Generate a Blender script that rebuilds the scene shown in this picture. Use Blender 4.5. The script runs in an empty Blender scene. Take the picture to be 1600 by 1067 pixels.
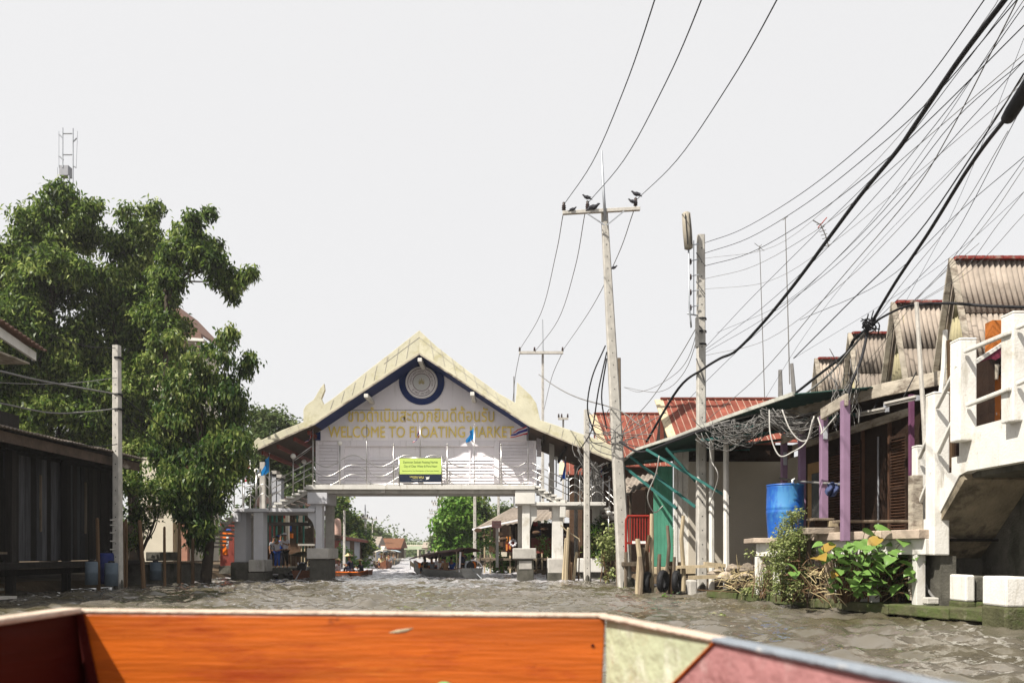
import bpy, math, random
import numpy as np
from mathutils import Vector, Matrix, Quaternion

random.seed(7)
RNG = np.random.default_rng(11)
sc = bpy.context.scene
COL = sc.collection
R = math.radians
# ------------------------------------------------------------------ camera
F, CX, HY, H = 1200.0, 800.0, 862.0, 1.0      # focal length in photo px, principal column, horizon row, eye height
cam = bpy.data.cameras.new('camera'); camo = bpy.data.objects.new('camera', cam); COL.objects.link(camo)
camo.location = (0, 0, H); camo.rotation_euler = (R(90), 0, 0)
cam.sensor_width = 36; cam.lens = 36 * F / 1600
cam.shift_y = (HY - 533.5) / 1600
cam.clip_start = 0.05; cam.clip_end = 3000
cam.dof.use_dof = True; cam.dof.focus_distance = 24; cam.dof.aperture_fstop = 3.6
sc.camera = camo
# ------------------------------------------------------------------ world, sun, exposure
TOSUN = Vector((-0.60, -0.45, 1.0)).normalized()
SUN_EL = math.asin(TOSUN.z); SUN_AZ = math.atan2(TOSUN.x, TOSUN.y)
w = bpy.data.worlds.new('World'); sc.world = w; w.use_nodes = True
nt = w.node_tree; nt.nodes.clear()
out = nt.nodes.new('ShaderNodeOutputWorld'); bg = nt.nodes.new('ShaderNodeBackground')
sky = nt.nodes.new('ShaderNodeTexSky'); sky.sky_type = 'NISHITA'; sky.sun_disc = False
sky.sun_elevation = SUN_EL; sky.sun_rotation = SUN_AZ; sky.dust_density = 4.0; sky.air_density = 1.0
mx = nt.nodes.new('ShaderNodeMix'); mx.data_type = 'RGBA'
mx.inputs[0].default_value = 0.93                       # thin bright haze over the whole sky
mx.inputs[7].default_value = (4.85, 4.80, 4.78, 1)
nt.links.new(sky.outputs[0], mx.inputs[6]); nt.links.new(mx.outputs[2], bg.inputs[0])
bg.inputs[1].default_value = 0.1
nt.links.new(bg.outputs[0], out.inputs[0])
sl = bpy.data.lights.new('sun', 'SUN'); sl.energy = 5.0; sl.angle = R(0.5); sl.color = (1.0, 0.94, 0.84)
so = bpy.data.objects.new('sun', sl); COL.objects.link(so)
so.rotation_euler = TOSUN.to_track_quat('Z', 'Y').to_euler()
sc.view_settings.view_transform = 'Standard'; sc.view_settings.look = 'None'
sc.view_settings.exposure = 0.9; sc.view_settings.gamma = 1.0; sc.view_settings.use_curve_mapping = False
sc.render.engine = 'CYCLES'
sc.cycles.max_bounces = 6; sc.cycles.transparent_max_bounces = 8

def P(px, py, Y):
    return Vector(((px - CX) * Y / F, Y, H + (HY - py) * Y / F))
def ZZ(py, Y): return H + (HY - py) * Y / F
def XX(px, Y): return (px - CX) * Y / F
V = Vector
# ------------------------------------------------------------------ materials
MATS = {}
def mat(name, col, rough=0.8, var=0.15, scale=4.0, bump=0.15, bscale=25.0, metal=0.0, stain=None, rand=0.06,
        stretch=(1, 1, 1), spec=0.12, trans=0.0, ws=0.0, island=False):
    if name in MATS: return MATS[name]
    m = bpy.data.materials.new(name); m.use_nodes = True; t = m.node_tree; N = t.nodes; L = t.links
    b = N['Principled BSDF']
    b.inputs['Roughness'].default_value = rough; b.inputs['Metallic'].default_value = metal
    b.inputs['Specular IOR Level'].default_value = spec
    tc = N.new('ShaderNodeTexCoord'); oi = N.new('ShaderNodeObjectInfo')
    mp = N.new('ShaderNodeMapping'); mp.inputs['Scale'].default_value = stretch
    ml = N.new('ShaderNodeMath'); ml.operation = 'MULTIPLY'; ml.inputs[1].default_value = 43.0
    L.new(oi.outputs['Random'], ml.inputs[0])
    va = N.new('ShaderNodeVectorMath'); va.operation = 'ADD'
    L.new(tc.outputs['Object'], va.inputs[0]); L.new(ml.outputs[0], va.inputs[1]); L.new(va.outputs[0], mp.inputs[0])
    n1 = N.new('ShaderNodeTexNoise'); n1.inputs['Scale'].default_value = scale; n1.inputs['Detail'].default_value = 8
    n1.inputs['Roughness'].default_value = 0.65
    L.new(mp.outputs[0], n1.inputs[0])
    rgb = N.new('ShaderNodeMapRange'); rgb.inputs[1].default_value = 0.25; rgb.inputs[2].default_value = 0.75
    rgb.inputs[3].default_value = 1 - var * 1.6; rgb.inputs[4].default_value = 1 + var
    L.new(n1.outputs[0], rgb.inputs[0])
    rr = N.new('ShaderNodeMapRange'); rr.inputs[3].default_value = 1 - rand * 2; rr.inputs[4].default_value = 1 + rand
    if island:
        ge = N.new('ShaderNodeNewGeometry'); L.new(ge.outputs['Random Per Island'], rr.inputs[0])
    else: L.new(oi.outputs['Random'], rr.inputs[0])
    mm = N.new('ShaderNodeMath'); mm.operation = 'MULTIPLY'; L.new(rgb.outputs[0], mm.inputs[0]); L.new(rr.outputs[0], mm.inputs[1])
    vm = N.new('ShaderNodeVectorMath'); vm.operation = 'SCALE'; vm.inputs[0].default_value = col[:3]
    L.new(mm.outputs[0], vm.inputs['Scale'])
    last = vm.outputs[0]
    for i, s in enumerate(stain or []):
        c2, sc2, th, amt, st = s
        mp2 = N.new('ShaderNodeMapping'); mp2.inputs['Scale'].default_value = st; L.new(va.outputs[0], mp2.inputs[0])
        n2 = N.new('ShaderNodeTexNoise'); n2.inputs['Scale'].default_value = sc2; n2.inputs['Detail'].default_value = 6
        n2.inputs['Roughness'].default_value = 0.7; L.new(mp2.outputs[0], n2.inputs[0])
        r2 = N.new('ShaderNodeMapRange'); r2.inputs[1].default_value = th; r2.inputs[2].default_value = th + 0.12
        r2.inputs[4].default_value = amt; L.new(n2.outputs[0], r2.inputs[0])
        mi = N.new('ShaderNodeMix'); mi.data_type = 'RGBA'; L.new(r2.outputs[0], mi.inputs[0]); L.new(last, mi.inputs[6])
        mi.inputs[7].default_value = (*c2, 1); last = mi.outputs[2]
    L.new(last, b.inputs['Base Color'])
    if bump:
        n3 = N.new('ShaderNodeTexNoise'); n3.inputs['Scale'].default_value = bscale; n3.inputs['Detail'].default_value = 6
        L.new(mp.outputs[0], n3.inputs[0])
        bp = N.new('ShaderNodeBump'); bp.inputs['Strength'].default_value = bump; bp.inputs['Distance'].default_value = 0.03
        L.new(n3.outputs[0], bp.inputs['Height']); L.new(bp.outputs[0], b.inputs['Normal'])
    if trans:
        tr = N.new('ShaderNodeBsdfTranslucent'); L.new(last, tr.inputs[0]); ms = N.new('ShaderNodeMixShader')
        ms.inputs[0].default_value = trans; L.new(b.outputs[0], ms.inputs[1]); L.new(tr.outputs[0], ms.inputs[2])
        L.new(ms.outputs[0], N['Material Output'].inputs[0])
    MATS[name] = m; return m

def leafmat(name, c1, c2, c3, trans=0.35, rough=0.42, old=None):
    m = bpy.data.materials.new(name); m.use_nodes = True; t = m.node_tree; N = t.nodes; L = t.links
    b = N['Principled BSDF']; b.inputs['Roughness'].default_value = rough; b.inputs['Specular IOR Level'].default_value = 0.22
    ge = N.new('ShaderNodeNewGeometry'); tc = N.new('ShaderNodeTexCoord')
    n = N.new('ShaderNodeTexNoise'); n.inputs['Scale'].default_value = 0.7; n.inputs['Detail'].default_value = 4
    L.new(tc.outputs['Object'], n.inputs[0])
    ad = N.new('ShaderNodeMath'); ad.operation = 'MULTIPLY_ADD'; ad.inputs[1].default_value = 0.55
    L.new(ge.outputs['Random Per Island'], ad.inputs[0])
    sb = N.new('ShaderNodeMath'); sb.operation = 'MULTIPLY_ADD'; sb.inputs[1].default_value = 1.1; sb.inputs[2].default_value = -0.33
    L.new(n.outputs[0], sb.inputs[0]); L.new(sb.outputs[0], ad.inputs[2])
    cr = N.new('ShaderNodeValToRGB'); e = cr.color_ramp.elements
    e[0].position = 0.15; e[0].color = (*c1, 1); e[1].position = 0.9; e[1].color = (*c3, 1)
    q = e.new(0.5); q.color = (*c2, 1)
    if old: q = e.new(0.985); q.color = (*old, 1)
    L.new(ad.outputs[0], cr.inputs[0]); L.new(cr.outputs[0], b.inputs['Base Color'])
    tr = N.new('ShaderNodeBsdfTranslucent'); L.new(cr.outputs[0], tr.inputs[0])
    ms = N.new('ShaderNodeMixShader'); ms.inputs[0].default_value = trans
    L.new(b.outputs[0], ms.inputs[1]); L.new(tr.outputs[0], ms.inputs[2]); L.new(ms.outputs[0], N['Material Output'].inputs[0])
    MATS[name] = m; return m

DIRT = (0.06, 0.05, 0.035)
m_conc = mat('aged_concrete', (0.42, 0.40, 0.37), 0.9, 0.18, 3, 0.3, 40, stain=[((0.13, 0.12, 0.10), 2.2, 0.56, 0.6, (1, 1, .35)), ((0.55, 0.53, 0.5), 5, 0.62, 0.5, (1, 1, 1))])
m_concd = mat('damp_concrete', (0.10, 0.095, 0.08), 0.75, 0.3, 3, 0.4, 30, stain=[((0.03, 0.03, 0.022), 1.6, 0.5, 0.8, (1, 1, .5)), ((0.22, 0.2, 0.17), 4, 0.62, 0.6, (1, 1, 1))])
m_wconc = mat('whitewashed_concrete', (0.62, 0.605, 0.57), 0.85, 0.10, 2.5, 0.2, 35, stain=[((0.34, 0.31, 0.25), 2.6, 0.56, 0.6, (2.5, 2.5, .4)), ((0.10, 0.08, 0.055), 5, 0.64, 0.75, (1, 1, .5)), ((0.28, 0.24, 0.16), 1.1, 0.6, 0.5, (1, 1, 1))])
m_shaded_white = mat('tree_shaded_white_paint', (0.52, 0.52, 0.55), 0.7, 0.06, 2.5, 0.1, 40, stain=[((0.28, 0.27, 0.26), 2.4, 0.66, 0.5, (2, 2, .3))])  # white paint greyed: tree shade on left pillar and landing put into the colour
m_white = mat('white_gateway_paint', (0.84, 0.80, 0.835), 0.65, 0.03, 1.8, 0.05, 30, stain=[((0.50, 0.46, 0.46), 2.0, 0.58, 0.5, (2.5, 1, .25)), ((0.30, 0.27, 0.25), 6, 0.68, 0.4, (1.5, 1, .3))])
m_navy = mat('navy_paint', (0.011, 0.027, 0.12), 0.55, 0.1, 4, 0.05)
m_navyred = mat('dark_red_purlin', (0.14, 0.03, 0.02), 0.7, 0.2)
m_gold = mat('gold_letter_paint', (0.85, 0.66, 0.17), 0.5, 0.05, 6, 0.05)
m_lime = mat('pale_yellow_green_plaster', (0.55, 0.525, 0.40), 0.85, 0.10, 2.0, 0.25, 18, stain=[((0.40, 0.37, 0.22), 2.2, 0.52, 0.7, (1, 1, 1)), ((0.22, 0.16, 0.11), 3.4, 0.61, 0.6, (1, 1, .6)), ((0.10, 0.08, 0.06), 9, 0.68, 0.6, (1, 1, 1))])
m_tanroof = mat('brown_soffit_board', (0.065, 0.042, 0.03), 0.8, 0.2, 5)
m_steel = mat('stainless_steel', (0.50, 0.49, 0.48), 0.32, 0.06, 8, 0.02, metal=0.85)
m_galv = mat('galvanised_steel', (0.38, 0.40, 0.43), 0.5, 0.12, 6, 0.05, metal=0.6)
m_dark = mat('black_rubber', (0.018, 0.018, 0.02), 0.6, 0.2, 6)
m_cable = mat('black_cable_sheath', (0.02, 0.02, 0.023), 0.55, 0.1)
m_cableg = mat('weathered_grey_cable', (0.17, 0.165, 0.16), 0.7, 0.2)
m_cablew = mat('pale_grey_cable', (0.42, 0.41, 0.39), 0.7, 0.2)
m_wood = mat('weathered_grey_wood', (0.17, 0.135, 0.10), 0.9, 0.35, 3, 0.5, 30, stretch=(3, 3, .35), rand=.2, stain=[((0.05, 0.04, 0.03), 3, 0.55, 0.6, (2, 2, .4))])
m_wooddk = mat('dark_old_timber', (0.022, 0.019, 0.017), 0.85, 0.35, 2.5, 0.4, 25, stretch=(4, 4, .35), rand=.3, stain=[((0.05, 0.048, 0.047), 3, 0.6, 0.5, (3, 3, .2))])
m_bamboo = mat('brown_pole_wood', (0.13, 0.08, 0.045), 0.75, 0.3, 3, 0.3, 25, stretch=(3, 3, .5), rand=.2)
m_palewd = mat('pale_stripped_wood', (0.45, 0.37, 0.25), 0.8, 0.25, 3, 0.3, 30, stretch=(3, 3, .4), rand=.15, stain=[((0.12, 0.08, 0.05), 3, 0.6, 0.6, (2, 2, .5))])
m_pole = mat('spun_concrete_pole', (0.44, 0.42, 0.385), 0.9, 0.2, 7, 0.4, 60, stretch=(1, 1, .6), stain=[((0.10, 0.085, 0.07), 9, 0.63, 0.6, (1, 1, .7)), ((0.62, 0.6, 0.56), 3, 0.6, 0.5, (1, 1, .5))])
m_asb = mat('old_fibre_cement_roofing', (0.27, 0.23, 0.195), 0.9, 0.2, 3, 0.25, 40, rand=.14, stain=[((0.13, 0.105, 0.08), 2.2, 0.54, 0.65, (1, 1, 1)), ((0.36, 0.32, 0.27), 4, 0.62, 0.5, (1, 1, .4)), ((0.10, 0.08, 0.06), 9, 0.66, 0.5, (1, 1, 1))])
m_asbg = mat('green_tan_fibre_cement', (0.30, 0.27, 0.17), 0.9, 0.15, 3, 0.2, 40, rand=.08, stain=[((0.15, 0.12, 0.08), 2.4, 0.58, 0.5, (1, 1, .5))])
m_redcap = mat('faded_red_ridge_paint', (0.22, 0.04, 0.034), 0.85, 0.3, 9, 0.1, stain=[((0.32, 0.24, 0.2), 7, 0.50, 0.9, (1, 1, 1))])
m_redroof = mat('rust_red_painted_sheet', (0.19, 0.055, 0.038), 0.8, 0.2, 2.5, 0.15, 30, rand=.12, stain=[((0.38, 0.16, 0.10), 2.5, 0.58, 0.5, (1, 1, 1)), ((0.12, 0.03, 0.02), 6, 0.62, 0.5, (1, 1, 1))])
m_rib = mat('pale_roof_batten', (0.34, 0.22, 0.17), 0.85, 0.3, 5)
m_green = mat('teal_green_panel', (0.08, 0.27, 0.185), 0.7, 0.12, 3, 0.1, stain=[((0.2, 0.42, 0.32), 2.5, 0.6, 0.5, (2, 2, .4))])
m_awn = mat('dark_green_corrugated_sheet', (0.022, 0.052, 0.044), 0.75, 0.2, 3, 0.1, stain=[((0.08, 0.11, 0.09), 3, 0.6, 0.5, (1, 1, 1))])
m_awned = mat('pale_sheet_edge', (0.40, 0.40, 0.36), 0.7, 0.2, 8, stain=[((0.12, 0.10, 0.07), 9, 0.6, 0.7, (1, 1, 1))])
m_strut = mat('green_steel_strut', (0.03, 0.12, 0.11), 0.55, 0.15)
m_cream = mat('cream_rendered_wall', (0.42, 0.385, 0.33), 0.9, 0.06, 1.3, 0.12, 25, stain=[((0.38, 0.34, 0.28), 1.2, 0.6, 0.4, (1, 1, .5)), ((0.22, 0.18, 0.13), 8, 0.72, 0.5, (1, 1, .5))])
m_purple = mat('mauve_painted_post', (0.22, 0.14, 0.215), 0.6, 0.1, 4, 0.08, stain=[((0.25, 0.12, 0.2), 4, 0.64, 0.5, (3, 3, .4))])
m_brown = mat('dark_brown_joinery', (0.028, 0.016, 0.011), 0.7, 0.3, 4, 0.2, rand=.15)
m_beam = mat('weathered_beam_board', (0.38, 0.34, 0.28), 0.9, 0.3, 3, 0.4, 30, stretch=(1, 1, 3), stain=[((0.09, 0.065, 0.05), 2.4, 0.5, 0.75, (1, 1, 2.5)), ((0.62, 0.58, 0.52), 6, 0.62, 0.5, (1, 1, 1))])
m_orange = mat('orange_house_render', (0.42, 0.135, 0.03), 0.8, 0.08, 3)
m_orpost = mat('bright_orange_paint', (0.80, 0.17, 0.012), 0.6, 0.06)
m_maroon = mat('maroon_painted_board', (0.16, 0.025, 0.05), 0.6, 0.1)
m_blue = mat('blue_barrel_plastic', (0.010, 0.085, 0.36), 0.42, 0.12, 3, 0.06, 30, spec=.5, stain=[((0.07, 0.27, 0.46), 2.2, 0.50, 0.6, (1, 1, .5)), ((0.25, 0.33, 0.36), 9, 0.62, 0.6, (1, 1, .6)), ((0.10, 0.09, 0.07), 5, 0.66, 0.6, (1, 1, 1))])
m_mud = mat('brown_canal_mud', (0.085, 0.062, 0.04), 0.95, 0.35, 2.0, 0.6, 12, stain=[((0.16, 0.14, 0.08), 3, 0.6, 0.5, (1, 1, 1))])
m_moss = mat('mossy_wet_concrete', (0.085, 0.085, 0.045), 0.7, 0.3, 5, 0.5, 30, stain=[((0.055, 0.08, 0.02), 2.0, 0.48, 0.7, (1, 1, 1)), ((0.19, 0.175, 0.13), 6, 0.6, 0.6, (1, 1, 1))])
m_bark = mat('dark_bark', (0.045, 0.036, 0.027), 0.95, 0.3, 6, 0.6, 20)
m_skin = mat('tanned_skin', (0.33, 0.17, 0.10), 0.55, 0.05, 6, 0)
m_hair = mat('black_hair', (0.012, 0.010, 0.009), 0.5, 0.1)
m_cw = mat('white_cotton', (0.72, 0.70, 0.74), 0.9, 0.06, 8, .2, 30)
m_cdk = mat('dark_navy_cotton', (0.022, 0.026, 0.05), 0.9, 0.1, 8)
m_cbl = mat('blue_cotton', (0.03, 0.09, 0.38), 0.9, 0.1)
m_cgrey = mat('grey_cotton', (0.22, 0.23, 0.25), 0.9, 0.1)
m_cred = mat('red_cotton', (0.38, 0.04, 0.04), 0.9, 0.1)
m_straw = mat('woven_straw', (0.62, 0.50, 0.27), 0.85, 0.15, 12, .3, 60)
m_lifej = mat('orange_foam_vest', (0.85, 0.20, 0.01), 0.7, 0.08)
m_boatw = mat('varnished_brown_boat_plank', (0.15, 0.058, 0.03), 0.5, 0.25, 3, .2, stretch=(.4, .4, 3))
m_boatg = mat('grey_painted_boat_plank', (0.28, 0.28, 0.27), 0.7, 0.25, 3, .2, stretch=(.4, .4, 3), stain=[((0.1, 0.08, 0.07), 3, .58, .6, (.5, .5, 2))])
m_canopy = mat('dull_red_brown_canopy_cloth', (0.115, 0.062, 0.055), 0.85, 0.25, 2, .3, 8)
m_fred = mat('red_flag_cloth', (0.55, 0.03, 0.04), 0.85, 0.05, trans=.4)
m_fwhite = mat('white_flag_cloth', (0.75, 0.73, 0.76), 0.85, 0.05, trans=.4)
m_fnavy = mat('navy_flag_cloth', (0.05, 0.05, 0.28), 0.85, 0.05, trans=.4)
m_fblue = mat('sky_blue_flag_cloth', (0.03, 0.30, 0.72), 0.85, 0.06, trans=.4)
m_fdblue = mat('royal_blue_flag_cloth', (0.01, 0.07, 0.36), 0.85, 0.06, trans=.4)
m_opal = mat('opal_glass_globe', (0.74, 0.72, 0.68), 0.3, 0.04)
m_signg = mat('lime_green_sign_vinyl', (0.52, 0.66, 0.17), 0.55, 0.03)
m_signn = mat('dark_navy_sign_vinyl', (0.018, 0.025, 0.045), 0.5, 0.05)
m_signt = mat('dark_sign_print', (0.045, 0.10, 0.03), 0.6, 0.02)
m_signy = mat('yellow_sign_print', (0.78, 0.68, 0.20), 0.6, 0.02)
m_signw = mat('white_sign_print', (0.72, 0.72, 0.70), 0.6, 0.02)
m_pink = mat('faded_pink_sign_face', (0.70, 0.36, 0.38), 0.7, 0.12, 5)
m_emb = mat('emblem_white_enamel', (0.80, 0.77, 0.78), 0.5, 0.03)
m_embi = mat('emblem_silver_centre', (0.70, 0.70, 0.69), 0.45, 0.06, 30)
m_embr = mat('emblem_maroon_print', (0.10, 0.035, 0.05), 0.6, 0.02)
m_embg = mat('emblem_gold_print', (0.46, 0.40, 0.22), 0.5, 0.05)
m_boator = mat('orange_varnished_plank', (0.50, 0.105, 0.006), 0.4, 0.28, 2.2, .12, 14, spec=.5, stretch=(.5, 1, 7), stain=[((0.26, 0.03, 0.003), 3.0, 0.54, 0.75, (.6, 1, 2.4)), ((0.55, 0.18, 0.02), 4, 0.58, 0.6, (.5, 1, 3)), ((0.14, 0.02, 0.003), 11, 0.64, 0.8, (1, 1, 1.6)), ((0.45, 0.30, 0.18), 40, 0.72, 0.8, (.4, 1, 2))])
m_boatrd = mat('dark_red_varnished_plank', (0.045, 0.005, 0.004), 0.5, 0.25, 2.5, .15, 14, stretch=(.5, .5, 4), stain=[((0.07, 0.01, 0.008), 4, 0.6, 0.6, (1, 1, 1))])
m_boatgr = mat('flaking_pale_green_paint', (0.40, 0.43, 0.29), 0.7, 0.12, 5, .4, 25, stain=[((0.34, 0.30, 0.19), 9, 0.54, 0.7, (1, 1, 1)), ((0.52, 0.53, 0.44), 6, 0.53, 0.8, (1, 1, 1)), ((0.25, 0.15, 0.08), 16, 0.68, 0.8, (1, 1, 1))])
m_boatpk = mat('worn_pink_paint', (0.31, 0.15, 0.15), 0.65, 0.14, 4, .4, 25, stain=[((0.20, 0.08, 0.08), 6, 0.53, 0.7, (1, 1, 1)), ((0.42, 0.29, 0.28), 9, 0.53, 0.8, (1, 1, 1)), ((0.12, 0.05, 0.05), 12, 0.68, 0.8, (1, 1, 1))])
m_boatrim = mat('worn_gunwale_paint', (0.46, 0.37, 0.30), 0.75, 0.15, 10, .5, 40, stain=[((0.26, 0.20, 0.15), 12, 0.56, 0.8, (1, 1, 1))])
m_boatrimg = mat('grey_gunwale_paint', (0.20, 0.225, 0.26), 0.6, 0.15, 10, .4, 40, stain=[((0.4, 0.38, 0.36), 14, 0.6, 0.8, (1, 1, 1))])
m_glass = mat('dark_window_glass', (0.03, 0.04, 0.05), 0.08, 0.05, spec=.8, bump=0)
m_pale = mat('pale_stucco', (0.62, 0.57, 0.47), 0.9, 0.06, 2)
m_palegr = mat('pale_green_bridge_paint', (0.42, 0.48, 0.34), 0.8, 0.1)
m_grey = mat('grey_render', (0.33, 0.34, 0.37), 0.9, 0.12, 2)
m_redwall = mat('red_painted_wall', (0.20, 0.045, 0.035), 0.8, 0.1)
m_redgate = mat('dark_red_gate_paint', (0.24, 0.025, 0.018), 0.6, 0.15)
m_teal = mat('teal_post_paint', (0.02, 0.13, 0.10), 0.6, 0.1)
m_brnwall = mat('brown_plank_wall', (0.10, 0.06, 0.038), 0.85, 0.25, 3, .3, stretch=(.5, .5, 4), rand=.2)
m_tile = mat('brown_roof_tile', (0.20, 0.125, 0.10), 0.85, 0.2, 5, .3)
m_debris = mat('stone_rubble', (0.30, 0.25, 0.20), 0.95, 0.3, 5, .5, 20, rand=.3)
m_straww = mat('dry_stalks', (0.42, 0.34, 0.19), 0.9, 0.3, 5, rand=.3, island=True)
m_pigeon = mat('slate_feathers', (0.05, 0.05, 0.06), 0.7, 0.2)
m_porc = mat('brown_porcelain', (0.045, 0.03, 0.028), 0.3, 0.1)
l_tree = leafmat('mango_leaf', (0.012, 0.032, 0.006), (0.090, 0.150, 0.024), (0.36, 0.42, 0.12), .45)
l_tree2 = leafmat('hanging_creeper_leaf', (0.010, 0.032, 0.008), (0.060, 0.115, 0.020), (0.31, 0.35, 0.10), .42)
l_bright = leafmat('bright_climber_leaf', (0.04, 0.10, 0.012), (0.09, 0.20, 0.025), (0.20, 0.30, 0.06), .3)
l_far = leafmat('dusty_far_leaf', (0.05, 0.085, 0.03), (0.09, 0.13, 0.045), (0.17, 0.20, 0.08), .3)
l_bush = leafmat('pale_weed_leaf', (0.10, 0.14, 0.04), (0.24, 0.28, 0.10), (0.42, 0.42, 0.22), .3, old=(0.35, 0.16, 0.06))
l_big = leafmat('broad_leaf', (0.06, 0.14, 0.03), (0.14, 0.25, 0.06), (0.28, 0.36, 0.15), .3, .35)
l_bigy = leafmat('yellowing_leaf', (0.26, 0.13, 0.03), (0.28, 0.19, 0.04), (0.24, 0.24, 0.05), .25, .4)

# ------------------------------------------------------------------ mesh builder
def wloc(o):
    v = Vector((0, 0, 0))
    while o is not None: v += o.location; o = o.parent
    return v
def link(o, parent=None, **kw):
    COL.objects.link(o)
    if parent is not None: o.parent = parent
    for k, v in kw.items():
        if v: o[k] = v
    return o
class MB:
    def __init__(s): s.v = []; s.f = []; s.mi = []; s.cur = 0
    def add(s, vs, fs):
        b = len(s.v); s.v += [Vector(x) for x in vs]; s.f += [[b + i for i in f] for f in fs]; s.mi += [s.cur] * len(fs)
        return s
    def box(s, c, d, rot=None):
        x, y, z = d[0] / 2, d[1] / 2, d[2] / 2; c = Vector(c)
        vs = [Vector(q) for q in ((-x, -y, -z), (x, -y, -z), (x, y, -z), (-x, y, -z), (-x, -y, z), (x, -y, z), (x, y, z), (-x, y, z))]
        if rot is not None:
            if isinstance(rot, (int, float)): rot = Matrix.Rotation(rot, 3, 'Z')
            vs = [rot @ q for q in vs]
        return s.add([c + q for q in vs], [(0, 3, 2, 1), (4, 5, 6, 7), (0, 1, 5, 4), (1, 2, 6, 5), (2, 3, 7, 6), (3, 0, 4, 7)])
    def bb(s, a, b):
        a = Vector(a); b = Vector(b); return s.box((a + b) / 2, [abs(q) for q in (b - a)])
    def bar(s, a, b, w, h, up=(0, 0, 1)):
        a = Vector(a); b = Vector(b); d = (b - a).normalized(); u = Vector(up)
        if abs(d.dot(u)) > .99: u = Vector((0, 1, 0))
        x = d.cross(u).normalized(); z = x.cross(d)
        vs = [p + x * i * w / 2 + z * j * h / 2 for p in (a, b) for (i, j) in ((-1, -1), (1, -1), (1, 1), (-1, 1))]
        return s.add(vs, [(0, 1, 2, 3), (7, 6, 5, 4), (0, 4, 5, 1), (1, 5, 6, 2), (2, 6, 7, 3), (3, 7, 4, 0)])
    def tube(s, pts, r, n=6, cap=True):
        pts = [Vector(p) for p in pts]; m = len(pts); rs = r if isinstance(r, (list, tuple)) else [r] * m
        vs = []; ref = None
        for i, p in enumerate(pts):
            d = (pts[min(i + 1, m - 1)] - pts[max(i - 1, 0)])
            d = d.normalized() if d.length > 1e-9 else Vector((0, 0, 1))
            if ref is None:
                ref = Vector((0, 0, 1)) if abs(d.z) < .9 else Vector((1, 0, 0))
            x = (ref - d * ref.dot(d)).normalized(); y = d.cross(x); ref = x
            for k in range(n):
                a = 2 * math.pi * k / n; vs.append(p + (x * math.cos(a) + y * math.sin(a)) * rs[i])
        fs = [(i * n + k, i * n + (k + 1) % n, (i + 1) * n + (k + 1) % n, (i + 1) * n + k) for i in range(m - 1) for k in range(n)]
        if cap: fs += [tuple(range(n - 1, -1, -1)), tuple((m - 1) * n + k for k in range(n))]
        return s.add(vs, fs)
    def lathe(s, c, prof, n=16, axis=None):
        c = Vector(c); vs = []; m = len(prof)
        q = Vector(axis).normalized().to_track_quat('Z', 'Y') if axis else None
        for r, z in prof:
            for k in range(n):
                a = 2 * math.pi * k / n; p = Vector((r * math.cos(a), r * math.sin(a), z))
                vs.append(c + (q @ p if q else p))
        fs = [(i * n + k, i * n + (k + 1) % n, (i + 1) * n + (k + 1) % n, (i + 1) * n + k) for i in range(m - 1) for k in range(n)]
        fs += [tuple(range(n - 1, -1, -1)), tuple((m - 1) * n + k for k in range(n))]
        return s.add(vs, fs)
    def prism(s, poly, ext):
        """closed polygon of 3-D points, pushed along ext"""
        poly = [Vector(p) for p in poly]; n = len(poly); e = Vector(ext)
        return s.add(poly + [p + e for p in poly], [tuple(range(n)), tuple(range(2 * n - 1, n - 1, -1))] + [(i, i + n, (i + 1) % n + n, (i + 1) % n) for i in range(n)])
    def ball(s, c, r, sc3=(1, 1, 1), n=10, m=7):
        vs = []; c = Vector(c)
        for i in range(1, m):
            t = math.pi * i / m
            for k in range(n):
                a = 2 * math.pi * k / n
                vs.append(c + Vector((math.sin(t) * math.cos(a) * sc3[0], math.sin(t) * math.sin(a) * sc3[1], math.cos(t) * sc3[2])) * r)
        vs += [c + Vector((0, 0, r * sc3[2])), c - Vector((0, 0, r * sc3[2]))]; T = len(vs) - 2
        fs = [(i * n + k, (i + 1) * n + k, (i + 1) * n + (k + 1) % n, i * n + (k + 1) % n) for i in range(m - 2) for k in range(n)]
        fs += [(T, k, (k + 1) % n) for k in range(n)] + [((m - 2) * n + (k + 1) % n, (m - 2) * n + k, T + 1) for k in range(n)]
        return s.add(vs, fs)
    def build(s, name, m, parent=None, smooth=False, label=None, category=None, group=None, kind=None, bevel=0, base=None):
        if parent is None:
            off = Vector(base) if base is not None else Vector((sum(v.x for v in s.v) / len(s.v), sum(v.y for v in s.v) / len(s.v), min(v.z for v in s.v)))
        else: off = wloc(parent)
        me = bpy.data.meshes.new(name); me.from_pydata([v - off for v in s.v], [], s.f)
        if isinstance(m, (list, tuple)):
            for q in m: me.materials.append(q)
            me.polygons.foreach_set('material_index', s.mi)
        else: me.materials.append(m)
        me.validate()
        if smooth: me.polygons.foreach_set('use_smooth', [True] * len(me.polygons))
        me.update()
        o = bpy.data.objects.new(name, me)
        if parent is None: o.location = off
        link(o, parent, label=label, category=category, group=group, kind=kind)
        if smooth == 'auto' or (smooth and bevel == 0):
            pass
        if bevel:
            bm = o.modifiers.new('b', 'BEVEL'); bm.width = bevel; bm.segments = 2; bm.limit_method = 'ANGLE'; bm.angle_limit = R(40)
        return o
def thing(name, label, cat, loc=(0, 0, 0), group=None):
    o = bpy.data.objects.new(name, None); o.location = loc; o.empty_display_size = .2
    return link(o, None, label=label, category=cat, group=group)
def kids(o): return [c for c in bpy.data.objects if c.parent == o]
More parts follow.
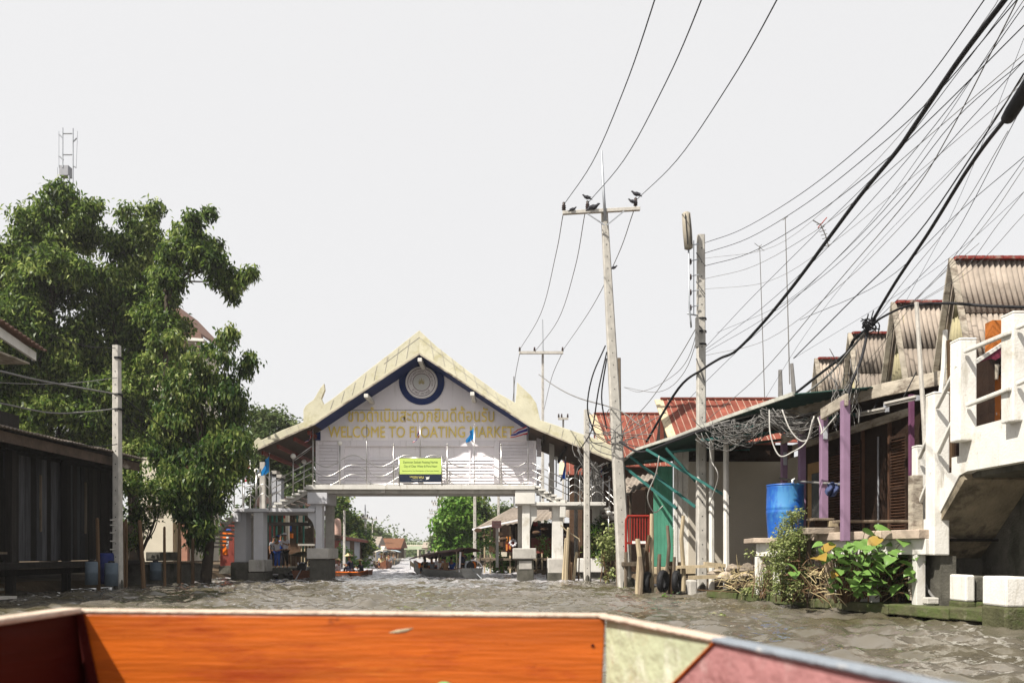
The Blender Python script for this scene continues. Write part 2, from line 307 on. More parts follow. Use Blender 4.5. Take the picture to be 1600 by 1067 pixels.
def copy_tree(o, parent=None, KM=None):
    if KM is None:
        KM = {}
        for c in bpy.data.objects:
            if c.parent: KM.setdefault(c.parent.name, []).append(c)
    c = o.copy(); COL.objects.link(c)
    if parent: c.parent = parent
    for ch in KM.get(o.name, []): copy_tree(ch, c, KM)
    return c
def smooth_pts(pts, n=5):
    """Catmull-Rom through pts"""
    pts = [Vector(p) for p in pts]
    if len(pts) < 3: return pts
    q = [2 * pts[0] - pts[1]] + pts + [2 * pts[-1] - pts[-2]]; res = []
    for i in range(1, len(q) - 2):
        for k in range(n):
            t = k / n; a, b, c, d = q[i - 1], q[i], q[i + 1], q[i + 2]
            res.append(.5 * ((2 * b) + (c - a) * t + (2 * a - 5 * b + 4 * c - d) * t * t + (3 * b - a - 3 * c + d) * t ** 3))
    return res + [pts[-1]]
def npmesh(name, verts, quads, m, parent=None, smooth=False, **kw):
    """big meshes straight from numpy arrays (n x 3 verts, m x 4 or m x 3 faces), world coordinates"""
    me = bpy.data.meshes.new(name); k = quads.shape[1]
    if parent is None: off = np.array([verts[:, 0].mean(), verts[:, 1].mean(), verts[:, 2].min()])
    else: off = np.array(wloc(parent))
    verts = verts - off
    me.vertices.add(len(verts)); me.vertices.foreach_set('co', verts.astype(np.float32).ravel())
    me.loops.add(quads.size); me.loops.foreach_set('vertex_index', quads.astype(np.int32).ravel())
    me.polygons.add(len(quads)); me.polygons.foreach_set('loop_start', np.arange(0, quads.size, k, dtype=np.int32))
    me.polygons.foreach_set('loop_total', np.full(len(quads), k, dtype=np.int32))
    if smooth: me.polygons.foreach_set('use_smooth', np.ones(len(quads), dtype=bool))
    me.materials.append(m); me.update(calc_edges=True)
    o = bpy.data.objects.new(name, me)
    if parent is None: o.location = off
    return link(o, parent, **kw)
def leaves(C, n=6, L=.17, W=.05, droop=.6, spread=.12, up=False, rng=RNG):
    """C: tuft centres. n leaves a tuft, folded rhombs -> verts, quads"""
    N = len(C) * n
    c = np.repeat(C, n, axis=0) + rng.normal(0, spread, (N, 3))
    az = rng.uniform(0, 2 * np.pi, N); el = rng.normal(-droop, .45, N)
    if up: el = np.abs(el)
    d = np.stack([np.cos(az) * np.cos(el), np.sin(az) * np.cos(el), np.sin(el)], 1)
    s = np.cross(d, rng.normal(0, 1, (N, 3)) * .55 + np.array([0, 0, 1.])); s /= np.linalg.norm(s, axis=1)[:, None] + 1e-9
    l = (L * rng.uniform(.6, 1.25, N))[:, None]; ww = (W * rng.uniform(.7, 1.2, N))[:, None]
    nn = np.cross(s, d) * l * .12
    v = np.stack([c, c + d * l * .45 + s * ww + nn, c + d * l + np.array([0, 0, -.12]) * l, c + d * l * .45 - s * ww + nn], 1).reshape(-1, 3)
    q = np.arange(N * 4).reshape(-1, 4)
    return v, q
def ball_pts(blobs, dens, shell=.55, rng=RNG):
    """blobs: (centre, (rx, ry, rz)); dens points per unit area-ish"""
    out_ = []
    for c, r in blobs:
        k = max(6, int(dens * (r[0] * r[2] * 3.1) * 1.6))
        u = rng.normal(0, 1, (k, 3)); u /= np.linalg.norm(u, axis=1)[:, None]
        rad = rng.uniform(shell ** 3, 1.08, k) ** (1 / 3.)
        rad *= 1 + .16 * np.sin(u[:, 0] * 7 + c[0] * 3) * np.sin(u[:, 2] * 6 + c[2] * 5) + rng.normal(0, .06, k)
        out_.append(np.array(c) + u * rad[:, None] * np.array(r))
    return np.concatenate(out_)
def tree(name, label, base, blobs, m, dens, n=6, L=.17, W=.04, trunk_r=.22, group=None, limbs=True, droop=.6, spread=.12, shell=.5, fork=.45, nl=14, category='tree', rng=RNG, clump=.85):
    t = thing(name, label, category, base, group)
    base = Vector(base); b = MB()
    cen = sum((Vector(c) for c, r in blobs), Vector()) / len(blobs)
    hz = min(Vector(c).z for c, r in blobs)
    f = Vector((base.x * .7 + cen.x * .3, base.y * .7 + cen.y * .3, base.z + (cen.z - base.z) * fork))
    mid = (base + f) / 2 + Vector((.12, .05, 0))
    b.tube(smooth_pts([base - Vector((0, 0, .4)), mid, f], 4), [trunk_r * (1.25 - .55 * i / 8) for i in range(9)], 8)
    if limbs:
        bl = sorted(blobs, key=lambda q: -q[1][0])[:nl]
        for c, r in bl:
            c = Vector(c); a = f - Vector((0, 0, random.uniform(0, .5))); md = a.lerp(c, .5) + Vector((random.uniform(-.3, .3), random.uniform(-.2, .2), random.uniform(-.1, .4)))
            tip = c + (c - a).normalized() * r[0] * .5
            b.tube(smooth_pts([a, md, c, tip], 4), [trunk_r * .42 * (1 - .85 * i / 12) for i in range(13)], 5)
            for k in range(2):
                e = c + Vector((random.uniform(-1, 1) * r[0], random.uniform(-1, 1) * r[1], random.uniform(-.4, 1) * r[2])) * .8
                b.tube([md.lerp(c, .5), (c + e) / 2, e], [trunk_r * .14, trunk_r * .09, .006], 4)
    b.build('trunk', m_bark, t, smooth=True)
    sub = []
    for c, r in blobs:                                   # boughs: every mass is broken into uneven clumps
        k = 4 if r[0] * 1 < .35 else 8
        for _ in range(k):
            u = Vector(rng.normal(0, 1, 3)).normalized() * (rng.uniform(.25, .85) ** .6); f_ = rng.uniform(.30, .52)
            sub.append(((c[0] + u.x * r[0], c[1] + u.y * r[1], c[2] + u.z * r[2]), tuple(q_ * f_ for q_ in (r[0] * 1.15, r[1] * 1.15, r[2] * .95))))
        sub.append((c, tuple(q_ * .6 for q_ in r)))
    C = ball_pts(sub, dens * clump, .25, rng)
    v, q = leaves(C, n, L, W, droop, spread, rng=rng)
    npmesh('crown', v, q, m, t, kind='stuff')
    return t
def pxblobs(lst, Y, dj=.8, depth=1.0):
    res = []
    for it in lst:
        px, py, r = it[:3]; y = Y + (it[3] if len(it) > 3 else random.uniform(-dj, dj)); rr = r * y / F
        res.append((tuple(P(px, py, y)), (rr, rr * depth, rr)))
    return res
def islands(me):
    n = len(me.vertices); par = list(range(n))
    def find(a):
        while par[a] != a: par[a] = par[par[a]]; a = par[a]
        return a
    for e in me.edges:
        a, b = find(e.vertices[0]), find(e.vertices[1])
        if a != b: par[a] = b
    return [find(i) for i in range(n)]
def text_mesh(body, extrude=.0, bold=0):
    cu = bpy.data.curves.new('lettering', 'FONT'); cu.body = body; cu.size = 1; cu.extrude = extrude; cu.resolution_u = 3
    cu.align_x = 'CENTER'; cu.offset = bold
    o = bpy.data.objects.new('lettering', cu); COL.objects.link(o)
    dg = bpy.context.evaluated_depsgraph_get(); dg.update()
    me = bpy.data.meshes.new_from_object(o.evaluated_get(dg))
    bpy.data.objects.remove(o)
    return me
def text(body, a, b, Y, depth, m, parent, name='letter', split=True, bold=0.0):
    """raised lettering fitted between photo points a (top-left) and b (bottom-right) on the plane Y"""
    me = text_mesh(body, .5, bold)
    co = np.empty(len(me.vertices) * 3); me.vertices.foreach_get('co', co); co = co.reshape(-1, 3)
    mn = co.min(0); mxx = co.max(0)
    x0, x1 = XX(a[0], Y), XX(b[0], Y); z1, z0 = ZZ(a[1], Y), ZZ(b[1], Y)
    W = np.empty_like(co)
    W[:, 0] = x0 + (co[:, 0] - mn[0]) / (mxx[0] - mn[0]) * (x1 - x0)
    W[:, 2] = z0 + (co[:, 1] - mn[1]) / (mxx[1] - mn[1]) * (z1 - z0)
    W[:, 1] = Y - depth * (co[:, 2] - mn[2]) / max(1e-6, mxx[2] - mn[2])
    if split:
        isl = islands(me); d = {}
        for i, r in enumerate(isl): d.setdefault(r, []).append(i)
        iv = sorted([[min(W[i, 0] for i in q), max(W[i, 0] for i in q), q] for q in d.values()], key=lambda t_: t_[0])
        groups = []
        for lo, hi, q in iv:
            if groups and lo < groups[-1][1] - (x1 - x0) * .004: groups[-1][1] = max(groups[-1][1], hi); groups[-1][2] += q
            else: groups.append([lo, hi, list(q)])
        sets = [set(g[2]) for g in groups]
    else: sets = [set(range(len(W)))]
    off = np.array(wloc(parent)); fl = [list(p.vertices) for p in me.polygons]
    for s_ in sets:
        idx = sorted(s_); mp = {j: k for k, j in enumerate(idx)}
        fs = [[mp[i] for i in f] for f in fl if f[0] in s_]
        if not fs: continue
        c = bpy.data.meshes.new(name); c.from_pydata([Vector(W[i] - off) for i in idx], [], fs); c.materials.append(m); c.update()
        link(bpy.data.objects.new(name, c), parent)
    bpy.data.meshes.remove(me)
def corr_sheet(name, A, B, C, D, m, parent, wl=.18, amp=.03, thick=False, seg=4, rows=1, **kw):
    """corrugated sheet, A-B the top edge, D-C the bottom edge; ribs run from top to bottom"""
    A, B, C, D = map(Vector, (A, B, C, D)); L = max((B - A).length, (C - D).length); nw = max(1, round(L / wl)); n = nw * seg
    nrm = (B - A).cross(D - A).normalized(); vs = []; fs = []
    for j in range(rows + 1):
        for i in range(n + 1):
            t = i / n; u = j / rows; p = A.lerp(B, t).lerp(D.lerp(C, t), u)
            vs.append(p + nrm * amp * math.sin(2 * math.pi * t * nw))
    for j in range(rows):
        for i in range(n): a = j * (n + 1) + i; fs.append((a, a + 1, a + n + 2, a + n + 1))
    b = MB(); b.add(vs, fs); o = b.build(name, m, parent, smooth=True, **kw)
    so_ = o.modifiers.new('s', 'SOLIDIFY'); so_.thickness = .008
    return o
def roof_sheets(parent, A, B, C, D, rows, cols, m, wl=.18, amp=.028, name='roof_sheet', lap=.012):
    """a slope laid out of overlapping corrugated sheets, each a piece of its own"""
    A, B, C, D = map(Vector, (A, B, C, D)); nrm = (B - A).cross(D - A).normalized()
    if nrm.z < 0: nrm = -nrm
    def q(t, u): return A.lerp(B, t).lerp(D.lerp(C, t), u)
    for r in range(rows):
        for c in range(cols):
            t0, t1 = c / cols, (c + 1) / cols + .004; u0, u1 = r / rows, min(1.0, (r + 1) / rows + .03)
            j = random.uniform(-.004, .004)
            o1 = nrm * (j - lap * 0); o2 = nrm * (lap * 1.5 + j)
            corr_sheet(name, q(t0, u0) + o1, q(t1, u0) + o1, q(t1, u1) + o2, q(t0, u1) + o2, m, parent, wl, amp)
# ================================================================== setting
def water():
    FOAM0 = 0
    ys = np.concatenate([np.arange(0.4, 20, .062), np.arange(20, 48, .11), 48 * 1.035 ** np.arange(0, 64)])
    xs = np.concatenate([-14 - 2.2 * 1.2 ** np.arange(18, -1, -1), np.arange(-14, 9, .075), 9 + 1.2 ** np.arange(0, 20)])
    X, Y = np.meshgrid(xs, ys); rng = np.random.default_rng(5); Zw = np.zeros_like(X)
    for k in range(70):
        lam = 10 ** rng.uniform(-.85, .12); a = rng.normal(math.pi / 2, 0.95) if k % 3 else rng.uniform(0, 2 * math.pi)
        amp = .0088 * lam ** .95 * rng.uniform(.5, 1.5); kx, ky = math.cos(a) * 2 * math.pi / lam, math.sin(a) * 2 * math.pi / lam
        ph = X * kx + Y * ky + rng.uniform(0, 6.28) + .8 * np.sin(X * rng.uniform(.2, .9) + Y * rng.uniform(.2, .9))
        Zw += amp * (1.0 - 1.6 * np.abs(np.sin(ph / 2)) ** 1.0 + .6 * np.sin(ph))
    # boat wakes: diverging crests behind the big long boat
    for (bx, by, dx, dy, am) in ((-1.2, 27.6, .42, -.9, .05), (-7.5, 39, .1, -1, .05)):
        u = (X - bx) * dx + (Y - by) * dy; v = -(X - bx) * dy + (Y - by) * dx
        env = np.exp(-((np.abs(v) - .33 * np.clip(u, 0, 40) - .4) / .55) ** 2) * np.exp(-np.clip(u, 0, 40) / 16) * (u > -2)
        Zw += am * env * np.sin(u * 5.2 + np.abs(v) * 3)
    patch = .55 + .45 * np.sin(X * .5 + 1.3 * np.sin(Y * .21)) * np.sin(Y * .33 + np.sin(X * .4))
    Zw *= (.75 + .5 * patch); Zw *= np.clip((160 - Y) / 120, 0, 1) * np.clip((X + 60) / 40, 0, 1)
    FOAM0 = 16 - float(Y.mean())
    n = len(xs); i = np.arange((len(ys) - 1) * n).reshape(len(ys) - 1, n)[:, :-1].ravel()
    q = np.stack([i, i + 1, i + n + 1, i + n], 1)
    m = bpy.data.materials.new('canal_water'); m.use_nodes = True; N = m.node_tree.nodes; L = m.node_tree.links; b = N['Principled BSDF']
    tc = N.new('ShaderNodeTexCoord'); n1 = N.new('ShaderNodeTexNoise'); n1.inputs['Scale'].default_value = .5; n1.inputs['Detail'].default_value = 5
    L.new(tc.outputs['Object'], n1.inputs[0]); cr = N.new('ShaderNodeValToRGB'); e = cr.color_ramp.elements
    e[0].position = .35; e[0].color = (.060, .052, .030, 1); e[1].position = .7; e[1].color = (.135, .122, .108, 1)
    L.new(n1.outputs[0], cr.inputs[0])
    L.new(cr.outputs[0], b.inputs['Base Color'])
    b.inputs['Roughness'].default_value = .03; b.inputs['IOR'].default_value = 1.34; b.inputs['Specular IOR Level'].default_value = .85
    n2 = N.new('ShaderNodeTexNoise'); n2.inputs['Scale'].default_value = 4.5; n2.inputs['Detail'].default_value = 3; n2.inputs['Roughness'].default_value = .6
    mp = N.new('ShaderNodeMapping'); mp.inputs['Scale'].default_value = (1, 1.6, 1); L.new(tc.outputs['Object'], mp.inputs[0]); L.new(mp.outputs[0], n2.inputs[0])
    bp = N.new('ShaderNodeBump'); bp.inputs['Strength'].default_value = .22; bp.inputs['Distance'].default_value = .035
    L.new(n2.outputs[0], bp.inputs['Height']); L.new(bp.outputs[0], b.inputs['Normal'])
    # boat foam streaks, their pale colour also painting in sky reflection, thicker around bridge
    sx = N.new('ShaderNodeSeparateXYZ'); L.new(tc.outputs['Object'], sx.inputs[0])
    mf = N.new('ShaderNodeMapping'); mf.inputs['Scale'].default_value = (1.0, 2.2, 1); L.new(tc.outputs['Object'], mf.inputs[0])
    nf = N.new('ShaderNodeTexNoise'); nf.inputs['Scale'].default_value = 3.2; nf.inputs['Detail'].default_value = 9; nf.inputs['Roughness'].default_value = .72; L.new(mf.outputs[0], nf.inputs[0])
    nb_ = N.new('ShaderNodeTexNoise'); nb_.inputs['Scale'].default_value = .28; nb_.inputs['Detail'].default_value = 2; L.new(tc.outputs['Object'], nb_.inputs[0])
    gy = N.new('ShaderNodeMapRange'); gy.inputs[1].default_value = FOAM0; gy.inputs[2].default_value = FOAM0 + 18; gy.inputs[3].default_value = -.10; gy.inputs[4].default_value = .17; L.new(sx.outputs[1], gy.inputs[0])
    a1 = N.new('ShaderNodeMath'); a1.operation = 'MULTIPLY_ADD'; a1.inputs[1].default_value = .35; L.new(nb_.outputs[0], a1.inputs[0]); L.new(gy.outputs[0], a1.inputs[2])
    a2 = N.new('ShaderNodeMath'); L.new(a1.outputs[0], a2.inputs[0]); L.new(nf.outputs[0], a2.inputs[1])
    fr = N.new('ShaderNodeMapRange'); fr.inputs[1].default_value = .72; fr.inputs[2].default_value = .86; fr.inputs[4].default_value = .8; L.new(a2.outputs[0], fr.inputs[0])
    fm = N.new('ShaderNodeMix'); fm.data_type = 'RGBA'; L.new(fr.outputs[0], fm.inputs[0]); L.new(cr.outputs[0], fm.inputs[6]); fm.inputs[7].default_value = (.42, .41, .44, 1); L.new(fm.outputs[2], b.inputs['Base Color'])
    rf_ = N.new('ShaderNodeMapRange'); rf_.inputs[3].default_value = .035; rf_.inputs[4].default_value = .55; L.new(fr.outputs[0], rf_.inputs[0]); L.new(rf_.outputs[0], b.inputs['Roughness'])
    v = np.stack([X.ravel(), Y.ravel(), Zw.ravel()], 1)
    npmesh('water', v, q, m, smooth=True, kind='structure')
water()
MB().add([(-900, -60, -1.6), (900, -60, -1.6), (900, 2500, -1.6), (-900, 2500, -1.6)], [(0, 1, 2, 3)]).build('ground', m_mud, kind='structure')
def bank(name, edge, side, z=.35, far=400):
    """raised bank: a sheet with an uneven lip down to the canal bed"""
    e = smooth_pts([Vector((x, y, 0)) for x, y in edge], 6); vs = []; rows = 6
    for i, p in enumerate(e):
        j = .12 * math.sin(i * 1.7) + .08 * math.sin(i * 4.1)
        zz = z + .05 * math.sin(i * 2.3)
        for (o_, h) in ((0, -1.7), (.15 + j, -.1), (.5 + j, zz * .7), (1.4, zz), (8, zz + .15), (far, zz + .2)):
            vs.append((p.x + side * o_, p.y, h))
    fs = [(i * rows + k, i * rows + k + 1, (i + 1) * rows + k + 1, (i + 1) * rows + k) for i in range(len(e) - 1) for k in range(rows - 1)]
    MB().add(vs, fs).build(name, m_mud, kind='structure')
bank('left_bank', [(-11.6, -20), (-11.6, 12), (-11.3, 24), (-10.8, 33), (-10.6, 42), (-12.0, 60), (-16.5, 100), (-24, 150), (-30, 190), (-36, 230), (-10, 245), (60, 260), (160, 300)], -1)
bank('right_bank', [(8.2, -20), (7.2, 6), (6.7, 9.5), (5.35, 15), (4.7, 19), (4.2, 23), (3.9, 27), (1.8, 33), (0.0, 36), (-1.3, 45), (-3.6, 60), (-9.2, 100), (-18, 150), (-25, 190), (-30, 225)], 1, z=.28)
# ================================================================== market gateway (roofed footbridge)
YB, YW, YR = 27.0, 27.6, 26.4
gate = thing('market_gateway', 'white gabled footbridge with blue trim and gold lettering spanning the canal', 'gateway', (XX(656, YB), YB, 0))
def pbox(a, b, Y0, Y1):       # box from photo corners measured on its front plane Y0
    return (Vector((XX(a[0], Y0), Y0, ZZ(b[1], Y0))), Vector((XX(b[0], Y0), Y1, ZZ(a[1], Y0))))
def gb(name, a, b, Y0, Y1, m, parent=gate, bevel=.012):
    c = MB(); c.bb(*pbox(a, b, Y0, Y1)); return c.build(name, m, parent, bevel=bevel)
deck = gb('deck', (478, 757.5), (836, 764.5), 26.85, 30.2, m_wconc)
gb('deck_beam', (484, 765), (832, 770.5), 26.98, 27.3, m_conc, deck); gb('deck_beam', (484, 765), (832, 771), 28.2, 28.5, m_conc, deck); gb('deck_beam', (489, 765), (827, 771), 29.6, 29.9, m_conc, deck)
gb('beam_bracket', (594, 763.5), (602, 770), 26.9, 27.0, m_conc, deck)
def soff(X):        # height of the gable soffit over X
    return ZZ(552.5, YR) - (.655 if X < XX(656, YR) else .652) * abs(X - XX(656, YR))
# pediment and panelled front
wl, wr = XX(493, YW), XX(838, YW); wcl, wcr = XX(496, YW), XX(822, YW)
ped = MB(); zt = ZZ(688, YW)
ped.prism([(wl, YW, zt), (wr - .35, YW, zt), (wr - .35, YW, soff(wr - .35) - .02), (XX(656, YR), YW, ZZ(552.5, YR) - .02), (wl, YW, soff(wl) - .02)], (0, .16, 0))
pedo = ped.build('pediment_wall', m_white, gate)
front = MB(); yb_ = 757.5
for a, b in (((493, 688), (497, yb_)), ((528, 688), (538, yb_)), ((538, 688), (772, 697)), ((772, 688), (780, yb_)), ((834, 688), (838, yb_))):
    q = pbox(a, b, YW, YW + .16); front.bb(q[0] + V((0.001, .002, 0)), q[1] - V((0.001, 0, .002)))
front.build('wall_frame', m_white, gate, bevel=.008)
gb('recessed_panel', (536, 695), (774, yb_), YW + .10, YW + .2, m_white)
gb('side_backing', (494, 688), (530, yb_), YW + .08, YW + .15, m_white); gb('side_backing', (778, 688), (837, yb_), YW + .08, YW + .15, m_white)
gb('wall_seam', (536, 640), (700, 641), YW - .012, YW, m_conc, pedo, 0)
def slats(x0, x1, y0, y1, step, Yf, tilt=.35):
    y = y0
    while y < y1 - 1:
        c = MB(); z = ZZ(y + step * .5, Yf); xa, xb = XX(x0, Yf), XX(x1, Yf); h = step * Yf / F
        c.box(((xa + xb) / 2, Yf + .02, z), (xb - xa - .004, .014, h * 1.0), Matrix.Rotation(-tilt, 3, 'X')); c.build('louvre_slat', m_white, gate)
        y += step
slats(497.3, 527.7, 690, 757, 5.0, YW + .03)
for a, b in ((538.5, 576), (577, 616), (617, 656), (657, 696), (697, 734), (735, 771.5)): slats(a, b, 714, 757, 5.2, YW + .06)
slats(780.4, 833.6, 690, 757, 5.0, YW + .03)
c = MB()
for x in (576.5, 616.5, 656.5, 696.5, 734.5): c.bb(*pbox((x - .6, 697), (x + .6, 757), YW + .05, YW + .1))
c.build('panel_mullion', m_white, gate)
slats(838.5, 846, 684, 712, 4.2, YW + .5)
slats(838.5, 846, 733, 757, 4.2, YW + .5)
# navy band with the round boss
cx, cy, cr_ = 659, 597, 35.5
def WP(x, y, d=0): return Vector((XX(x, YW), YW - d, ZZ(y, YW)))
NB = .035
AP = Vector((XX(656, YR), YW - NB, ZZ(552.5, YR) - .015)); SL = Vector((wl, YW - NB, soff(wl) - .015)); SR = Vector((XX(823, YW), YW - NB, soff(XX(823, YW)) - .015))
nb = MB()
for q in ([WP(493, 688, NB), WP(501, 688, NB), WP(501, 674, NB), SL], [SR, WP(815, 670, NB), WP(815, 679, NB), WP(823, 679, NB)]):
    nb.prism(q, (0, .03, 0))
nbo = nb.build('navy_corner_panel', m_navy, gate)
MB().lathe(WP(659, 597, NB - .028), [(cr_ * YW / F, 0), (cr_ * YW / F, .034)], 48, axis=(0, -1, 0)).build('navy_roundel', m_navy, nbo)
EC = WP(659, 598, .04)
def disc(r0, r1, d, h, m, name, parent):
    b = MB(); n = 48; vs = []
    for (r, y) in ((r0, -d), (r1, -d), (r1, -d + h), (r0, -d + h)):
        for k in range(n): a = 2 * math.pi * k / n; vs.append(EC + V((r * math.cos(a), y, r * math.sin(a))))
    fs = [(i * n + k, i * n + (k + 1) % n, ((i + 1) % 4) * n + (k + 1) % n, ((i + 1) % 4) * n + k) for i in range(4) for k in range(n)]
    return b.add(vs, fs).build(name, m, parent)
er = 25.2 * YW / F
emb = MB().lathe(EC, [(er * .97, 0), (er, .03), (er * .96, .06), (er * .9, .05), (0.001, .05)], 48, axis=(0, -1, 0)).build('round_emblem', m_emb, gate, smooth=False)
disc(er * .83, er * .86, .056, .012, m_embr, 'emblem_ring', emb); disc(er * .52, er * .555, .056, .012, m_embr, 'emblem_ring', emb)
disc(.001, er * .51, .054, .01, m_embi, 'emblem_centre', emb)
# a plain gold flame motif in the centre
for k in range(9):
    a = R(200 - k * 27.5); b = MB(); l = er * (.16 + .2 * (1 - abs(k - 4) / 5)); d = V((math.cos(a), 0, math.sin(a))); s_ = V((-d.z, 0, d.x)); o_ = EC + V((0, -.062, -er * .06))
    b.prism([o_, o_ + d * l * .5 + s_ * er * .035, o_ + d * l, o_ + d * l * .5 - s_ * er * .035], (0, .006, 0)); b.build('emblem_flame', m_embg, emb)
def ring_text(clusters, a0, a1, rad, size, inward):
    n = len(clusters)
    for i, ch in enumerate(clusters):
        if ch == ' ': continue
        me = text_mesh(ch, 0)
        if not len(me.vertices): continue
        a = math.radians(a0 + (a1 - a0) * i / (n - 1)); ctr = EC + V((math.cos(a) * rad, -.058, math.sin(a) * rad))
        rot = (a - math.pi / 2) if not inward else (a + math.pi / 2)
        vs = [Vector(v.co) for v in me.vertices]; off = wloc(emb); res = []
        for p in vs:
            x, z = p.x * size, (p.y - .35) * size
            res.append(ctr + V((x * math.cos(rot) - z * math.sin(rot), 0, x * math.sin(rot) + z * math.cos(rot))) - off)
        c = bpy.data.meshes.new('emblem_letter'); c.from_pydata(res, [], [list(p.vertices) for p in me.polygons]); c.materials.append(m_embr); link(bpy.data.objects.new('emblem_letter', c), emb); bpy.data.meshes.remove(me)
ring_text(['เ', 'ท', 'ศ', 'บ', 'า', 'ล', 'ต', 'ำ', 'บ', 'ล', 'ด', 'ำ', 'เ', 'นิ', 'น', 'ส', 'ะ', 'ด', 'ว', 'ก'], 190, -15, er * .69, er * .2, False)
ring_text(['จ', 'ั', 'ง', 'ห', 'ว', 'ั', 'ด', 'ร', 'า', 'ช', 'บุ', 'รี'], 222, 312, er * .69, er * .2, True)
text('ชาวดำเนินสะดวกยินดีต้อนรับ', (544, 635), (772, 659), YW, .05, m_gold, gate)
text('WELCOME TO FLOATING MARKET', (513, 666), (803, 683.5), YW, .05, m_gold, gate)
# roof: wide plastered barge boards with upswept finials, slopes behind
UP = [(394, 697), (398, 688), (404, 683), (407, 688), (440, 672), (474, 659), (474, 640), (478, 633), (490, 624), (500, 607), (506, 599), (507.5, 609), (502, 623), (506, 632), (522, 621), (568, 584), (612, 550), (655, 516)]
UR = [(655, 516), (682, 541), (732, 580), (780, 615), (805, 629), (807, 614), (808, 597), (818, 607), (829, 617), (838, 630), (841, 643), (844, 656), (880, 668), (925, 683), (966, 700), (970, 694), (974, 712), (975, 724)]
LO = [(975, 727), (828, 666), (655, 552.5), (490, 663), (395, 705)]
def RP(p, Y=YR): return P(p[0], p[1], Y)
roof = MB(); left = [RP(p) for p in UP] + [RP(LO[2]), RP(LO[3]), RP(LO[4])]
roof.prism(left, (0, .14, 0)); bl = roof.build('barge_board', m_lime, gate, bevel=.01)
roof = MB(); roof.prism([RP(p) for p in UR] + [RP(LO[0]), RP(LO[1]), RP(LO[2])], (0, .14, 0)); roof.build('barge_board', m_lime, gate, bevel=.01)
# shallow moulded seams on the boards
sm = MB()
for (a, b) in ([((p, 516 + (655 - p) * .795 + 2), (p - 5, 552 + (655 - p) * .668 - 2)) for p in range(640, 520, -17)] + [((p, 516 + (p - 655) * .795 + 2), (p + 6, 552 + (p - 655) * .655 - 2)) for p in range(672, 806, 17)] + [((p, 668 + (p - 880) * .375 + 3), (p - 3, 666 + (p - 828) * .415 - 3)) for p in range(860, 970, 20)] + [((p, 672 + (440 - p) * .45 + 3), (p + 3, 663 + (490 - p) * .44 - 2)) for p in range(465, 400, -18)]):
    sm.bar(RP(a, YR - .003), RP(b, YR - .003), .012, .012, (0, 1, 0))
sm.bar(RP((600, 568), YR - .003), RP((655, 527), YR - .003), .01, .01); sm.bar(RP((655, 527), YR - .003), RP((790, 634), YR - .003), .01, .01)
sm.build('board_seams', m_conc, bl, kind='stuff')
def slope(a, b, Y0, Y1, th, m, name, dz=0.0):
    A = RP(a) + V((0, 0, dz)); B_ = RP(b) + V((0, 0, dz)); A.y = B_.y = Y0
    return MB().prism([A, B_, B_ + V((0, 0, th)), A + V((0, 0, th))], (0, Y1 - Y0, 0)).build(name, m, gate)
for (a, b) in ((LO[2], LO[1]), (LO[3], LO[2]), (LO[1], LO[0]), (LO[4], LO[3])):
    slope(a, b, YR + .14, 31.2, .05, m_navy if LO.index(a) in (1, 2) and LO.index(b) in (1, 2, 3) and a not in (LO[1],) and not (a == LO[3]) or (a, b) == (LO[3], LO[2]) else m_tanroof, 'roof_soffit', .0)
    slope(a, b, YR + .14, 31.3, .09, m_tile, 'roof_slope', .052)
tr = MB()                                        # pale edge strip under the boards
for (a, b) in ((LO[2], LO[1]), (LO[3], LO[2]), (LO[1], LO[0]), (LO[4], LO[3])):
    A = RP(a, YR - .02); B_ = RP(b, YR - .02); tr.bar(A, B_, .05, .035, (0, 1, 0))
tr.build('eave_strip', m_beam, gate)
for (x, y) in ((572, 612), (656, 556), (738, 609)):
    A = RP((x, y + 3), YR - .06); c = MB(); c.bb((A.x - .07, YR - .08, A.z - .13), (A.x + .07, 31, A.z - .005)); c.build('purlin', m_wconc, gate, bevel=.01)
for x in (350, 400, 425, 450, 475): pass
for (xa, ya) in ((408, 703), (432, 693), (458, 681), (480, 671), (850, 679), (885, 693), (920, 707), (955, 722)):
    A = RP((xa, ya)); c = MB(); c.bb((A.x - .04, YR + .16, A.z - .14), (A.x + .04, 31, A.z - .012)); c.build('purlin', m_navyred if xa < 800 else m_wooddk, gate)
for xa in (411, 862, 930):
    A = P(xa, 0, 28.3); zt_ = {411: 4.3, 862: 5.0, 930: 4.35}[xa]; c = MB(); c.bb((A.x - .09, 28.2, 2.5), (A.x + .09, 28.38, zt_)); c.build('roof_post', m_conc, gate)
# pillars
def pillar(cap, col, rear, base, foot, haunch):
    p = gb('pillar', (col[0], 780), (col[1], 862), 27.05, 27.45, m_shaded_white if col[0] < 600 else m_wconc)
    gb('pillar_cap', (cap[0], 765.5 if cap[0] > 600 else 769), (cap[1], 787), 26.9, 28.35, m_shaded_white if col[0] < 600 else m_wconc, p)
    c = MB(); c.bb(Vector((XX(rear[0], 28.0), 28.0, .9)), Vector((XX(rear[1], 28.0), 28.3, 2.9))); c.build('rear_post', m_conc, p)
    gb('pillar_base', (base[0], 856), (base[1], 873), 26.75, 28.3, m_conc, p, .03)
    c = MB(); c.bb((XX(foot[0], 26.9), 26.85, -1), (XX(foot[1], 26.9), 28.2, ZZ(873, 26.75) - .01)); c.build('pillar_footing', m_concd, p, bevel=.03)
    c = MB(); c.prism([P(x, y, 27.1) for x, y in haunch], (0, .3, 0)); c.build('haunch', m_shaded_white if col[0] < 600 else m_wconc, p)
    return p
pillar((480, 511), (493, 503), (508, 520), (479, 513), (484, 511), [(481, 793), (493, 780), (493, 830), (488, 815), (481, 807)])
pillar((805, 836), (816, 828), (809, 818), (801, 838), (808, 834), [(828, 780), (839, 793), (839, 807), (832, 815), (828, 830)])
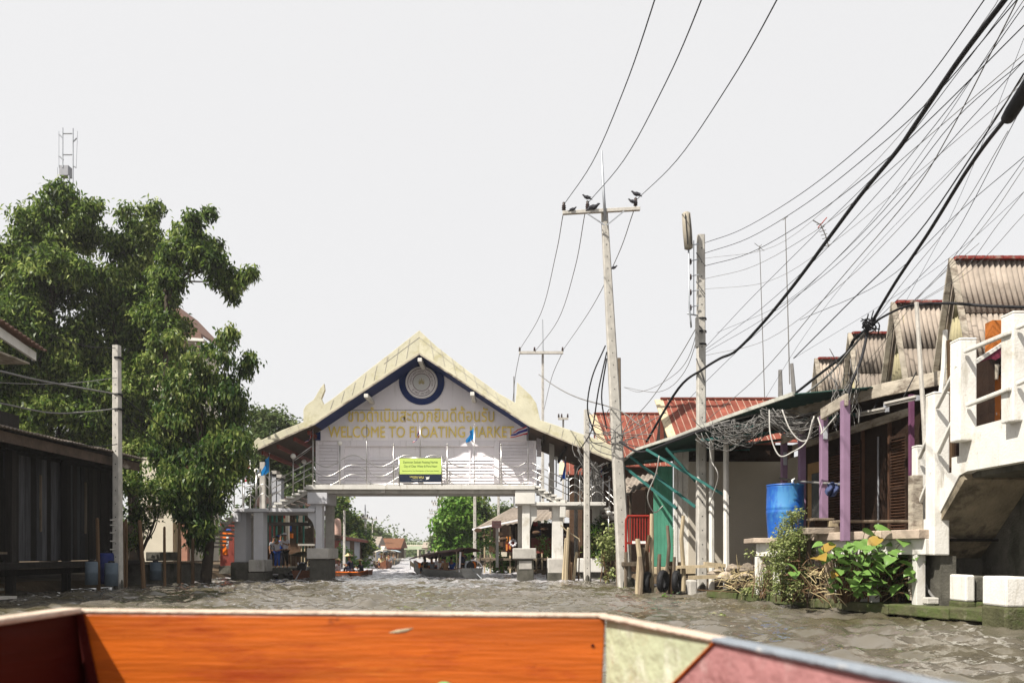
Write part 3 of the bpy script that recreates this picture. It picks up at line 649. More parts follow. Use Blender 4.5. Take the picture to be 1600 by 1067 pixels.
gb('pillar_repair_patch', (811, 876), (831, 889), 26.83, 26.9, m_conc)
# landings, side columns
for side, (lx0, lx1, ly) in (('a', (365, 491, 794)), ('b', (829, 947, 784))):
    gb('landing', (lx0, ly), (lx1, ly + 5.5), 26.95, 29.6, m_wconc if side == 'b' else m_shaded_white)
    gb('landing_beam', (lx0 + 8, ly + 5.8), (lx1 - 4, ly + 10), 28.9, 29.2, m_conc)
gb('landing_column', (366, 800), (384, 878), 27.3, 27.9, m_shaded_white); gb('landing_column', (396, 800), (411, 886), 27.0, 27.5, m_shaded_white)
gb('landing_column', (863, 790), (880, 872), 27.2, 27.7, m_wconc); gb('landing_column', (926, 790), (937, 835), 28, 28.3, m_wconc)
gb('landing_column', (385, 800), (395, 880), 29.2, 29.6, m_conc); gb('landing_column', (868, 790), (878, 880), 29.2, 29.6, m_conc)
gb('corbel', (364, 800), (372, 815), 26.97, 27.28, m_shaded_white); gb('corbel', (875, 790), (884, 808), 26.97, 27.18, m_wconc)
for (x0, x1, y0, y1, Y, m) in ((360, 388, 878, 912, 27.2, m_concd), (388, 412, 874, 893, 26.9, m_conc), (392, 410, 893, 912, 27.1, m_concd), (856, 882, 872, 912, 27.0, m_conc), (903, 944, 872, 894, 27.2, m_wconc), (906, 942, 894, 912, 27.3, m_concd)):
    gb('column_footing', (x0, y0), (x1, y1), Y, Y + 1.0, m, bevel=.03)
for (x0, x1, Y) in ((856, 882, 27.0), (388, 412, 26.9)):
    c = MB(); c.bb((XX(x0, Y) - .015, Y - .015, -.5), (XX(x1, Y) + .015, Y + 1.0, .28)); c.build('wet_foot', m_concd, gate, bevel=.03)
# flights of steps
def flight(x0, y0, x1, y1, n, Y0=27.0, Y1=29.3, m=m_conc, mt=m_shaded_white):
    for i in range(n):
        t = (i + .5) / n; x = x0 + (x1 - x0) * t; y = y0 + (y1 - y0) * t; hw = abs(x1 - x0) / n * .68
        gb('stair_tread', (x - hw, y - 2.0), (x + hw, y + 1.2), Y0, Y1, mt, bevel=.008)
    for Y in (Y0 + .06, Y1 - .2):
        s_ = MB(); s_.prism([P(x0, y0 + 3, Y), P(x1, y1 + 3, Y), P(x1, y1 + 9, Y), P(x0, y0 + 9, Y)], (0, .14, 0)); s_.build('stringer', m, gate)
flight(486, 760, 420, 794, 7, mt=m_wconc); flight(366, 801, 304, 857, 9, mt=m_conc)
flight(834, 759, 886, 785, 6, m=m_wconc, mt=m_wconc); flight(946, 791, 1012, 851, 9, m=m_wconc, mt=m_wconc)
# railings
def rail(bars, posts, Y, r=.017, m=m_steel, pr=.024):
    ro = MB()
    for b in bars[:1]: ro.tube([P(x, y, Y) for x, y in b], r, 6)
    ro = ro.build('railing', m, gate, smooth=True)
    for b in bars[1:]:
        c = MB(); c.tube([P(x, y, Y) for x, y in b], r, 6); c.build('rail_bar', m, ro, smooth=True)
    for (x, ya, yb) in posts:
        c = MB(); c.tube([P(x, ya, Y), P(x, yb, Y)], pr, 6); c.lathe(P(x, yb, Y) - V((0, 0, .02)), [(.05, 0), (.05, .03), (.02, .05)], 8)
        c.tube([P(x, ya, Y), P(x, ya - 1.6, Y)], [pr * 1.5, pr * 1.2], 8); c.build('rail_post', m, ro, smooth=True)
    return ro
def wave(x0, n, dirs, y, amp, step=42):
    pts = []
    for k in range(n):
        for i in range(8):
            t = i / 8; s_ = dirs[k]; pts.append((x0 + (k + t) * step, y - s_ * amp * math.sin(math.pi * t)))
    pts.append((x0 + n * step, y)); return pts
PX = [489, 531, 573, 615, 656.5, 699, 741, 783, 825]
dirs = [-1, 1, -1, 1, 1, -1, 1, -1]
rail([wave(489, 8, dirs, y, 9) for y in (720, 735, 750)] + [[(489, 756), (825, 756)]], [(x, 695, 759) for x in (531, 615, 699, 783)] + [(489, 690, 759)], 27.0)
for dY in (29.9,):
    rail([[(x * .92 + 52, y) for x, y in wave(489, 8, dirs, yy, 8)] for yy in (725, 738)], [(x * .92 + 52, 700, 757) for x in PX], dY)
for Y, o_ in ((27.0, 0), (29.1, 3)):
    up = [[(487, 757 - h), (424, 791 - h)] for h in (17, 27, 37)] + [[(487, 757 - 60 + o_), (459, 772 - 55 + o_)]]
    rail(up, [(458, 718, 773), (424, 738, 794)], Y)
    rail([[(x, y) for x, y in wave(380, 1, [1], yy, 7, 20) + wave(400, 1, [1], yy, 9, 22)] for yy in (750, 765, 780)], [(400, 741, 797), (421, 745, 797), (381, 760, 797)], Y)
    rail([[(365, 797 - h), (306, 850 - h)] for h in (14, 24, 34)], [(366, 758, 797), (345, 775, 815), (322, 795, 835), (306, 815, 850)], Y)
    rail([[(829, 757 - h), (888, 786 - h)] for h in (13, 24, 35)], [(858, 725, 770), (888, 744, 786)], Y)
    rail([[(x, y) for x, y in wave(888, 3, [1, -1, 1], yy, 6, 18)] for yy in (752, 763, 774)], [(888, 738, 785), (906, 738, 785), (924, 738, 785), (942, 738, 785)], Y)
    rail([[(946, 788 - h), (1012, 848 - h)] for h in (12, 22, 32)], [(952, 745, 792), (985, 776, 826), (1010, 800, 848)], Y)
# globe lamps on the rail posts
for i, (x, y, Y, r) in enumerate(((531, 692, 27.0, 4), (458, 712.5, 27.0, 4.2), (401, 735.5, 27.0, 4), (406.5, 743, 28.4, 3.6), (475, 721, 29.1, 3.6), (869, 716, 28.4, 3.2), (844, 747, 27.2, 3.4), (951, 801, 27.0, 4))):
    c = MB(); c.ball(P(x, y, Y), r * Y / F, n=14, m=9); g_ = c.build('globe_lamp', m_opal, gate, smooth=True)
    c = MB(); c.tube([P(x, y + 3, Y), P(x, y + 45, Y)], .022, 6); c.build('lamp_stem', m_steel, g_, smooth=True)
# square lamp pillars on the far side of the steps
for x, yt in ((428, 735), (436, 741)):
    c = MB(); c.bb(*pbox((x - 3.2, yt + 9), (x + 3.2, 793), 29.4, 29.8)); c.build('pier_post', m_grey, gate)
    c = MB(); c.bb(*pbox((x - 3.4, yt + 5), (x + 3.4, yt + 9), 29.38, 29.8)); c.build('pier_lamp', m_dark, gate)
    c = MB(); c.bb(*pbox((x - 4, yt), (x + 4, yt + 5), 29.35, 29.85)); c.build('pier_cap', m_conc, gate)
# ------------------------------------------------------------------ sign on the railing
sign = thing('railing_sign', 'lime green and navy sign board hung on the middle of the bridge railing', 'sign', P(657, 753, 26.85))
def sb(name, a, b, Y0, Y1, m): c = MB(); c.bb(*pbox(a, b, Y0, Y1)); return c.build(name, m, sign)
sb('green_panel', (624.5, 716), (689.5, 740.5), 26.84, 26.87, m_signg); sb('navy_panel', (624.5, 740.7), (689.5, 753), 26.84, 26.87, m_signn)
c = MB()
for x in (623.6, 690.4): c.tube([P(x, 712.5, 26.86), P(x, 758, 26.86)], .022, 6)
c.tube([P(623, 715.3, 26.86), P(691, 715.3, 26.86)], .018, 6); c.build('sign_frame', m_steel, sign, smooth=True)
for s_, a, b, m in (('Damnoen Saduak Floating Market', (630, 720), (684, 724.6), m_signt), ('City of Clear Water & Pure Heart', (631, 726.2), (683, 731), m_signt), ('Sponsored by the Municipality of Damnoen Saduak', (628.5, 734.6), (686, 736.6), m_signt),
                    ('WESTERN', (640, 743.8), (652.5, 745.6), m_signy), ('UNION', (645, 745.9), (653, 747.4), m_signy), ('WU', (654, 743.8), (662, 747.4), m_signy), ('moving money for better', (643, 748.8), (660, 750.2), m_signw)):
    text(s_, a, b, 26.84, .003, m, sign, 'sign_lettering', split=False)
c = MB(); o_ = P(668, 746.5, 26.835)
c.prism([o_ + V((x * .022, 0, z * .022)) for x, z in ((-3, 2), (-1, 1), (0, 2.2), (1.2, 1), (3.2, 3), (2.6, .2), (3, -.6), (.8, -2.6), (-.6, -2.2), (-2.4, -3), (-2, -.6))], (0, .004, 0)); c.build('bird_logo', m_signw, sign)
# ------------------------------------------------------------------ flags
THAI = [(.167, m_fred), (.333, m_fwhite), (.667, m_fnavy), (.833, m_fwhite), (1.01, m_fred)]
def flag(label, px, yb, yt, Y, w, h, th, side, bands, fold=1.0, yfl=None, lean=0):
    t = thing('flag', label, 'flag', P(px, yb, Y), None)
    top = P(px + lean, yt, Y); c = MB(); c.tube([P(px, yb, Y), top], .016, 6); c.ball(top, .028, n=8, m=5); c.build('pole', m_steel, t, smooth=True)
    if not w: return t
    z0 = top.z - .05 if yfl is None else ZZ(yfl, Y); nx, nz = 14, 12; vs = []; b = MB(); mats_ = []
    for j in range(nz + 1):
        for i in range(nx + 1):
            u = i / nx; v = j / nz; e = u * w
            a = th * (1 - .25 * v)
            fx = e * math.cos(a) * side; fz = -e * math.sin(a) - v * h * (1 - .15 * u)
            fy = .07 * fold * math.sin(u * 9 + v * 1.3) * u + .05 * fold * math.sin(u * 17 + 1) * u
            fx += .05 * fold * math.sin(u * 8 + v * 4) * u
            vs.append((top.x + fx, Y + fy, z0 + fz))
    ms = []
    for q in bands:
        if q[1] not in ms: ms.append(q[1])
    fs = []; mi = []
    for j in range(nz):
        for i in range(nx):
            a = j * (nx + 1) + i; fs.append((a, a + 1, a + nx + 2, a + nx + 1)); v = (j + .5) / nz
            mi.append(ms.index(next(m_ for lim, m_ in bands if v < lim)))
    b.add(vs, fs); b.mi = mi; b.build('cloth', ms, t, smooth=True)
    return t
flag('limp red and white striped flag at the near corner of the bridge by the stairs', 489, 757, 664, 26.9, .42, .30, 1.28, -1, THAI)
flag('bare flagpole on the bridge railing without any cloth', 573, 757, 664, 26.9, 0, 0, 0, 1, THAI)
flag('limp striped national flag above the lime green sign board', 656.5, 714, 664, 26.93, .40, .30, 1.3, -1, THAI)
flag('sky blue flag on the bridge railing beside the MARKET lettering', 741, 757, 664, 26.9, .34, .42, .95, -1, [(1.01, m_fblue)])
flag('striped national flag blown sideways at the bridge corner under the eave', 825, 757, 662, 26.9, .62, .30, .42, -1, THAI, .8)
flag('sky blue flag on the landing of the stairs nearest the tall trees', 421, 797, 708, 26.95, .34, .6, 1.05, -1, [(1.01, m_fblue)])
flag('royal blue furled flag on the landing beside the leaning wooden stakes', 884, 785, 714, 26.95, .16, .7, 1.2, -1, [(1.01, m_fdblue)], .5)
flag('red and white striped flag hanging among the creeper leaves by the landing', 391, 797, 720, 27.6, .3, .55, 1.3, -1, THAI, .8)
flag('dark furled red flag nearest the hanging creeper', 379, 797, 722, 27.8, .22, .4, 1.3, -1, [(.5, m_fred), (1.01, m_fwhite)], .8)
flag('pink and white striped flag behind the landing and the two thin poles', 937, 785, 716, 28.6, .28, .6, 1.3, 1, THAI, .8)
flag('small red flag deepest behind the landing and its tangle of wires', 924, 785, 722, 29.2, .25, .4, 1.35, -1, [(1.01, m_fred)], .8)
# ================================================================== houses and banks
def tb(parent, name, a, b, m, bevel=0, **kw): c = MB(); c.bb(a, b); return c.build(name, m, parent, bevel=bevel, **kw)
m_fas = mat('dark_stained_fascia', (.09, .065, .05), .85, .3, 3, .3, stain=[((.4, .36, .3), 2, .62, .7, (1, .5, 1))])
# ---- dark timber house on the near-side bank with the tall trees
m_shedg = mat('grey_weathered_shed_board', (.055, .055, .06), .9, .4, 3, .3, stretch=(4, 4, .35), rand=.35)
hl = thing('timber_house', 'dark wooden plank house with rusty corrugated eave over the water', 'house', (-11.6, 18, 0))
yk = 12.2
while yk < 22.6:
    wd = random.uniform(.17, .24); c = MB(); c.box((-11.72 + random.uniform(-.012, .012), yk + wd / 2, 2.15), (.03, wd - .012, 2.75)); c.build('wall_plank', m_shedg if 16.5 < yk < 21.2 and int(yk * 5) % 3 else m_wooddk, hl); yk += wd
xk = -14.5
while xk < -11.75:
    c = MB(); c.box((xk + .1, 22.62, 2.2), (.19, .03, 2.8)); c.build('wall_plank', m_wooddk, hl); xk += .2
for y in (13.2, 15.4, 17.6, 19.8, 22.4): tb(hl, 'post', (-11.62, y, -.8), (-11.46, y + .16, 3.45), m_wooddk, .01)
tb(hl, 'floor_edge', (-11.55, 12, .62), (-10.95, 22.8, .76), m_wooddk); tb(hl, 'floor_beam', (-11.5, 12, .45), (-11.38, 22.8, .6), m_wooddk)
for y in (14.5, 16.8, 19.0, 21.0): tb(hl, 'window_frame', (-11.70, y, 1.5), (-11.66, y + .06, 2.9), m_wood)
tb(hl, 'door_panel', (-11.70, 17.0, .8), (-11.665, 17.9, 2.7), m_wooddk, .01); tb(hl, 'hanging_shelf', (-11.65, 15.2, .95), (-11.3, 17.2, 1.0), m_wood)
rf = bpy.data.objects.new('roof', None); link(rf, hl); rf.location = (0, 0, 0)
A, B = P(0, 668, 16), P(216, 722, 22.4)
ey = [12.0 + 1.3 * i for i in range(9)]
for i in range(8):
    y0, y1 = ey[i], ey[i + 1] + .02; zz = 3.60 + .01 * i; j = random.uniform(-.03, .03)
    corr_sheet('roof_sheet', (-14.2, y0, zz + .62), (-14.2, y1, zz + .62), (-10.65 + j, y1, zz + j * .5), (-10.65 + j, y0, zz + j * .5), m_asb, rf, .13, .022)
tb(hl, 'fascia', (-10.86, 12, 3.34), (-10.82, 22.3, 3.57), m_fas)
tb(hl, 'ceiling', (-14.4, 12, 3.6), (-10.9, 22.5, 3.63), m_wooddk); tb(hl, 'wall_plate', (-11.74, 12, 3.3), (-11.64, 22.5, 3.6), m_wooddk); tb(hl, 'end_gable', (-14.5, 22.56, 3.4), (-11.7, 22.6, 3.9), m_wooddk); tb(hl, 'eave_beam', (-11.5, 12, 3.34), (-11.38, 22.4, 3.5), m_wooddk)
for y in np.arange(12.4, 22.3, 1.1): tb(hl, 'rafter', (-11.7, y, 3.42), (-10.85, y + .07, 3.5), m_wooddk)
for i in range(6):
    tb(hl, 'water_step', (-11.3 + .0 * i, 13.6 + i * .02, .55 - i * .17), (-10.85 + i * .2, 15.6 + i * .1, .60 - i * .17), m_conc if i in (1, 3) else m_concd)
# dark room behind the planks
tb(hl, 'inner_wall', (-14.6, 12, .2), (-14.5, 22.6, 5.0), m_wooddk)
# ---- upper storey roof at the picture's corner, belonging to a second house behind
h2 = thing('upper_storey_house', 'upper storey with tiled verge and pale fascia rising behind the dark plank house', 'house', (-12.5, 15.0, 0))
A = P(57, 548, 16.5); tb(h2, 'wall', (-17, 13.2, 0), (-12.4, 16.2, 4.7), m_wooddk)
c = MB(); c.prism([(-9.9 - .25, 13.0, 5.62), (-10.22, 16.5, 5.1), (-10.22, 16.5, 5.28), (-10.15, 13.0, 5.85)], (-.06, 0, 0)); c.build('fascia', m_wconc, h2)
corr_sheet('roof_sheet', (-14.0, 12.6, 7.3), (-14.0, 16.6, 6.7), (-10.05, 16.6, 5.32), (-10.05, 12.6, 5.95), m_tile, h2, .14, .03)
tb(h2, 'soffit', (-12.5, 13.0, 5.0), (-10.3, 16.4, 5.04), m_beam)
# ---- sunlit pale wall seen through the leaves, and house with gable and pink eaves behind the crown
m_drum = mat('slate_drum_plastic', (.10, .13, .16), .6)
pw = thing('pale_house', 'sunlit pale yellow house wall glimpsed low between the trees and the dark planks', 'house', (-12.6, 26.0, .3))
tb(pw, 'wall', (XX(222, 26.0), 26.0, .3), (XX(292, 26.0), 26.9, 4.2), m_pale); tb(pw, 'corner_pillar', (XX(284, 25.9), 25.88, .3), (XX(293, 25.9), 26.1, 4.2), mat('dusty_pink_pillar', (.42, .22, .16), .9)); tb(pw, 'cornice', (XX(218, 25.8), 25.8, 2.55), (XX(283, 25.8), 26.0, 2.75), m_pale, .02)
tb(pw, 'gate', (XX(256, 25.8), 25.8, .35), (XX(270, 25.8), 25.86, 2.3), m_pale)
ph = thing('gabled_villa', 'pink brown hipped roof and white eaves of a villa behind the big tree', 'house', (XX(290, 42), 43, .4))
Y = 42
c = MB(); c.prism([P(225, 470, Y), P(262, 470, Y), P(314, 524, Y), P(314, 529, Y), P(225, 529, Y)], (0, .3, 0)); c.prism([P(262, 470, Y), P(314, 524, Y), P(314, 524, Y) + V((0, 4, 0)), P(262, 470, Y) + V((0, 4, 0))], (0, 0, .12)); c.build('roof', m_tile, ph)
tb(ph, 'wall', (XX(230, Y + .5), Y + .5, .4), (XX(304, Y + .5), Y + 4, ZZ(532, Y)), m_pale)
c = MB(); c.prism([P(245, 523, Y - .05), P(318, 529, Y - .05), P(318, 533, Y - .05), P(245, 530, Y - .05)], (0, .5, 0)); c.build('eave_board', m_wconc, ph)
tb(ph, 'column', (XX(286, Y), Y + .02, 6), (XX(290, Y), Y + .2, ZZ(533, Y)), m_tile); tb(ph, 'column', (XX(306, Y), Y + .02, 6), (XX(310, Y), Y + .2, ZZ(533, Y)), m_tile)
tb(ph, 'window', (XX(262, Y), Y + .42, ZZ(600, Y)), (XX(280, Y), Y + .5, ZZ(545, Y)), m_glass)
# ---- low quay walls, drums and pipes below the trees
qw = thing('quay_wall', 'low mossy quay wall with a plank edge below the overhanging leaves', 'wall', (-11.3, 24, 0))
tb(qw, 'wall', (-11.5, 22.8, -.8), (-10.9, 27, .62), m_concd, .02); tb(qw, 'plank_edge', (-11.4, 22.9, .64), (-10.7, 26.9, .70), m_wood)
c = MB(); c.bb((-11.45, 24, .72), (-11.0, 25.5, 1.0)); c.build('tank', m_concd, qw, bevel=.02)
for i, (px, yt, yb, Y, r, l) in enumerate(((143, 877, 913, 19.5, 9, 'grey blue pipe drum nearest the dark house steps'), (174, 879, 915, 20, 9.5, 'grey blue pipe drum at the foot of the concrete pole'), (243, 878, 906, 23, 8.5, 'grey blue pipe drum beside the quay wall'))):
    t = thing('drum', l, 'drum', P(px, yb, Y), 'grey blue drums under the dark house'); z0, z1 = ZZ(yb, Y), ZZ(yt, Y); rr = r * Y / F
    MB().lathe((XX(px, Y), Y, z0), [(rr, 0), (rr, .5 * (z1 - z0)), (rr * 1.04, .52 * (z1 - z0)), (rr, .55 * (z1 - z0)), (rr, z1 - z0 - .02), (rr * .9, z1 - z0)], 16).build('body', m_drum, t, smooth=True)
    MB().lathe((XX(px, Y), Y, z1), [(rr * .5, 0), (rr * .5, .04), (rr * .2, .06)], 10).build('cap', m_dark, t)
t = thing('barrel', 'dark navy barrel in the shade between the drum and the brown stake', 'barrel', P(163, 912, 20.4))
MB().lathe(P(164, 912, 20.4), [(.2, 0), (.22, .1), (.215, .35), (.23, .4), (.215, .45), (.22, .75), (.2, .82)], 18).build('body', mat('navy_plastic', (.012, .02, .10), .45), t, smooth=True)
tb(t, 'lid', tuple(P(158, 862, 20.4)), tuple(P(169, 860, 20.5)), m_dark)
# ---- stakes and posts standing in the water
def stake(px, yt, yb, w, Y, lean=0, m=m_bamboo, label='', group=None, sharp=.5, name='stake', n=7, bend=.02):
    a = P(px, yb, Y); a.z = -.7; b = P(px + lean, yt, Y); c = MB(); r = w * Y / F / 2
    m1 = a.lerp(b, .45) + V((random.uniform(-bend, bend), 0, 0)); m2 = a.lerp(b, .8) + V((random.uniform(-bend, bend), 0, 0))
    c.tube([a, m1, m2, b, b + V((0, 0, r * .8))], [r * 1.1, r, r * .95, r * .85, r * sharp], n)
    return c.build(name, m, None, smooth=False, label=label, category='stake' if name == 'stake' else 'pole', group=group)
for (px, yt, yb, w, ln, l) in ((155, 811, 925, 6, -3, 'brown stake standing between the two drums by the dark house'), (191, 817, 915, 4.5, 3, 'brown stake just clear of the concrete pole'), (196, 812, 915, 5, 1, 'taller brown stake of the pair beside the concrete pole'),
                                 (226, 815, 912, 7, -8, 'thick brown stake leaning over beside the quay wall'), (258, 824, 906, 4.5, -1, 'thin brown stake in front of the sunlit pale wall'), (279, 818, 905, 4.5, 1, 'brown stake at the edge of the hanging creeper'), (302, 838, 906, 5.5, 0, 'brown stake under the hanging creeper by the steps'), (283, 842, 905, 3, -1, 'grey thin stake close to the creeper')):
    stake(px, yt, yb, w, 20 + (px - 150) / 40, ln, label=l)
# ---- concrete pole with cables at the dark house
def cpole(px, yt, yb, wb, wt, Y, lean, label, z0=-.9, m=m_pole):
    b = P(px, yb, Y); b.z = z0; t = thing('concrete_pole', label, 'utility pole', b); top = P(px + lean, yt, Y)
    c = MB(); k = 9; pts = [b.lerp(top, i / k) for i in range(k + 1)]; q = wt * Y / F / 2; p_ = wb * Y / F / 2
    for i in range(k): pass
    vs = []
    for i, p in enumerate(pts):
        r = p_ + (q - p_) * i / k
        for (x, y) in ((-1, -.75), (-.75, -1), (.75, -1), (1, -.75), (1, .75), (.75, 1), (-.75, 1), (-1, .75)): vs.append(p + V((x * r, y * r, 0)))
    fs = [(i * 8 + j, i * 8 + (j + 1) % 8, (i + 1) * 8 + (j + 1) % 8, (i + 1) * 8 + j) for i in range(k) for j in range(8)] + [tuple(range(7, -1, -1)), tuple(k * 8 + j for j in range(8))]
    c.add(vs, fs); c.build('shaft', m, t)
    if z0 < 0:
        w_ = MB(); w_.lathe((b.x, b.y, -.3), [(p_ * 1.25, 0), (p_ * 1.22, .42), (p_ * 1.16, .5), (p_ * 1.0, .56)], 8); w_.build('wet_foot', m_concd, t)
    h = MB(); L_ = (top - b).length; n_ = int(L_ / .34)
    for i in range(3, n_):                      # bolt holes up the face
        p = b.lerp(top, i / n_); r = p_ + (q - p_) * i / n_; h.lathe(p + V((0, -r - .001, 0)), [(.016, 0), (.016, .004)], 6, axis=(0, -1, 0))
    h.build('bolt_holes', m_dark, t, kind='stuff')
    return t, b, top
pl, _, _ = cpole(184.5, 540, 915, 13, 10, 20.6, -2, 'pale square concrete pole standing in front of the dark plank house')
for y in (812, 820, 832, 845, 858):
    c = MB(); c.bar(P(172, y, 20.4), P(180, y, 20.5), .03, .03); c.build('rung', m_conc, pl)
for y in (560, 617, 640): c = MB(); c.lathe(P(185, y, 20.6) - V((0, 0, .02)), [(.12, 0), (.12, .05)], 10); c.build('band', m_dark, pl)
# ---- orange post and red wall under the lower steps
rh = thing('orange_shop', 'red walled shop with a bright orange door post behind the lower stair flight', 'shop', P(360, 875, 31))
tb(rh, 'door_post', P(348, 866, 29.6), tuple(P(353.5, 832, 29.6) + V((0, .15, 0))), m_orpost); tb(rh, 'lintel', P(348, 834, 29.8), tuple(P(362, 830, 29.8) + V((0, .15, 0))), m_orpost)
tb(rh, 'wall', P(344, 885, 31), tuple(P(398, 815, 31) + V((0, 2.6, 0))), m_redwall); tb(rh, 'door', P(366, 885, 30.9), tuple(P(382, 834, 30.9) + V((0, .06, 0))), m_brown)
tb(rh, 'towel', P(353.5, 857, 29.5), tuple(P(357, 836, 29.5) + V((0, .04, 0))), m_cw)
c = MB(); c.ball(P(357, 829, 29.5), .1, (1.2, 1, .8)); c.build('hanging_bag', m_cbl, rh, smooth=True)
tb(rh, 'plinth', P(342, 896, 29.5), tuple(P(400, 884, 29.5) + V((0, 3.6, 0))), m_concd)
# ---- pier behind the steps with teal posts and clutter
pr = thing('landing_stage', 'low concrete landing stage with teal posts and brown panels under the gateway', 'pier', P(440, 900, 29))
tb(pr, 'platform', (XX(388, 28.5), 28.4, ZZ(896, 28.5)), (XX(480, 28.5), 33, ZZ(887, 28.5)), m_concd, .02)
for x in (404, 436, 462): tb(pr, 'pile', (XX(x, 28.6), 28.5, -1), (XX(x + 7, 28.6), 28.8, ZZ(896, 28.6)), m_concd)
for x in (417, 424, 431, 440, 463, 473): tb(pr, 'teal_post', (XX(x, 32), 32, .3), (XX(x + 2, 32), 32.08, 3.0), m_teal)
tb(pr, 'brown_panel', (XX(414, 31.8), 31.7, .35), (XX(436, 31.8), 31.8, 1.25), m_brnwall); tb(pr, 'brown_panel', (XX(446, 31.8), 31.7, .35), (XX(470, 31.8), 31.8, 1.35), m_brnwall)
tb(pr, 'header_beam', (XX(405, 31), 31, 2.05), (XX(492, 31), 31.12, 2.2), m_wooddk)
tb(pr, 'cream_post', (XX(446, 33), 33, .3), (XX(450.5, 33), 33.2, 3.0), m_pale)
for x in (470, 475, 480, 485): tb(pr, 'baluster', (XX(x, 31), 31, .3), (XX(x + 1.6, 31), 31.05, 1.25), m_palewd)
tb(pr, 'rail', (XX(466, 31), 30.95, 1.25), (XX(492, 31), 31.06, 1.33), m_conc)
ms_ = thing('market_shed', 'dim open market shed with hanging goods behind the landing stage', 'shed', P(440, 870, 36))
tb(ms_, 'back_wall', (XX(400, 36), 36, .3), (XX(490, 36), 36.2, 3.0), mat('shed_boards', (.10, .075, .05), .9, .3, 3))
corr_sheet('shed_roof', (XX(396, 36), 36.5, 3.6), (XX(492, 36), 36.5, 3.6), (XX(492, 34), 34, 3.0), (XX(396, 34), 34, 3.0), m_tile, ms_, .2)
for i in range(16):
    x = random.uniform(405, 486); y = random.uniform(806, 845); c = MB(); w_ = random.uniform(.08, .2); c.box(P(x, y, 34.5), (w_, .12, random.uniform(.15, .45)), random.uniform(-.4, .4))
    c.build('hanging_goods', random.choice([m_straw, m_cw, m_cred, m_pale, m_orpost, m_brnwall, m_lifej, m_cbl]), ms_)

# ================================================================== right bank, near: steep roofed houses with the mauve posts
def gable_house(label, Yr, zr, xg, xr, cols, Ynear=.92, zb=3.3):
    t = thing('steep_roofed_house', label, 'house', (xg + 1, Yr, 0), 'steep corrugated roofs in a row above the porch')
    r = bpy.data.objects.new('roof', None); link(r, t); off = wloc(t)
    hw = .47 * (zr - zb) / 1.65
    roof_sheets(r, (xg, Yr, zr), (xr, Yr, zr), (xr, Yr - hw, zb), (xg, Yr - hw, zb), 3, cols, m_asb, .094, .021)
    roof_sheets(r, (xr, Yr + .01, zr), (xg, Yr + .01, zr), (xg, Yr + hw, zb), (xr, Yr + hw, zb), 1, 1, m_asb, .094, .021)
    c = MB(); n = int((xr - xg) / .16)
    for i in range(n):
        x = xg + (i + .5) * (xr - xg) / n; c.bar((x - .085, Yr - .05, zr + .02), (x + .085, Yr - .05, zr + .025), .10, .05)
    c.build('ridge_cap', m_redcap, r)
    for s_ in (-1, 1):                           # verge boards, and the gable sheets behind them
        c = MB(); c.bar((xg - .03, Yr, zr + .03), (xg - .03, Yr + s_ * hw * 1.01, zb), .03, .10, (1, 0, 0)); c.build('verge_board', m_beam, r)
    z = zr - .25; k = 0
    while z > zb + .2:
        z2 = max(zb, z - .75); w1 = hw * (zr - z) / (zr - zb) * .96; w2 = hw * (zr - z2) / (zr - zb) * .96
        corr_sheet('gable_sheet', (xg + .14 - k * .012, Yr + w1, z), (xg + .14 - k * .012, Yr - w1, z), (xg + .13 - k * .012, Yr - w2, z2), (xg + .13 - k * .012, Yr + w2, z2), m_asbg, t, .13, .02); z = z2 + .03; k += 1
        if z2 <= zb: break
    tb(t, 'wall', (xg + .25, Yr - .9, .3), (xr, Yr + .9, zb + .02), m_brown)
    return t
gable_house('tallest looking steep corrugated roof with a red ridge nearest the white stair posts', 13.5, 6.12, 7.76, 12.0, 4)
gable_house('second steep corrugated roof with a red ridge behind the thin white pole', 15.4, 5.97, 7.68, 11.4, 3)
gable_house('third steep corrugated roof with a red ridge wrapped in black wires', 17.4, 5.92, 7.69, 11, 3)
gable_house('smallest looking steep corrugated roof with a red ridge farthest along the row', 19.35, 5.84, 7.70, 10.6, 2)
porch = thing('porch', 'long porch with mauve posts, weathered fascia board and dark louvred shutters', 'porch', (6.3, 14, .2))
def E(px, py, Y): return P(px, py, Y)
for (a, b) in (((1212, 644, 16.0), (1290, 622, 15.0)), ((1290, 622, 15.0), (1378, 600, 13.9)), ((1378, 600, 13.9), (1476, 579, 12.75)), ((1476, 579, 12.75), (1560, 570, 12.1))):
    a, b = E(*a), E(*b); c = MB(); dz = V((0, 0, -.11)); c.bar(a + dz, b + dz, .05, .24); c.build('fascia_board', m_beam, porch, bevel=.008)
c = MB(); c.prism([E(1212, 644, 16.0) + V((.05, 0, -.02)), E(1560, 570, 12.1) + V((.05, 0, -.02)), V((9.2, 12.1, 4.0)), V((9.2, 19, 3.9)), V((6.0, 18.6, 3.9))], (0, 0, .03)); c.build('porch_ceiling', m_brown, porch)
for (a, b) in (((1212, 644, 16.0), (5.35, 18.8, 3.8)),): c = MB(); c.bar(E(*a) - V((0, 0, .1)), Vector(b) - V((0, 0, .1)), .05, .2); c.build('fascia_board', m_beam, porch)
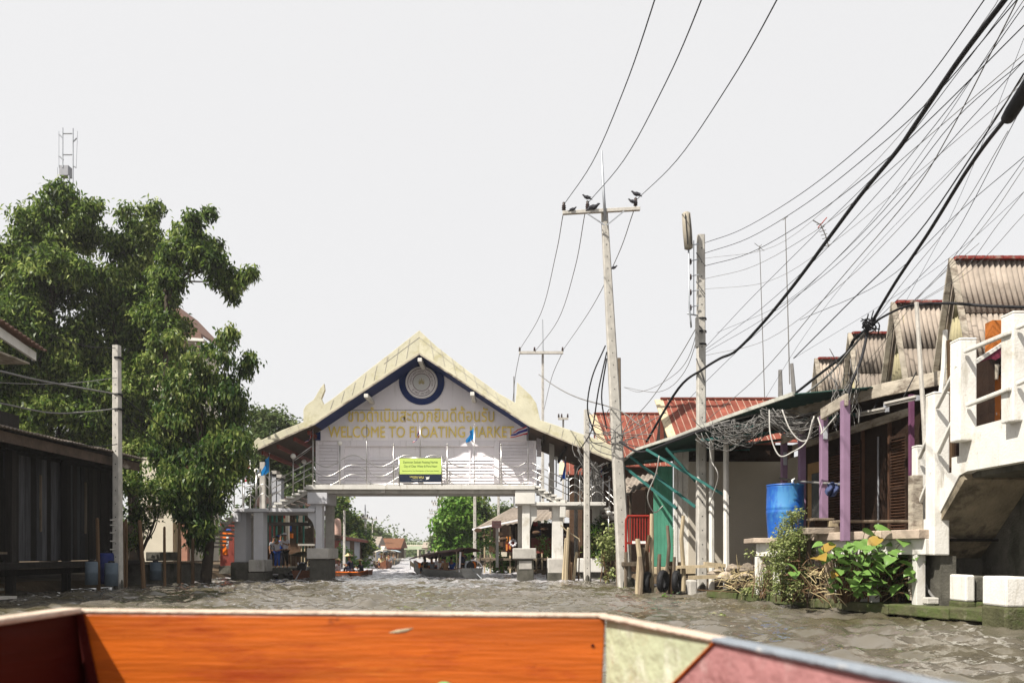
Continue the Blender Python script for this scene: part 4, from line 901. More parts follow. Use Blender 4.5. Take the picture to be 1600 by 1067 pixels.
# posts and the pale beam on them
PP = [(1225, 16.75, 685, 8.5), (1253, 15.6, 668, 9.5), (1287, 14.0, 645, 10.5), (1320.5, 12.8, 622, 11.5)]
for px, Y, yt, wpx in PP:
    r = wpx * Y / F / 2; x = XX(px, Y); c = MB(); c.bb((x - r, Y - r, 1.18), (x + r, Y + r, ZZ(yt + 4, Y))); po = c.build('mauve_post', m_purple, porch, bevel=.008)
    if px in (1225, 1287):
        c = MB(); c.bb((x - r * .6, Y - r - .03, ZZ(yt + 42, Y)), (x + r * .6, Y - r - .002, ZZ(yt + 22, Y))); c.build('switch_box', m_grey, po, bevel=.004)
for i in range(3):
    a, b = PP[i], PP[i + 1]; A = P(a[0] - 3, a[2] + 2, a[1] - .12); B = P(b[0] + 3, b[2] + 2, b[1] - .12); c = MB(); c.bar(A, B, .05, .2); c.build('pale_header', m_beam, porch, bevel=.006)
A, B = P(1240, 700, 17.2), P(1432, 640, 13.6); c = MB(); c.bar(A, B, .06, .14); c.build('inner_beam', m_beam, porch)
# back wall of louvres, dark doors
WY0, WX0, WY1, WX1 = 17.6, 6.75, 12.3, 7.25
def wp(t, z, o=0): return Vector((WX0 + (WX1 - WX0) * t - o, WY0 + (WY1 - WY0) * t, z))
def wpx(px, o=0):      # wall parameter where the photo column px meets the wall
    k = (px - CX) / F; return (WX0 - o - k * WY0) / (k * (WY1 - WY0) - (WX1 - WX0))
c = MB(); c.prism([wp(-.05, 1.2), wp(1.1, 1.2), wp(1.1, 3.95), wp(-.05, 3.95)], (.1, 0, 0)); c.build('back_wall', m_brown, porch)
def shutter(p0, p1, z0, z1, m=m_brown, gap=.055):
    t0, t1 = wpx(p0, .06), wpx(p1, .06); f = MB(); e = .006
    for t in (t0, t1): f.bar(wp(t, z0, .05), wp(t, z1, .05), .05, .05)
    for z in (z0, z1, (z0 + z1) / 2): f.bar(wp(t0, z, .05), wp(t1, z, .05), .045, .06)
    fo = f.build('shutter_frame', m, porch); z = z0 + .06
    while z < z1 - .04:
        c = MB(); a, b = wp(t0, z, .06), wp(t1, z, .06); c.bar(a, b, .045, .010, (.55, 0, .8)); c.build('louvre_slat', m_shut, fo); z += gap
m_shut = mat('brown_louvre_wood', (.095, .05, .032), .6, .2, rand=.15)
shutter(1293, 1317, 1.3, 3.1); shutter(1331, 1345, 1.25, 3.2); shutter(1392, 1416, 1.25, 3.1)
for p_ in (1348, 1390): t_ = wpx(p_, .03); c = MB(); c.bar(wp(t_, 1.2, .03), wp(t_, 3.4, .03), .05, .07); c.build('door_stile', m_shut, porch)
for p_ in (1372,): t_ = wpx(p_, .03); c = MB(); c.bar(wp(t_, 1.2, .03), wp(t_, 3.2, .03), .02, .03); c.build('door_edge', m_grey, porch)
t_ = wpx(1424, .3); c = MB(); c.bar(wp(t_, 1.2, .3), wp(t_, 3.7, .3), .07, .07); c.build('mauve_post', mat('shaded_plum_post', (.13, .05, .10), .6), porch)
c = MB(); t0, t1 = wpx(1262, .02), wpx(1286, .02); c.prism([wp(t0, 1.3, .02), wp(t1, 1.3, .02), wp(t1, 3.0, .02), wp(t0, 3.0, .02)], (.02, 0, 0)); c.build('ochre_panel', mat('ochre_board', (.30, .19, .09), .8), porch)
c = MB(); t0, t1 = wpx(1268, .05), wpx(1284, .05); c.prism([wp(t0, 1.3, .05), wp(t1, 1.3, .05), wp(t1, 2.75, .05), wp(t0, 2.75, .05)], (.02, 0, 0)); c.build('doorway', m_glass, porch)
c = MB(); c.tube([P(1218, 747, 16.6), P(1250, 752, 15.4), P(1318, 757, 12.9)], .022, 6); c.build('pipe_rail', m_cableg, porch, smooth=True)
for i, (px0, y0, px1, y1, Y0, Y1, l) in enumerate(((1340, 649, 1386, 640, 14.6, 13.6, 'unlit fluorescent tube fixture deeper under the porch roof'), (1384, 633, 1434, 622, 13.3, 12.6, 'unlit fluorescent tube fixture nearest the white stairs under the porch roof'))):
    t = thing('tube_light', l, 'light fitting', P(px0, y0, Y0)); a, b = P(px0, y0, Y0), P(px1, y1, Y1)
    c = MB(); c.bar(a + V((0, 0, .03)), b + V((0, 0, .03)), .09, .04); c.build('housing', m_conc, t, bevel=.005); c = MB(); c.tube([a + V((0, -.0, -.012)), b + V((0, 0, -.012))], .016, 8); c.build('tube', m_wconc, t, smooth=True)
    for q in (a, b): c = MB(); c.box(q + V((0, 0, 0)), (.05, .06, .08)); c.build('end_cap', m_grey, t)
    c = MB(); c.tube([(a + b) / 2, (a + b) / 2 + V((.25, 0, .5))], .01, 5); c.build('hanger', m_dark, t)
# cloth on the rail
t = thing('folded_cloth', 'crumpled blue grey cloth hung over the pipe rail between two mauve posts', 'cloth', P(1302, 778, 13.4)); c = MB(); vs = []; nx, nz = 14, 10
for j in range(nz + 1):
    for i in range(nx + 1):
        u, v = i / nx, j / nz; vs.append(P(1291 + 22 * u + 2 * math.sin(v * 5), 754 + v * (24 - 9 * abs(u - .45) * 2) + 1.5 * math.sin(u * 11), 13.2 + .06 * math.sin(u * 14 + v * 3) + .03 * math.sin(v * 9)))
c.add(vs, [(j * (nx + 1) + i, j * (nx + 1) + i + 1, (j + 1) * (nx + 1) + i + 1, (j + 1) * (nx + 1) + i) for j in range(nz) for i in range(nx)]); o = c.build('cloth_drape', mat('blue_grey_cloth', (.05, .065, .14), .9), t, smooth=True)
o.modifiers.new('s', 'SOLIDIFY').thickness = .01
# porch floor slab on legs
ps = thing('porch_slab', 'long concrete ledge on short legs in front of the mauve posts', 'platform', (5.7, 13, .2))
A, B = P(1236, 835, 14.4), P(1436, 822, 11.5); A.z = B.z = 1.34
for k in range(4):
    a, b = A.lerp(B, k / 4 + (.002 if k else 0)), A.lerp(B, (k + 1) / 4 - .002); d = (B - A).normalized(); n = V((-d.y, d.x, 0)); n = n if n.x > 0 else -n
    c = MB(); c.prism([a, b, b + n * 1.6, a + n * 1.6], (0, 0, -.14)); c.build('slab', mat('pinkish_porch_concrete', (.38, .31, .25), .9, .2, 4, .3, 30, stain=[((.16, .12, .09), 3, .58, .6, (1, 1, .5))]), ps, bevel=.012)
d = (B - A).normalized(); n = V((-d.y, d.x, 0)); n = n if n.x > 0 else -n
c = MB(); c.prism([A + n * .12 + V((0, 0, -.142)), B + n * .12 + V((0, 0, -.142)), B + n * .3 + V((0, 0, -.142)), A + n * .3 + V((0, 0, -.142))], (0, 0, -.24)); c.build('edge_beam', m_wconc, ps, bevel=.01)
for t_ in (.0, .28, .62, .93): q = A.lerp(B, t_) + n * .2; tb(ps, 'leg', (q.x - .07, q.y - .07, .1), (q.x + .07, q.y + .07, .96), m_wconc, .01)
for t_ in (.1, .5, .9): q = A.lerp(B, t_) + n * 1.5; tb(ps, 'leg', (q.x - .07, q.y - .07, .1), (q.x + .07, q.y + .07, 1.19), m_concd)
tb(ps, 'porch_floor', (6.3, 11.6, 1.16), (8.5, 18.4, 1.2), m_wooddk)
b2 = thing('barrel_stand', 'concrete ledge table with white front and legs carrying the blue drum', 'platform', P(1205, 915, 15))
a0, a1 = P(1177, 848, 15.3), P(1243, 848, 14.6)
c = MB(); c.prism([a0, a1, a1 + V((.2, 1.3, 0)), a0 + V((.2, 1.3, 0))], (0, 0, .10)); c.build('slab', mat('pinkish_porch_concrete', (.38, .31, .25)), b2, bevel=.012)
c = MB(); c.prism([a0 + V((.12, .1, -.002)), a1 + V((0, .1, -.002)), a1 + V((0, .2, -.002)), a0 + V((.12, .2, -.002))], (0, 0, -.26)); c.build('front_beam', m_wconc, b2, bevel=.01)
for (x, Y) in ((1190, 15.3), (1219, 15.0), (1239, 14.8)): q = P(x, 860, Y); tb(b2, 'leg', (q.x - .07, q.y + .1, .1), (q.x + .07, q.y + .22, .9), m_wconc, .01)
# blue drum
dr = thing('blue_drum', 'large blue plastic drum standing on the concrete ledge beside the cream wall', 'barrel', P(1233, 842, 15.0) + V((0, .2, 0)))
r = 28.5 * 15 / F; c0 = P(1233, 842, 15.0) + V((0, .22, 0)); hh = ZZ(757, 15) - ZZ(842, 15)
prof = [(r * .86, 0), (r * .90, .015), (r * .91, .03), (r * .96, .25 * hh), (r * 1.0, .48 * hh), (r * 1.02, .50 * hh), (r * 1.0, .52 * hh), (r * 1.0, .56 * hh), (r * 1.02, .58 * hh), (r * 1.0, .60 * hh), (r * .99, .8 * hh), (r * .97, .93 * hh), (r * .985, .96 * hh), (r * .985, .985 * hh), (r * .95, hh)]
MB().lathe(c0, prof, 40).build('body', m_blue, dr, smooth=True)
MB().lathe(c0 + V((0, 0, hh - .015)), [(r * 1.0, 0), (r * 1.0, .03), (r * .93, .035), (r * .92, .005)], 40).build('rim', m_blue, dr, smooth=True)
c = MB(); c.tube([c0 + V((.12, -.1, hh)), c0 + V((.1, -.12, hh + .1)), c0 + V((.15, -.12, hh + .13))], [.03, .022, .01], 6); c.build('white_funnel', m_signw, dr, smooth=True)
# bricks and planks stacked on the ledge
st = thing('plank_pile', 'loose planks and a broken block piled on the ledge below the mauve posts', 'planks', P(1290, 828, 13.6))
for (a, b, Y, m, nm) in (((1262, 824), (1304, 834), 13.4, m_debris, 'stone_block'), ((1304, 822), (1318, 832), 13.5, m_wood, 'plank'), ((1270, 809), (1304, 813), 13.5, m_wood, 'plank'), ((1274, 813.5), (1296, 823.5), 13.6, m_brown, 'crate_side'), ((1296, 813.5), (1311, 823), 13.5, m_palewd, 'broken_block'), ((1312, 812), (1430, 816), 13.0, m_wood, 'plank')):
    c = MB(); c.bb(*[Vector((XX(a[0], Y), Y, ZZ(b[1], Y))), Vector((XX(b[0], Y), Y + .3, ZZ(a[1], Y)))]); c.build(nm, m, st, bevel=.01)

# ================================================================== white concrete stairs at the edge
ws = thing('concrete_footbridge', 'white concrete stair and footbridge landing with pipe handrails and stained underside', 'footbridge', (6.9, 10.6, 0))
def wv(x0, y0, z): return Vector((x0, y0, z))
fx = 6.37                                        # canal-side face
pts = [(10.9, 2.13), (8.2, 2.13), (8.2, 2.72), (10.62, 2.72), (10.62, 2.55), (10.85, 2.55), (10.85, 2.36), (11.05, 2.36), (11.05, 2.14), (11.25, 2.14), (11.25, 1.92), (11.45, 1.92), (11.45, 1.7), (11.65, 1.7), (11.65, 1.48), (11.85, 1.48), (11.85, 1.2), (11.95, 1.0)]
# side face as quads: deck girder plus a saw-toothed stringer (all convex pieces)
side = MB(); side.bb((fx, 8.2, 2.13), (fx + .14, 10.75, 2.72)); n_ = 7
for i in range(n_):
    y0 = 10.75 + i * .19; zt = 2.58 - i * .215; zb0 = 2.13 - max(0, (y0 - 10.9)) * 1.02; zb1 = 2.13 - max(0, (y0 + .19 - 10.9)) * 1.02
    side.prism([(fx, y0, zb0), (fx, y0 + .189, zb1), (fx, y0 + .189, zt), (fx, y0, zt)], (.14, 0, 0))
side.build('white_side_wall', m_wconc, ws)
slab = MB(); slab.bb((fx + .142, 8.2, 2.05), (8.6, 10.9, 2.2)); slab.build('landing_slab', m_concd, ws)
for i in range(n_):
    y0 = 10.78 + i * .19; zt = 2.5 - i * .215; tb(ws, 'stair_tread', (fx + .145, y0, zt - .2), (8.3, y0 + .2, zt), m_wconc, .01)
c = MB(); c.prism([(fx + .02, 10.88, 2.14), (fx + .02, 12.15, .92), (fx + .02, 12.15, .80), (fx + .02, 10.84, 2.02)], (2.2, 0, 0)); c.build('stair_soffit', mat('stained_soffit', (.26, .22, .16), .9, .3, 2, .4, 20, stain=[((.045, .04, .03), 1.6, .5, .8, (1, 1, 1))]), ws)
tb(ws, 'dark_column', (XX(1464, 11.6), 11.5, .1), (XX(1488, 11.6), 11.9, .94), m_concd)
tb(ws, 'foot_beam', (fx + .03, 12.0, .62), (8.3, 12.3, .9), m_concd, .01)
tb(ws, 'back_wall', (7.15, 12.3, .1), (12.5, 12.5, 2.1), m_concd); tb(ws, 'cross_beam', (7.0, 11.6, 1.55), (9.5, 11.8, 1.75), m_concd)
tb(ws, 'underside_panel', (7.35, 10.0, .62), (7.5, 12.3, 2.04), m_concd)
tb(ws, 'conduit', (7.3, 10.4, .6), (7.33, 10.44, 2.04), m_conc)
for px, yt, yb, w, Y in ((1436, 696, 880, 16, 12.15), (1464.5, 614, 790, 25, 11.55), (1505, 531, 690, 27, 10.75), (1588, 490, 660, 30, 9.7)):
    r = w * Y / F / 2; x = XX(px, Y); c = MB(); zb = ZZ(yb, Y) if yb < 780 else (.95 if yb == 790 else .1)
    c.bb((x - r, Y - r, zb), (x + r, Y + r, ZZ(yt + 3, Y))); c.bb((x - r * 1.04, Y - r * 1.04, ZZ(yt + 4, Y)), (x + r * 1.04, Y + r * 1.04, ZZ(yt, Y))); c.build('newel_post', m_wconc, ws, bevel=.02)
for a, b in (((1508, 549, 10.6), (1580, 519, 9.6)), ((1511, 633, 10.6), (1578, 607, 9.6)), ((1464, 637, 11.4), (1497, 570, 10.7)), ((1466, 708, 11.4), (1495, 645, 10.75)), ((1436, 716, 12.0), (1460, 662, 11.5)), ((1435, 792, 12.0), (1457, 735, 11.5)), ((1590, 512, 9.55), (1640, 490, 8.9)), ((1590, 600, 9.55), (1640, 575, 8.9))):
    A, B = P(*a), P(*b); c = MB(); c.bar(A, B, .055, .055); c.build('handrail_bar', m_wconc, ws, bevel=.012)
tb(ws, 'weathered_post', (XX(1427, 11.9), 11.9, .25), (XX(1442, 11.9), 12.05, ZZ(742, 11.9)), m_beam)
for (x0, x1, yt, yb, Y, m) in ((1509, 1524, 898, 955, 11.1, m_wconc), (1524, 1556, 900, 955, 11.15, m_concd), (1572, 1612, 901, 985, 9.75, m_wconc)):
    zc = .30 if Y < 10 else .28; c = MB(); c.bb((XX(x0, Y), Y, zc), (XX(x1, Y), Y + .5, ZZ(yt, Y))); po_ = c.build('pier_block', m, ws, bevel=.025); c = MB(); c.bb((XX(x0, Y) - .012, Y - .012, -.6 if Y < 10 else .1), (XX(x1, Y) + .012, Y + .5, zc - .002)); c.build('algae_foot', m_moss, po_, bevel=.03)
tb(ws, 'brown_pile', (XX(1512, 12.6), 12.6, .1), (XX(1520, 12.6), 12.7, 1.0), m_wood); tb(ws, 'brown_pile', (XX(1521, 12.6), 12.6, .1), (XX(1529, 12.6), 12.7, 1.0), m_palewd)
# orange house beyond the stairs
oh = thing('orange_house', 'orange rendered house with a maroon sloping fascia behind the stair posts', 'house', (8.3, 11.9, 0))
Y = 12.6; tb(oh, 'wall', (XX(1551, Y), Y, 1.2), (XX(1640, Y), Y + .2, 4.8), m_orange); tb(oh, 'dark_opening_sheet', (XX(1500, Y), Y + .3, 1.2), (XX(1551, Y), Y + .4, 4.1), m_brown)  # flat dark sheet stands in for the unlit space beside the orange wall
c = MB(); c.prism([P(1519, 572, Y - .3), P(1585, 528, Y - .3), P(1585, 545, Y - .3), P(1535, 575, Y - .3)], (0, .06, 0)); c.build('maroon_fascia', m_maroon, oh)
c = MB(); c.prism([P(1518, 567, Y - .32), P(1585, 523, Y - .32), P(1585, 528.5, Y - .32), P(1519, 573, Y - .32)], (0, .1, 0)); c.build('white_verge', m_wconc, oh)
c = MB(); c.prism([P(1524, 572, Y - .2), P(1600, 520, Y - .2), P(1700, 520, Y - .2), P(1700, 585, Y - .2), P(1551, 585, Y - .2)], (0, .04, 0)); c.build('gable_board', m_brown, oh)
gl = thing('dried_garland', 'grey dried garland strings hanging in the dark opening of the orange house', 'garland', P(1535, 650, 12.4)); Cc = np.array([P(random.uniform(1520, 1551), random.uniform(622, 652), 12.4) for _ in range(70)])
v, q = leaves(Cc, 4, .07, .012, 1.2, .02); npmesh('strings', v, q, m_conc, gl, kind='stuff')
# leaning pale poles by the stairs
def freepole(px0, y0, px1, y1, w, Y, m, label, sharp=.9):
    a, b = P(px0, y0, Y), P(px1, y1, Y); r = w * Y / F / 2; c = MB(); c.tube([a, a.lerp(b, .5) + V((.02, 0, 0)), b], [r, r, r * sharp], 7)
    return c.build('pole', m, None, label=label, category='pole')
freepole(1452, 850, 1432, 472, 7, 12.5, m_pole, 'thin pale concrete pole leaning across the second steep roof')
freepole(1468, 640, 1477, 516, 8, 12.4, m_wconc, 'short white pipe pole behind the lower stair post').location.z += 0
freepole(1486, 730, 1483, 532, 9, 12.3, m_bamboo, 'rough brown timber post rising behind the white stair posts')
# ---- concrete revetment slab along the waterline
rv = thing('revetment_slab', 'mossy concrete slab edging the water below the leafy plants', 'slab', (5.6, 13, 0))
E1 = [(4.35, 17.2), (4.95, 15.2), (5.35, 13.6), (5.85, 11.95), (6.2, 10.9), (6.62, 9.7)]
for i in range(5):
    a, b = Vector((*E1[i], 0)), Vector((*E1[i + 1], 0)); d = (b - a).normalized(); n = V((-d.y, d.x, 0)); n = n if n.x > 0 else -n; e = d * .004
    zt = .15 + .015 * i; c = MB(); c.prism([a + e, b - e, b - e + n * .9, a + e + n * .9], (0, 0, -.16)); o = c.build('slab', m_moss, rv, bevel=.02); o.location.z = zt
    for t_ in (.3, .8): q = a.lerp(b, t_) + n * .3; tb(rv, 'pile', (q.x - .07, q.y - .07, -.8), (q.x + .07, q.y + .07, zt - .17), m_concd)
tb(rv, 'rear_post', (XX(1345, 12.7), 12.7, .1), (XX(1367, 12.7), 12.92, ZZ(868, 12.7)), m_conc, .01)
stake(1266, 846, 936, 9, 13.8, -2, m_wood, 'dark weathered stump post rising through the pale weeds', name='pole', sharp=.9, bend=.01)
stake(1296, 855, 936, 14, 13.6, -1, m_wood, 'thick weathered stump post between the weeds and the broad leaves', name='pole', sharp=.9, bend=.005)

# ================================================================== green awning and cream house
cw = thing('cream_house', 'cream walled waterside house with a green side panel under the awning', 'house', (5.2, 20.9, .3))
tb(cw, 'wall', (XX(1076, 20.6), 20.6, .62), (XX(1224, 20.6), 20.8, 3.42), m_cream); tb(cw, 'awning_shade_sheet', (XX(1052, 20.9), 20.9, 3.42), (XX(1235, 20.9), 21.0, 3.75), m_brown)  # dark sheet above the wall stands in for shade under the awning
tb(cw, 'side_return', (XX(1222, 20.5), 17.2, .62), (XX(1222, 20.5) + .12, 20.8, 3.42), m_cream)
for i, (x0, x1, yt) in enumerate(((1053, 1058, 708), (1058.5, 1066, 706), (1066.5, 1076, 702))): tb(cw, 'white_board', (XX(x0, 20.7), 20.64 + .02 * i, .62), (XX(x1, 20.7), 20.74 + .02 * i, ZZ(yt, 20.7)), m_wconc, .005)
gx = [1021, 1027, 1033, 1039, 1045, 1051.5]
for i in range(5): tb(cw, 'green_panel', (XX(gx[i], 21.2) + .004, 21.2, .6), (XX(gx[i + 1], 21.2), 21.23, ZZ(728 + (i == 0) * 12, 21.2)), m_green, .004)
tb(cw, 'floor_beam', (XX(1018, 20.4), 20.3, .42), (XX(1225, 20.4), 20.5, .6), m_palewd, .01)
for x in (1030, 1062, 1120, 1160, 1205): tb(cw, 'pile', (XX(x, 20.7), 20.6, -.6), (XX(x + 6, 20.7), 20.75, .45), m_wooddk)
aw = thing('green_awning', 'dark green corrugated awning on teal struts jutting over the waterside', 'awning', (4.5, 18, 3))
RA = [P(965, 728, 23.2), P(995, 703, 20.8), P(1060, 682, 18.6), P(1130, 655, 16.4), P(1240, 617, 13.9)]
for i in range(4):
    a, b = RA[i], RA[i + 1]; ia = a + V((3.2, .3, .34)); ib = b + V((3.2, .3, .34))
    k = 2 if i else 1
    for j in range(k):
        t0, t1 = j / k, (j + 1) / k + .004; A_, B_ = ia.lerp(ib, t0), ia.lerp(ib, t1); C_, D_ = a.lerp(b, t1), a.lerp(b, t0)
        corr_sheet('awning_sheet', A_, B_, C_, D_, m_awn, aw, .16, .022)
    c = MB(); c.bar(a + V((0, 0, .02)), b + V((0, 0, .02)), .05, .07); c.build('edge_trim', m_awned, aw)
for a, b in (((1010, 702, 19.6), (1140, 778, 18.4)), ((985, 713, 21.5), (1087, 792, 19.3)), ((973, 727, 22.3), (1057, 794, 20.0)), ((1040, 700, 19.2), (1087, 752, 19.25))):
    c = MB(); c.bar(P(*a), P(*b), .05, .06); c.build('strut', m_strut, aw)
for Y_ in (15.5, 17.2, 19.3, 21.2): x = 3.24 + (23.4 - Y_) * .142; c = MB(); c.bar((x + .1, Y_, 3.5), (x + 3.0, Y_, 3.82), .05, .06); c.build('purlin', m_strut, aw)
stake(1112, 690, 905, 9, 18.9, 0, m_wconc, 'white painted post just behind the tall concrete pole under the awning', name='pole', sharp=.9, bend=.004)
stake(1135.5, 664, 912, 9.5, 18.2, -1, m_wconc, 'thin white pole carrying the awning strut in front of the cream wall', name='pole', sharp=.9, bend=.004)
# ---- red roofed houses behind
def redroof(label, x0, x1, Yr, zr, Ye, ze, xl0, n, wallm=m_brown, rib_n=1, dx=0):
    t = thing('red_roofed_house', label, 'house', (x0, Ye, .3)); r = bpy.data.objects.new('roof', None); link(r, t)
    for i in range(n):
        a0, a1 = i / n, (i + 1) / n; A_ = V((x0 + (x1 - x0) * a0, Yr, zr)); B_ = V((x0 + (x1 - x0) * a1, Yr, zr)); C_ = V((xl0 + (x1 + dx - xl0) * a1, Ye, ze)); D_ = V((xl0 + (x1 + dx - xl0) * a0, Ye, ze))
        c = MB(); c.add([A_, B_, C_, D_, A_ - V((0, 0, .03)), B_ - V((0, 0, .03)), C_ - V((0, 0, .03)), D_ - V((0, 0, .03))], [(0, 1, 2, 3), (7, 6, 5, 4), (0, 4, 5, 1), (1, 5, 6, 2), (2, 6, 7, 3), (3, 7, 4, 0)]); p_ = c.build('roof_panel', m_redroof, r)
        if i: c = MB(); c.bar(A_ + V((0, 0, .012)), D_ + V((0, 0, .012)), .022, .03); c.build('roof_batten', m_rib, r)
    c = MB(); c.bar((x0, Yr, zr + .03), (x1, Yr, zr + .03), .12, .06); c.build('ridge_cap', m_redroof, r)
    c = MB(); c.prism([(x0 + .05, Yr, zr - .02), (xl0 + .05, Ye, ze - .02), (xl0 + .05, Ye + 2 * (Yr - Ye), ze - .02)], (.06, 0, 0)); c.build('gable_wall', m_wooddk, t)
    c = MB(); c.bar((x0 - .06, Yr, zr - .02), (xl0 - .06, Ye, ze - .02), .04, .26, (1, 0, 0)); c.build('verge_board', m_palewd, r)
    tb(t, 'wall', (xl0 + .3, Ye + .3, .3), (x1, Ye + .5, ze - .05), wallm); tb(t, 'rear_slope', (x0, Yr + .02, ze), (x1, Yr + .06, zr - .06), m_redroof)
    return t
redroof('red sheet roof with pale battens directly above the green awning', XX(1032, 24.5), XX(1212, 24.5), 24.5, ZZ(624, 24.5), 22.6, ZZ(690, 22.6), XX(1056, 22.6), 17)
redroof('second red sheet roof between the gateway wing and the awning roof', XX(928, 29), XX(1032, 29), 29, ZZ(647, 29), 27.0, ZZ(728, 27.0), XX(958, 27.0), 11, m_brnwall)
redroof('low rust red eave among the clutter behind the two thin poles', XX(884, 33), XX(972, 33), 34.5, ZZ(722, 34.5), 33, ZZ(741, 33), XX(880, 33), 9, m_brnwall)
redroof('small brown walled hut with a red lean-to roof beside the landing wires', XX(905, 30.5), XX(962, 30.5), 31.5, ZZ(706, 31.5), 30.5, ZZ(722, 30.5), XX(900, 30.5), 5, m_brnwall)
lt = thing('lean_to_shelter', 'pale sagging sheet roof over a dark stall beside the red gate', 'shelter', P(990, 860, 24))
corr_sheet('shelter_roof', P(975, 748, 24.5), P(1030, 738, 24.5), P(1024, 752, 22.8), P(962, 782, 22.8), m_asb, lt, .2)
tb(lt, 'back_wall', P(960, 880, 25), tuple(P(1024, 765, 25) + V((0, .1, 0))), m_brown)
for x in (985, 1010): c = MB(); c.tube([P(x, 880, 24.2), P(x, 762, 24.2)], .04, 6); c.build('post', m_wood, lt)
rg = thing('red_gate', 'dark red slatted metal gate with rounded top beside the green panel', 'gate', P(996, 862, 21.5))
c = MB(); c.tube([P(978, 862, 21.4), P(978, 812, 21.4), P(981, 806, 21.4), P(1014, 806, 21.4), P(1016, 812, 21.4), P(1016, 862, 21.4)], .035, 6); c.build('frame', m_redgate, rg)
for i in range(8): c = MB(); x = 982.5 + i * 4.3; c.bar(P(x, 808, 21.4), P(x, 848, 21.4), .035, .02); c.build('slat', m_redgate, rg)
c = MB(); c.bar(P(978, 848, 21.4), P(1016, 848, 21.4), .04, .06); c.build('cross_bar', m_redgate, rg); tb(rg, 'white_plate', P(988, 849, 21.3), tuple(P(1009, 845, 21.3) + V((0, .03, 0))), m_signw)
tb(rg, 'jetty', P(975, 884, 21.3), tuple(P(1040, 878, 21.3) + V((0, 2, 0))), m_wood)
c = MB()
for x in (978, 1000, 1016): c.tube([P(x, 925, 21.4), P(x, 862, 21.4)], .05, 6)
c.build('gate_piles', m_wood, rg, kind='stuff')
# small buildings to either side at mid distance on the far bank houses
# ================================================================== trees
def T(lst, Y, **k): return pxblobs(lst, Y, **k)
big = [(105, 305, 24), (72, 328, 20), (132, 330, 24), (40, 352, 26), (85, 365, 42), (130, 372, 30), (30, 395, 38), (90, 415, 52), (10, 430, 48), (55, 468, 58), (-15, 490, 55), (20, 530, 60), (85, 530, 52), (45, 590, 55), (110, 600, 48), (-10, 610, 60), (-40, 420, 50), (70, 650, 40), (130, 660, 38), (10, 660, 45), (-60, 560, 70)]
tree('mango_tree', 'tall dense broadleaved tree rising highest behind the dark plank house', (XX(75, 30), 30, .3), T(big, 30, dj=1.3), l_tree, 48, n=8, L=.24, W=.046, trunk_r=.28, droop=.75, spread=.13, shell=.35, fork=.35)
mid = [(196, 325, 13), (205, 350, 15), (238, 330, 17), (232, 362, 20), (180, 388, 24), (215, 400, 34), (255, 385, 26), (165, 440, 38), (215, 450, 44), (255, 430, 30), (180, 500, 46), (235, 510, 44), (150, 570, 46), (205, 580, 50), (250, 580, 34), (170, 640, 50), (230, 650, 46), (190, 700, 40), (245, 705, 34), (200, 610, 50), (160, 690, 44), (215, 735, 34), (270, 560, 30), (175, 740, 30), (150, 730, 30), (130, 700, 40), (100, 690, 36)]
tree('mango_tree', 'broadleaved tree behind the pale concrete pole with a see-through upper crown', (XX(205, 30.5), 30.5, .3), T(mid, 30.5, dj=1.0), l_tree, 40, n=8, L=.235, W=.045, trunk_r=.24, droop=.75, spread=.12, shell=.35, fork=.45)
rt = [(300, 345, 17), (325, 332, 9), (288, 365, 17), (312, 372, 19), (280, 395, 24), (305, 408, 28), (332, 405, 19), (345, 425, 22), (368, 438, 14), (358, 450, 9), (268, 440, 22), (335, 388, 12), (393, 425, 6), (380, 430, 5), (255, 465, 24), (362, 462, 6), (258, 500, 18), (268, 525, 14), (250, 535, 20)]
t3 = tree('mango_tree', 'slimmer tree leaning toward the bridge with one long bare limb', (XX(238, 29), 29, .3), T(rt, 29, dj=.7), l_tree, 44, n=8, L=.23, W=.044, trunk_r=.12, droop=.8, spread=.11, shell=.3, fork=.95, nl=6)
c = MB(); c.tube(smooth_pts([P(252, 520, 29), P(262, 475, 29), P(277, 443, 29), P(320, 440, 29), P(350, 436, 29)], 5), [.06 - .0022 * i for i in range(21)], 6); c.build('bare_limb', mat('pale_bark', (.16, .13, .10), .9), t3, smooth=True)
hang = [(300, 560, 16), (350, 532, 13), (358, 518, 9), (345, 560, 16), (322, 545, 10), (385, 575, 10), (392, 560, 6), (290, 605, 34), (320, 590, 24), (350, 610, 32), (372, 640, 24), (300, 660, 44), (350, 680, 38), (375, 690, 20), (280, 700, 36), (330, 730, 40), (365, 730, 22), (300, 765, 38), (330, 782, 22), (312, 820, 20), (305, 845, 13), (290, 800, 26), (265, 745, 24), (255, 700, 26), (270, 650, 30), (352, 745, 16)]
tree('creeper_draped_tree', 'tree hung with long curtains of creeper reaching down beside the bridge steps', (XX(318, 24.5), 24.6, .2), T(hang, 24.5, dj=.8), l_tree2, 60, n=8, L=.19, W=.038, trunk_r=.16, droop=1.05, spread=.11, shell=.3, fork=.6)
low = [(215, 742, 26), (235, 770, 26), (212, 800, 20), (228, 822, 16), (250, 790, 15), (208, 845, 8), (244, 765, 20), (195, 760, 16)]
tree('leafy_shrub', 'dark shrub silhouetted against the sunlit pale wall beside the plank house', (XX(215, 23.5), 23.5, .1), T(low, 23.5, dj=.5), l_tree2, 42, n=6, L=.14, W=.032, trunk_r=.06, droop=.7, spread=.11, shell=.2)
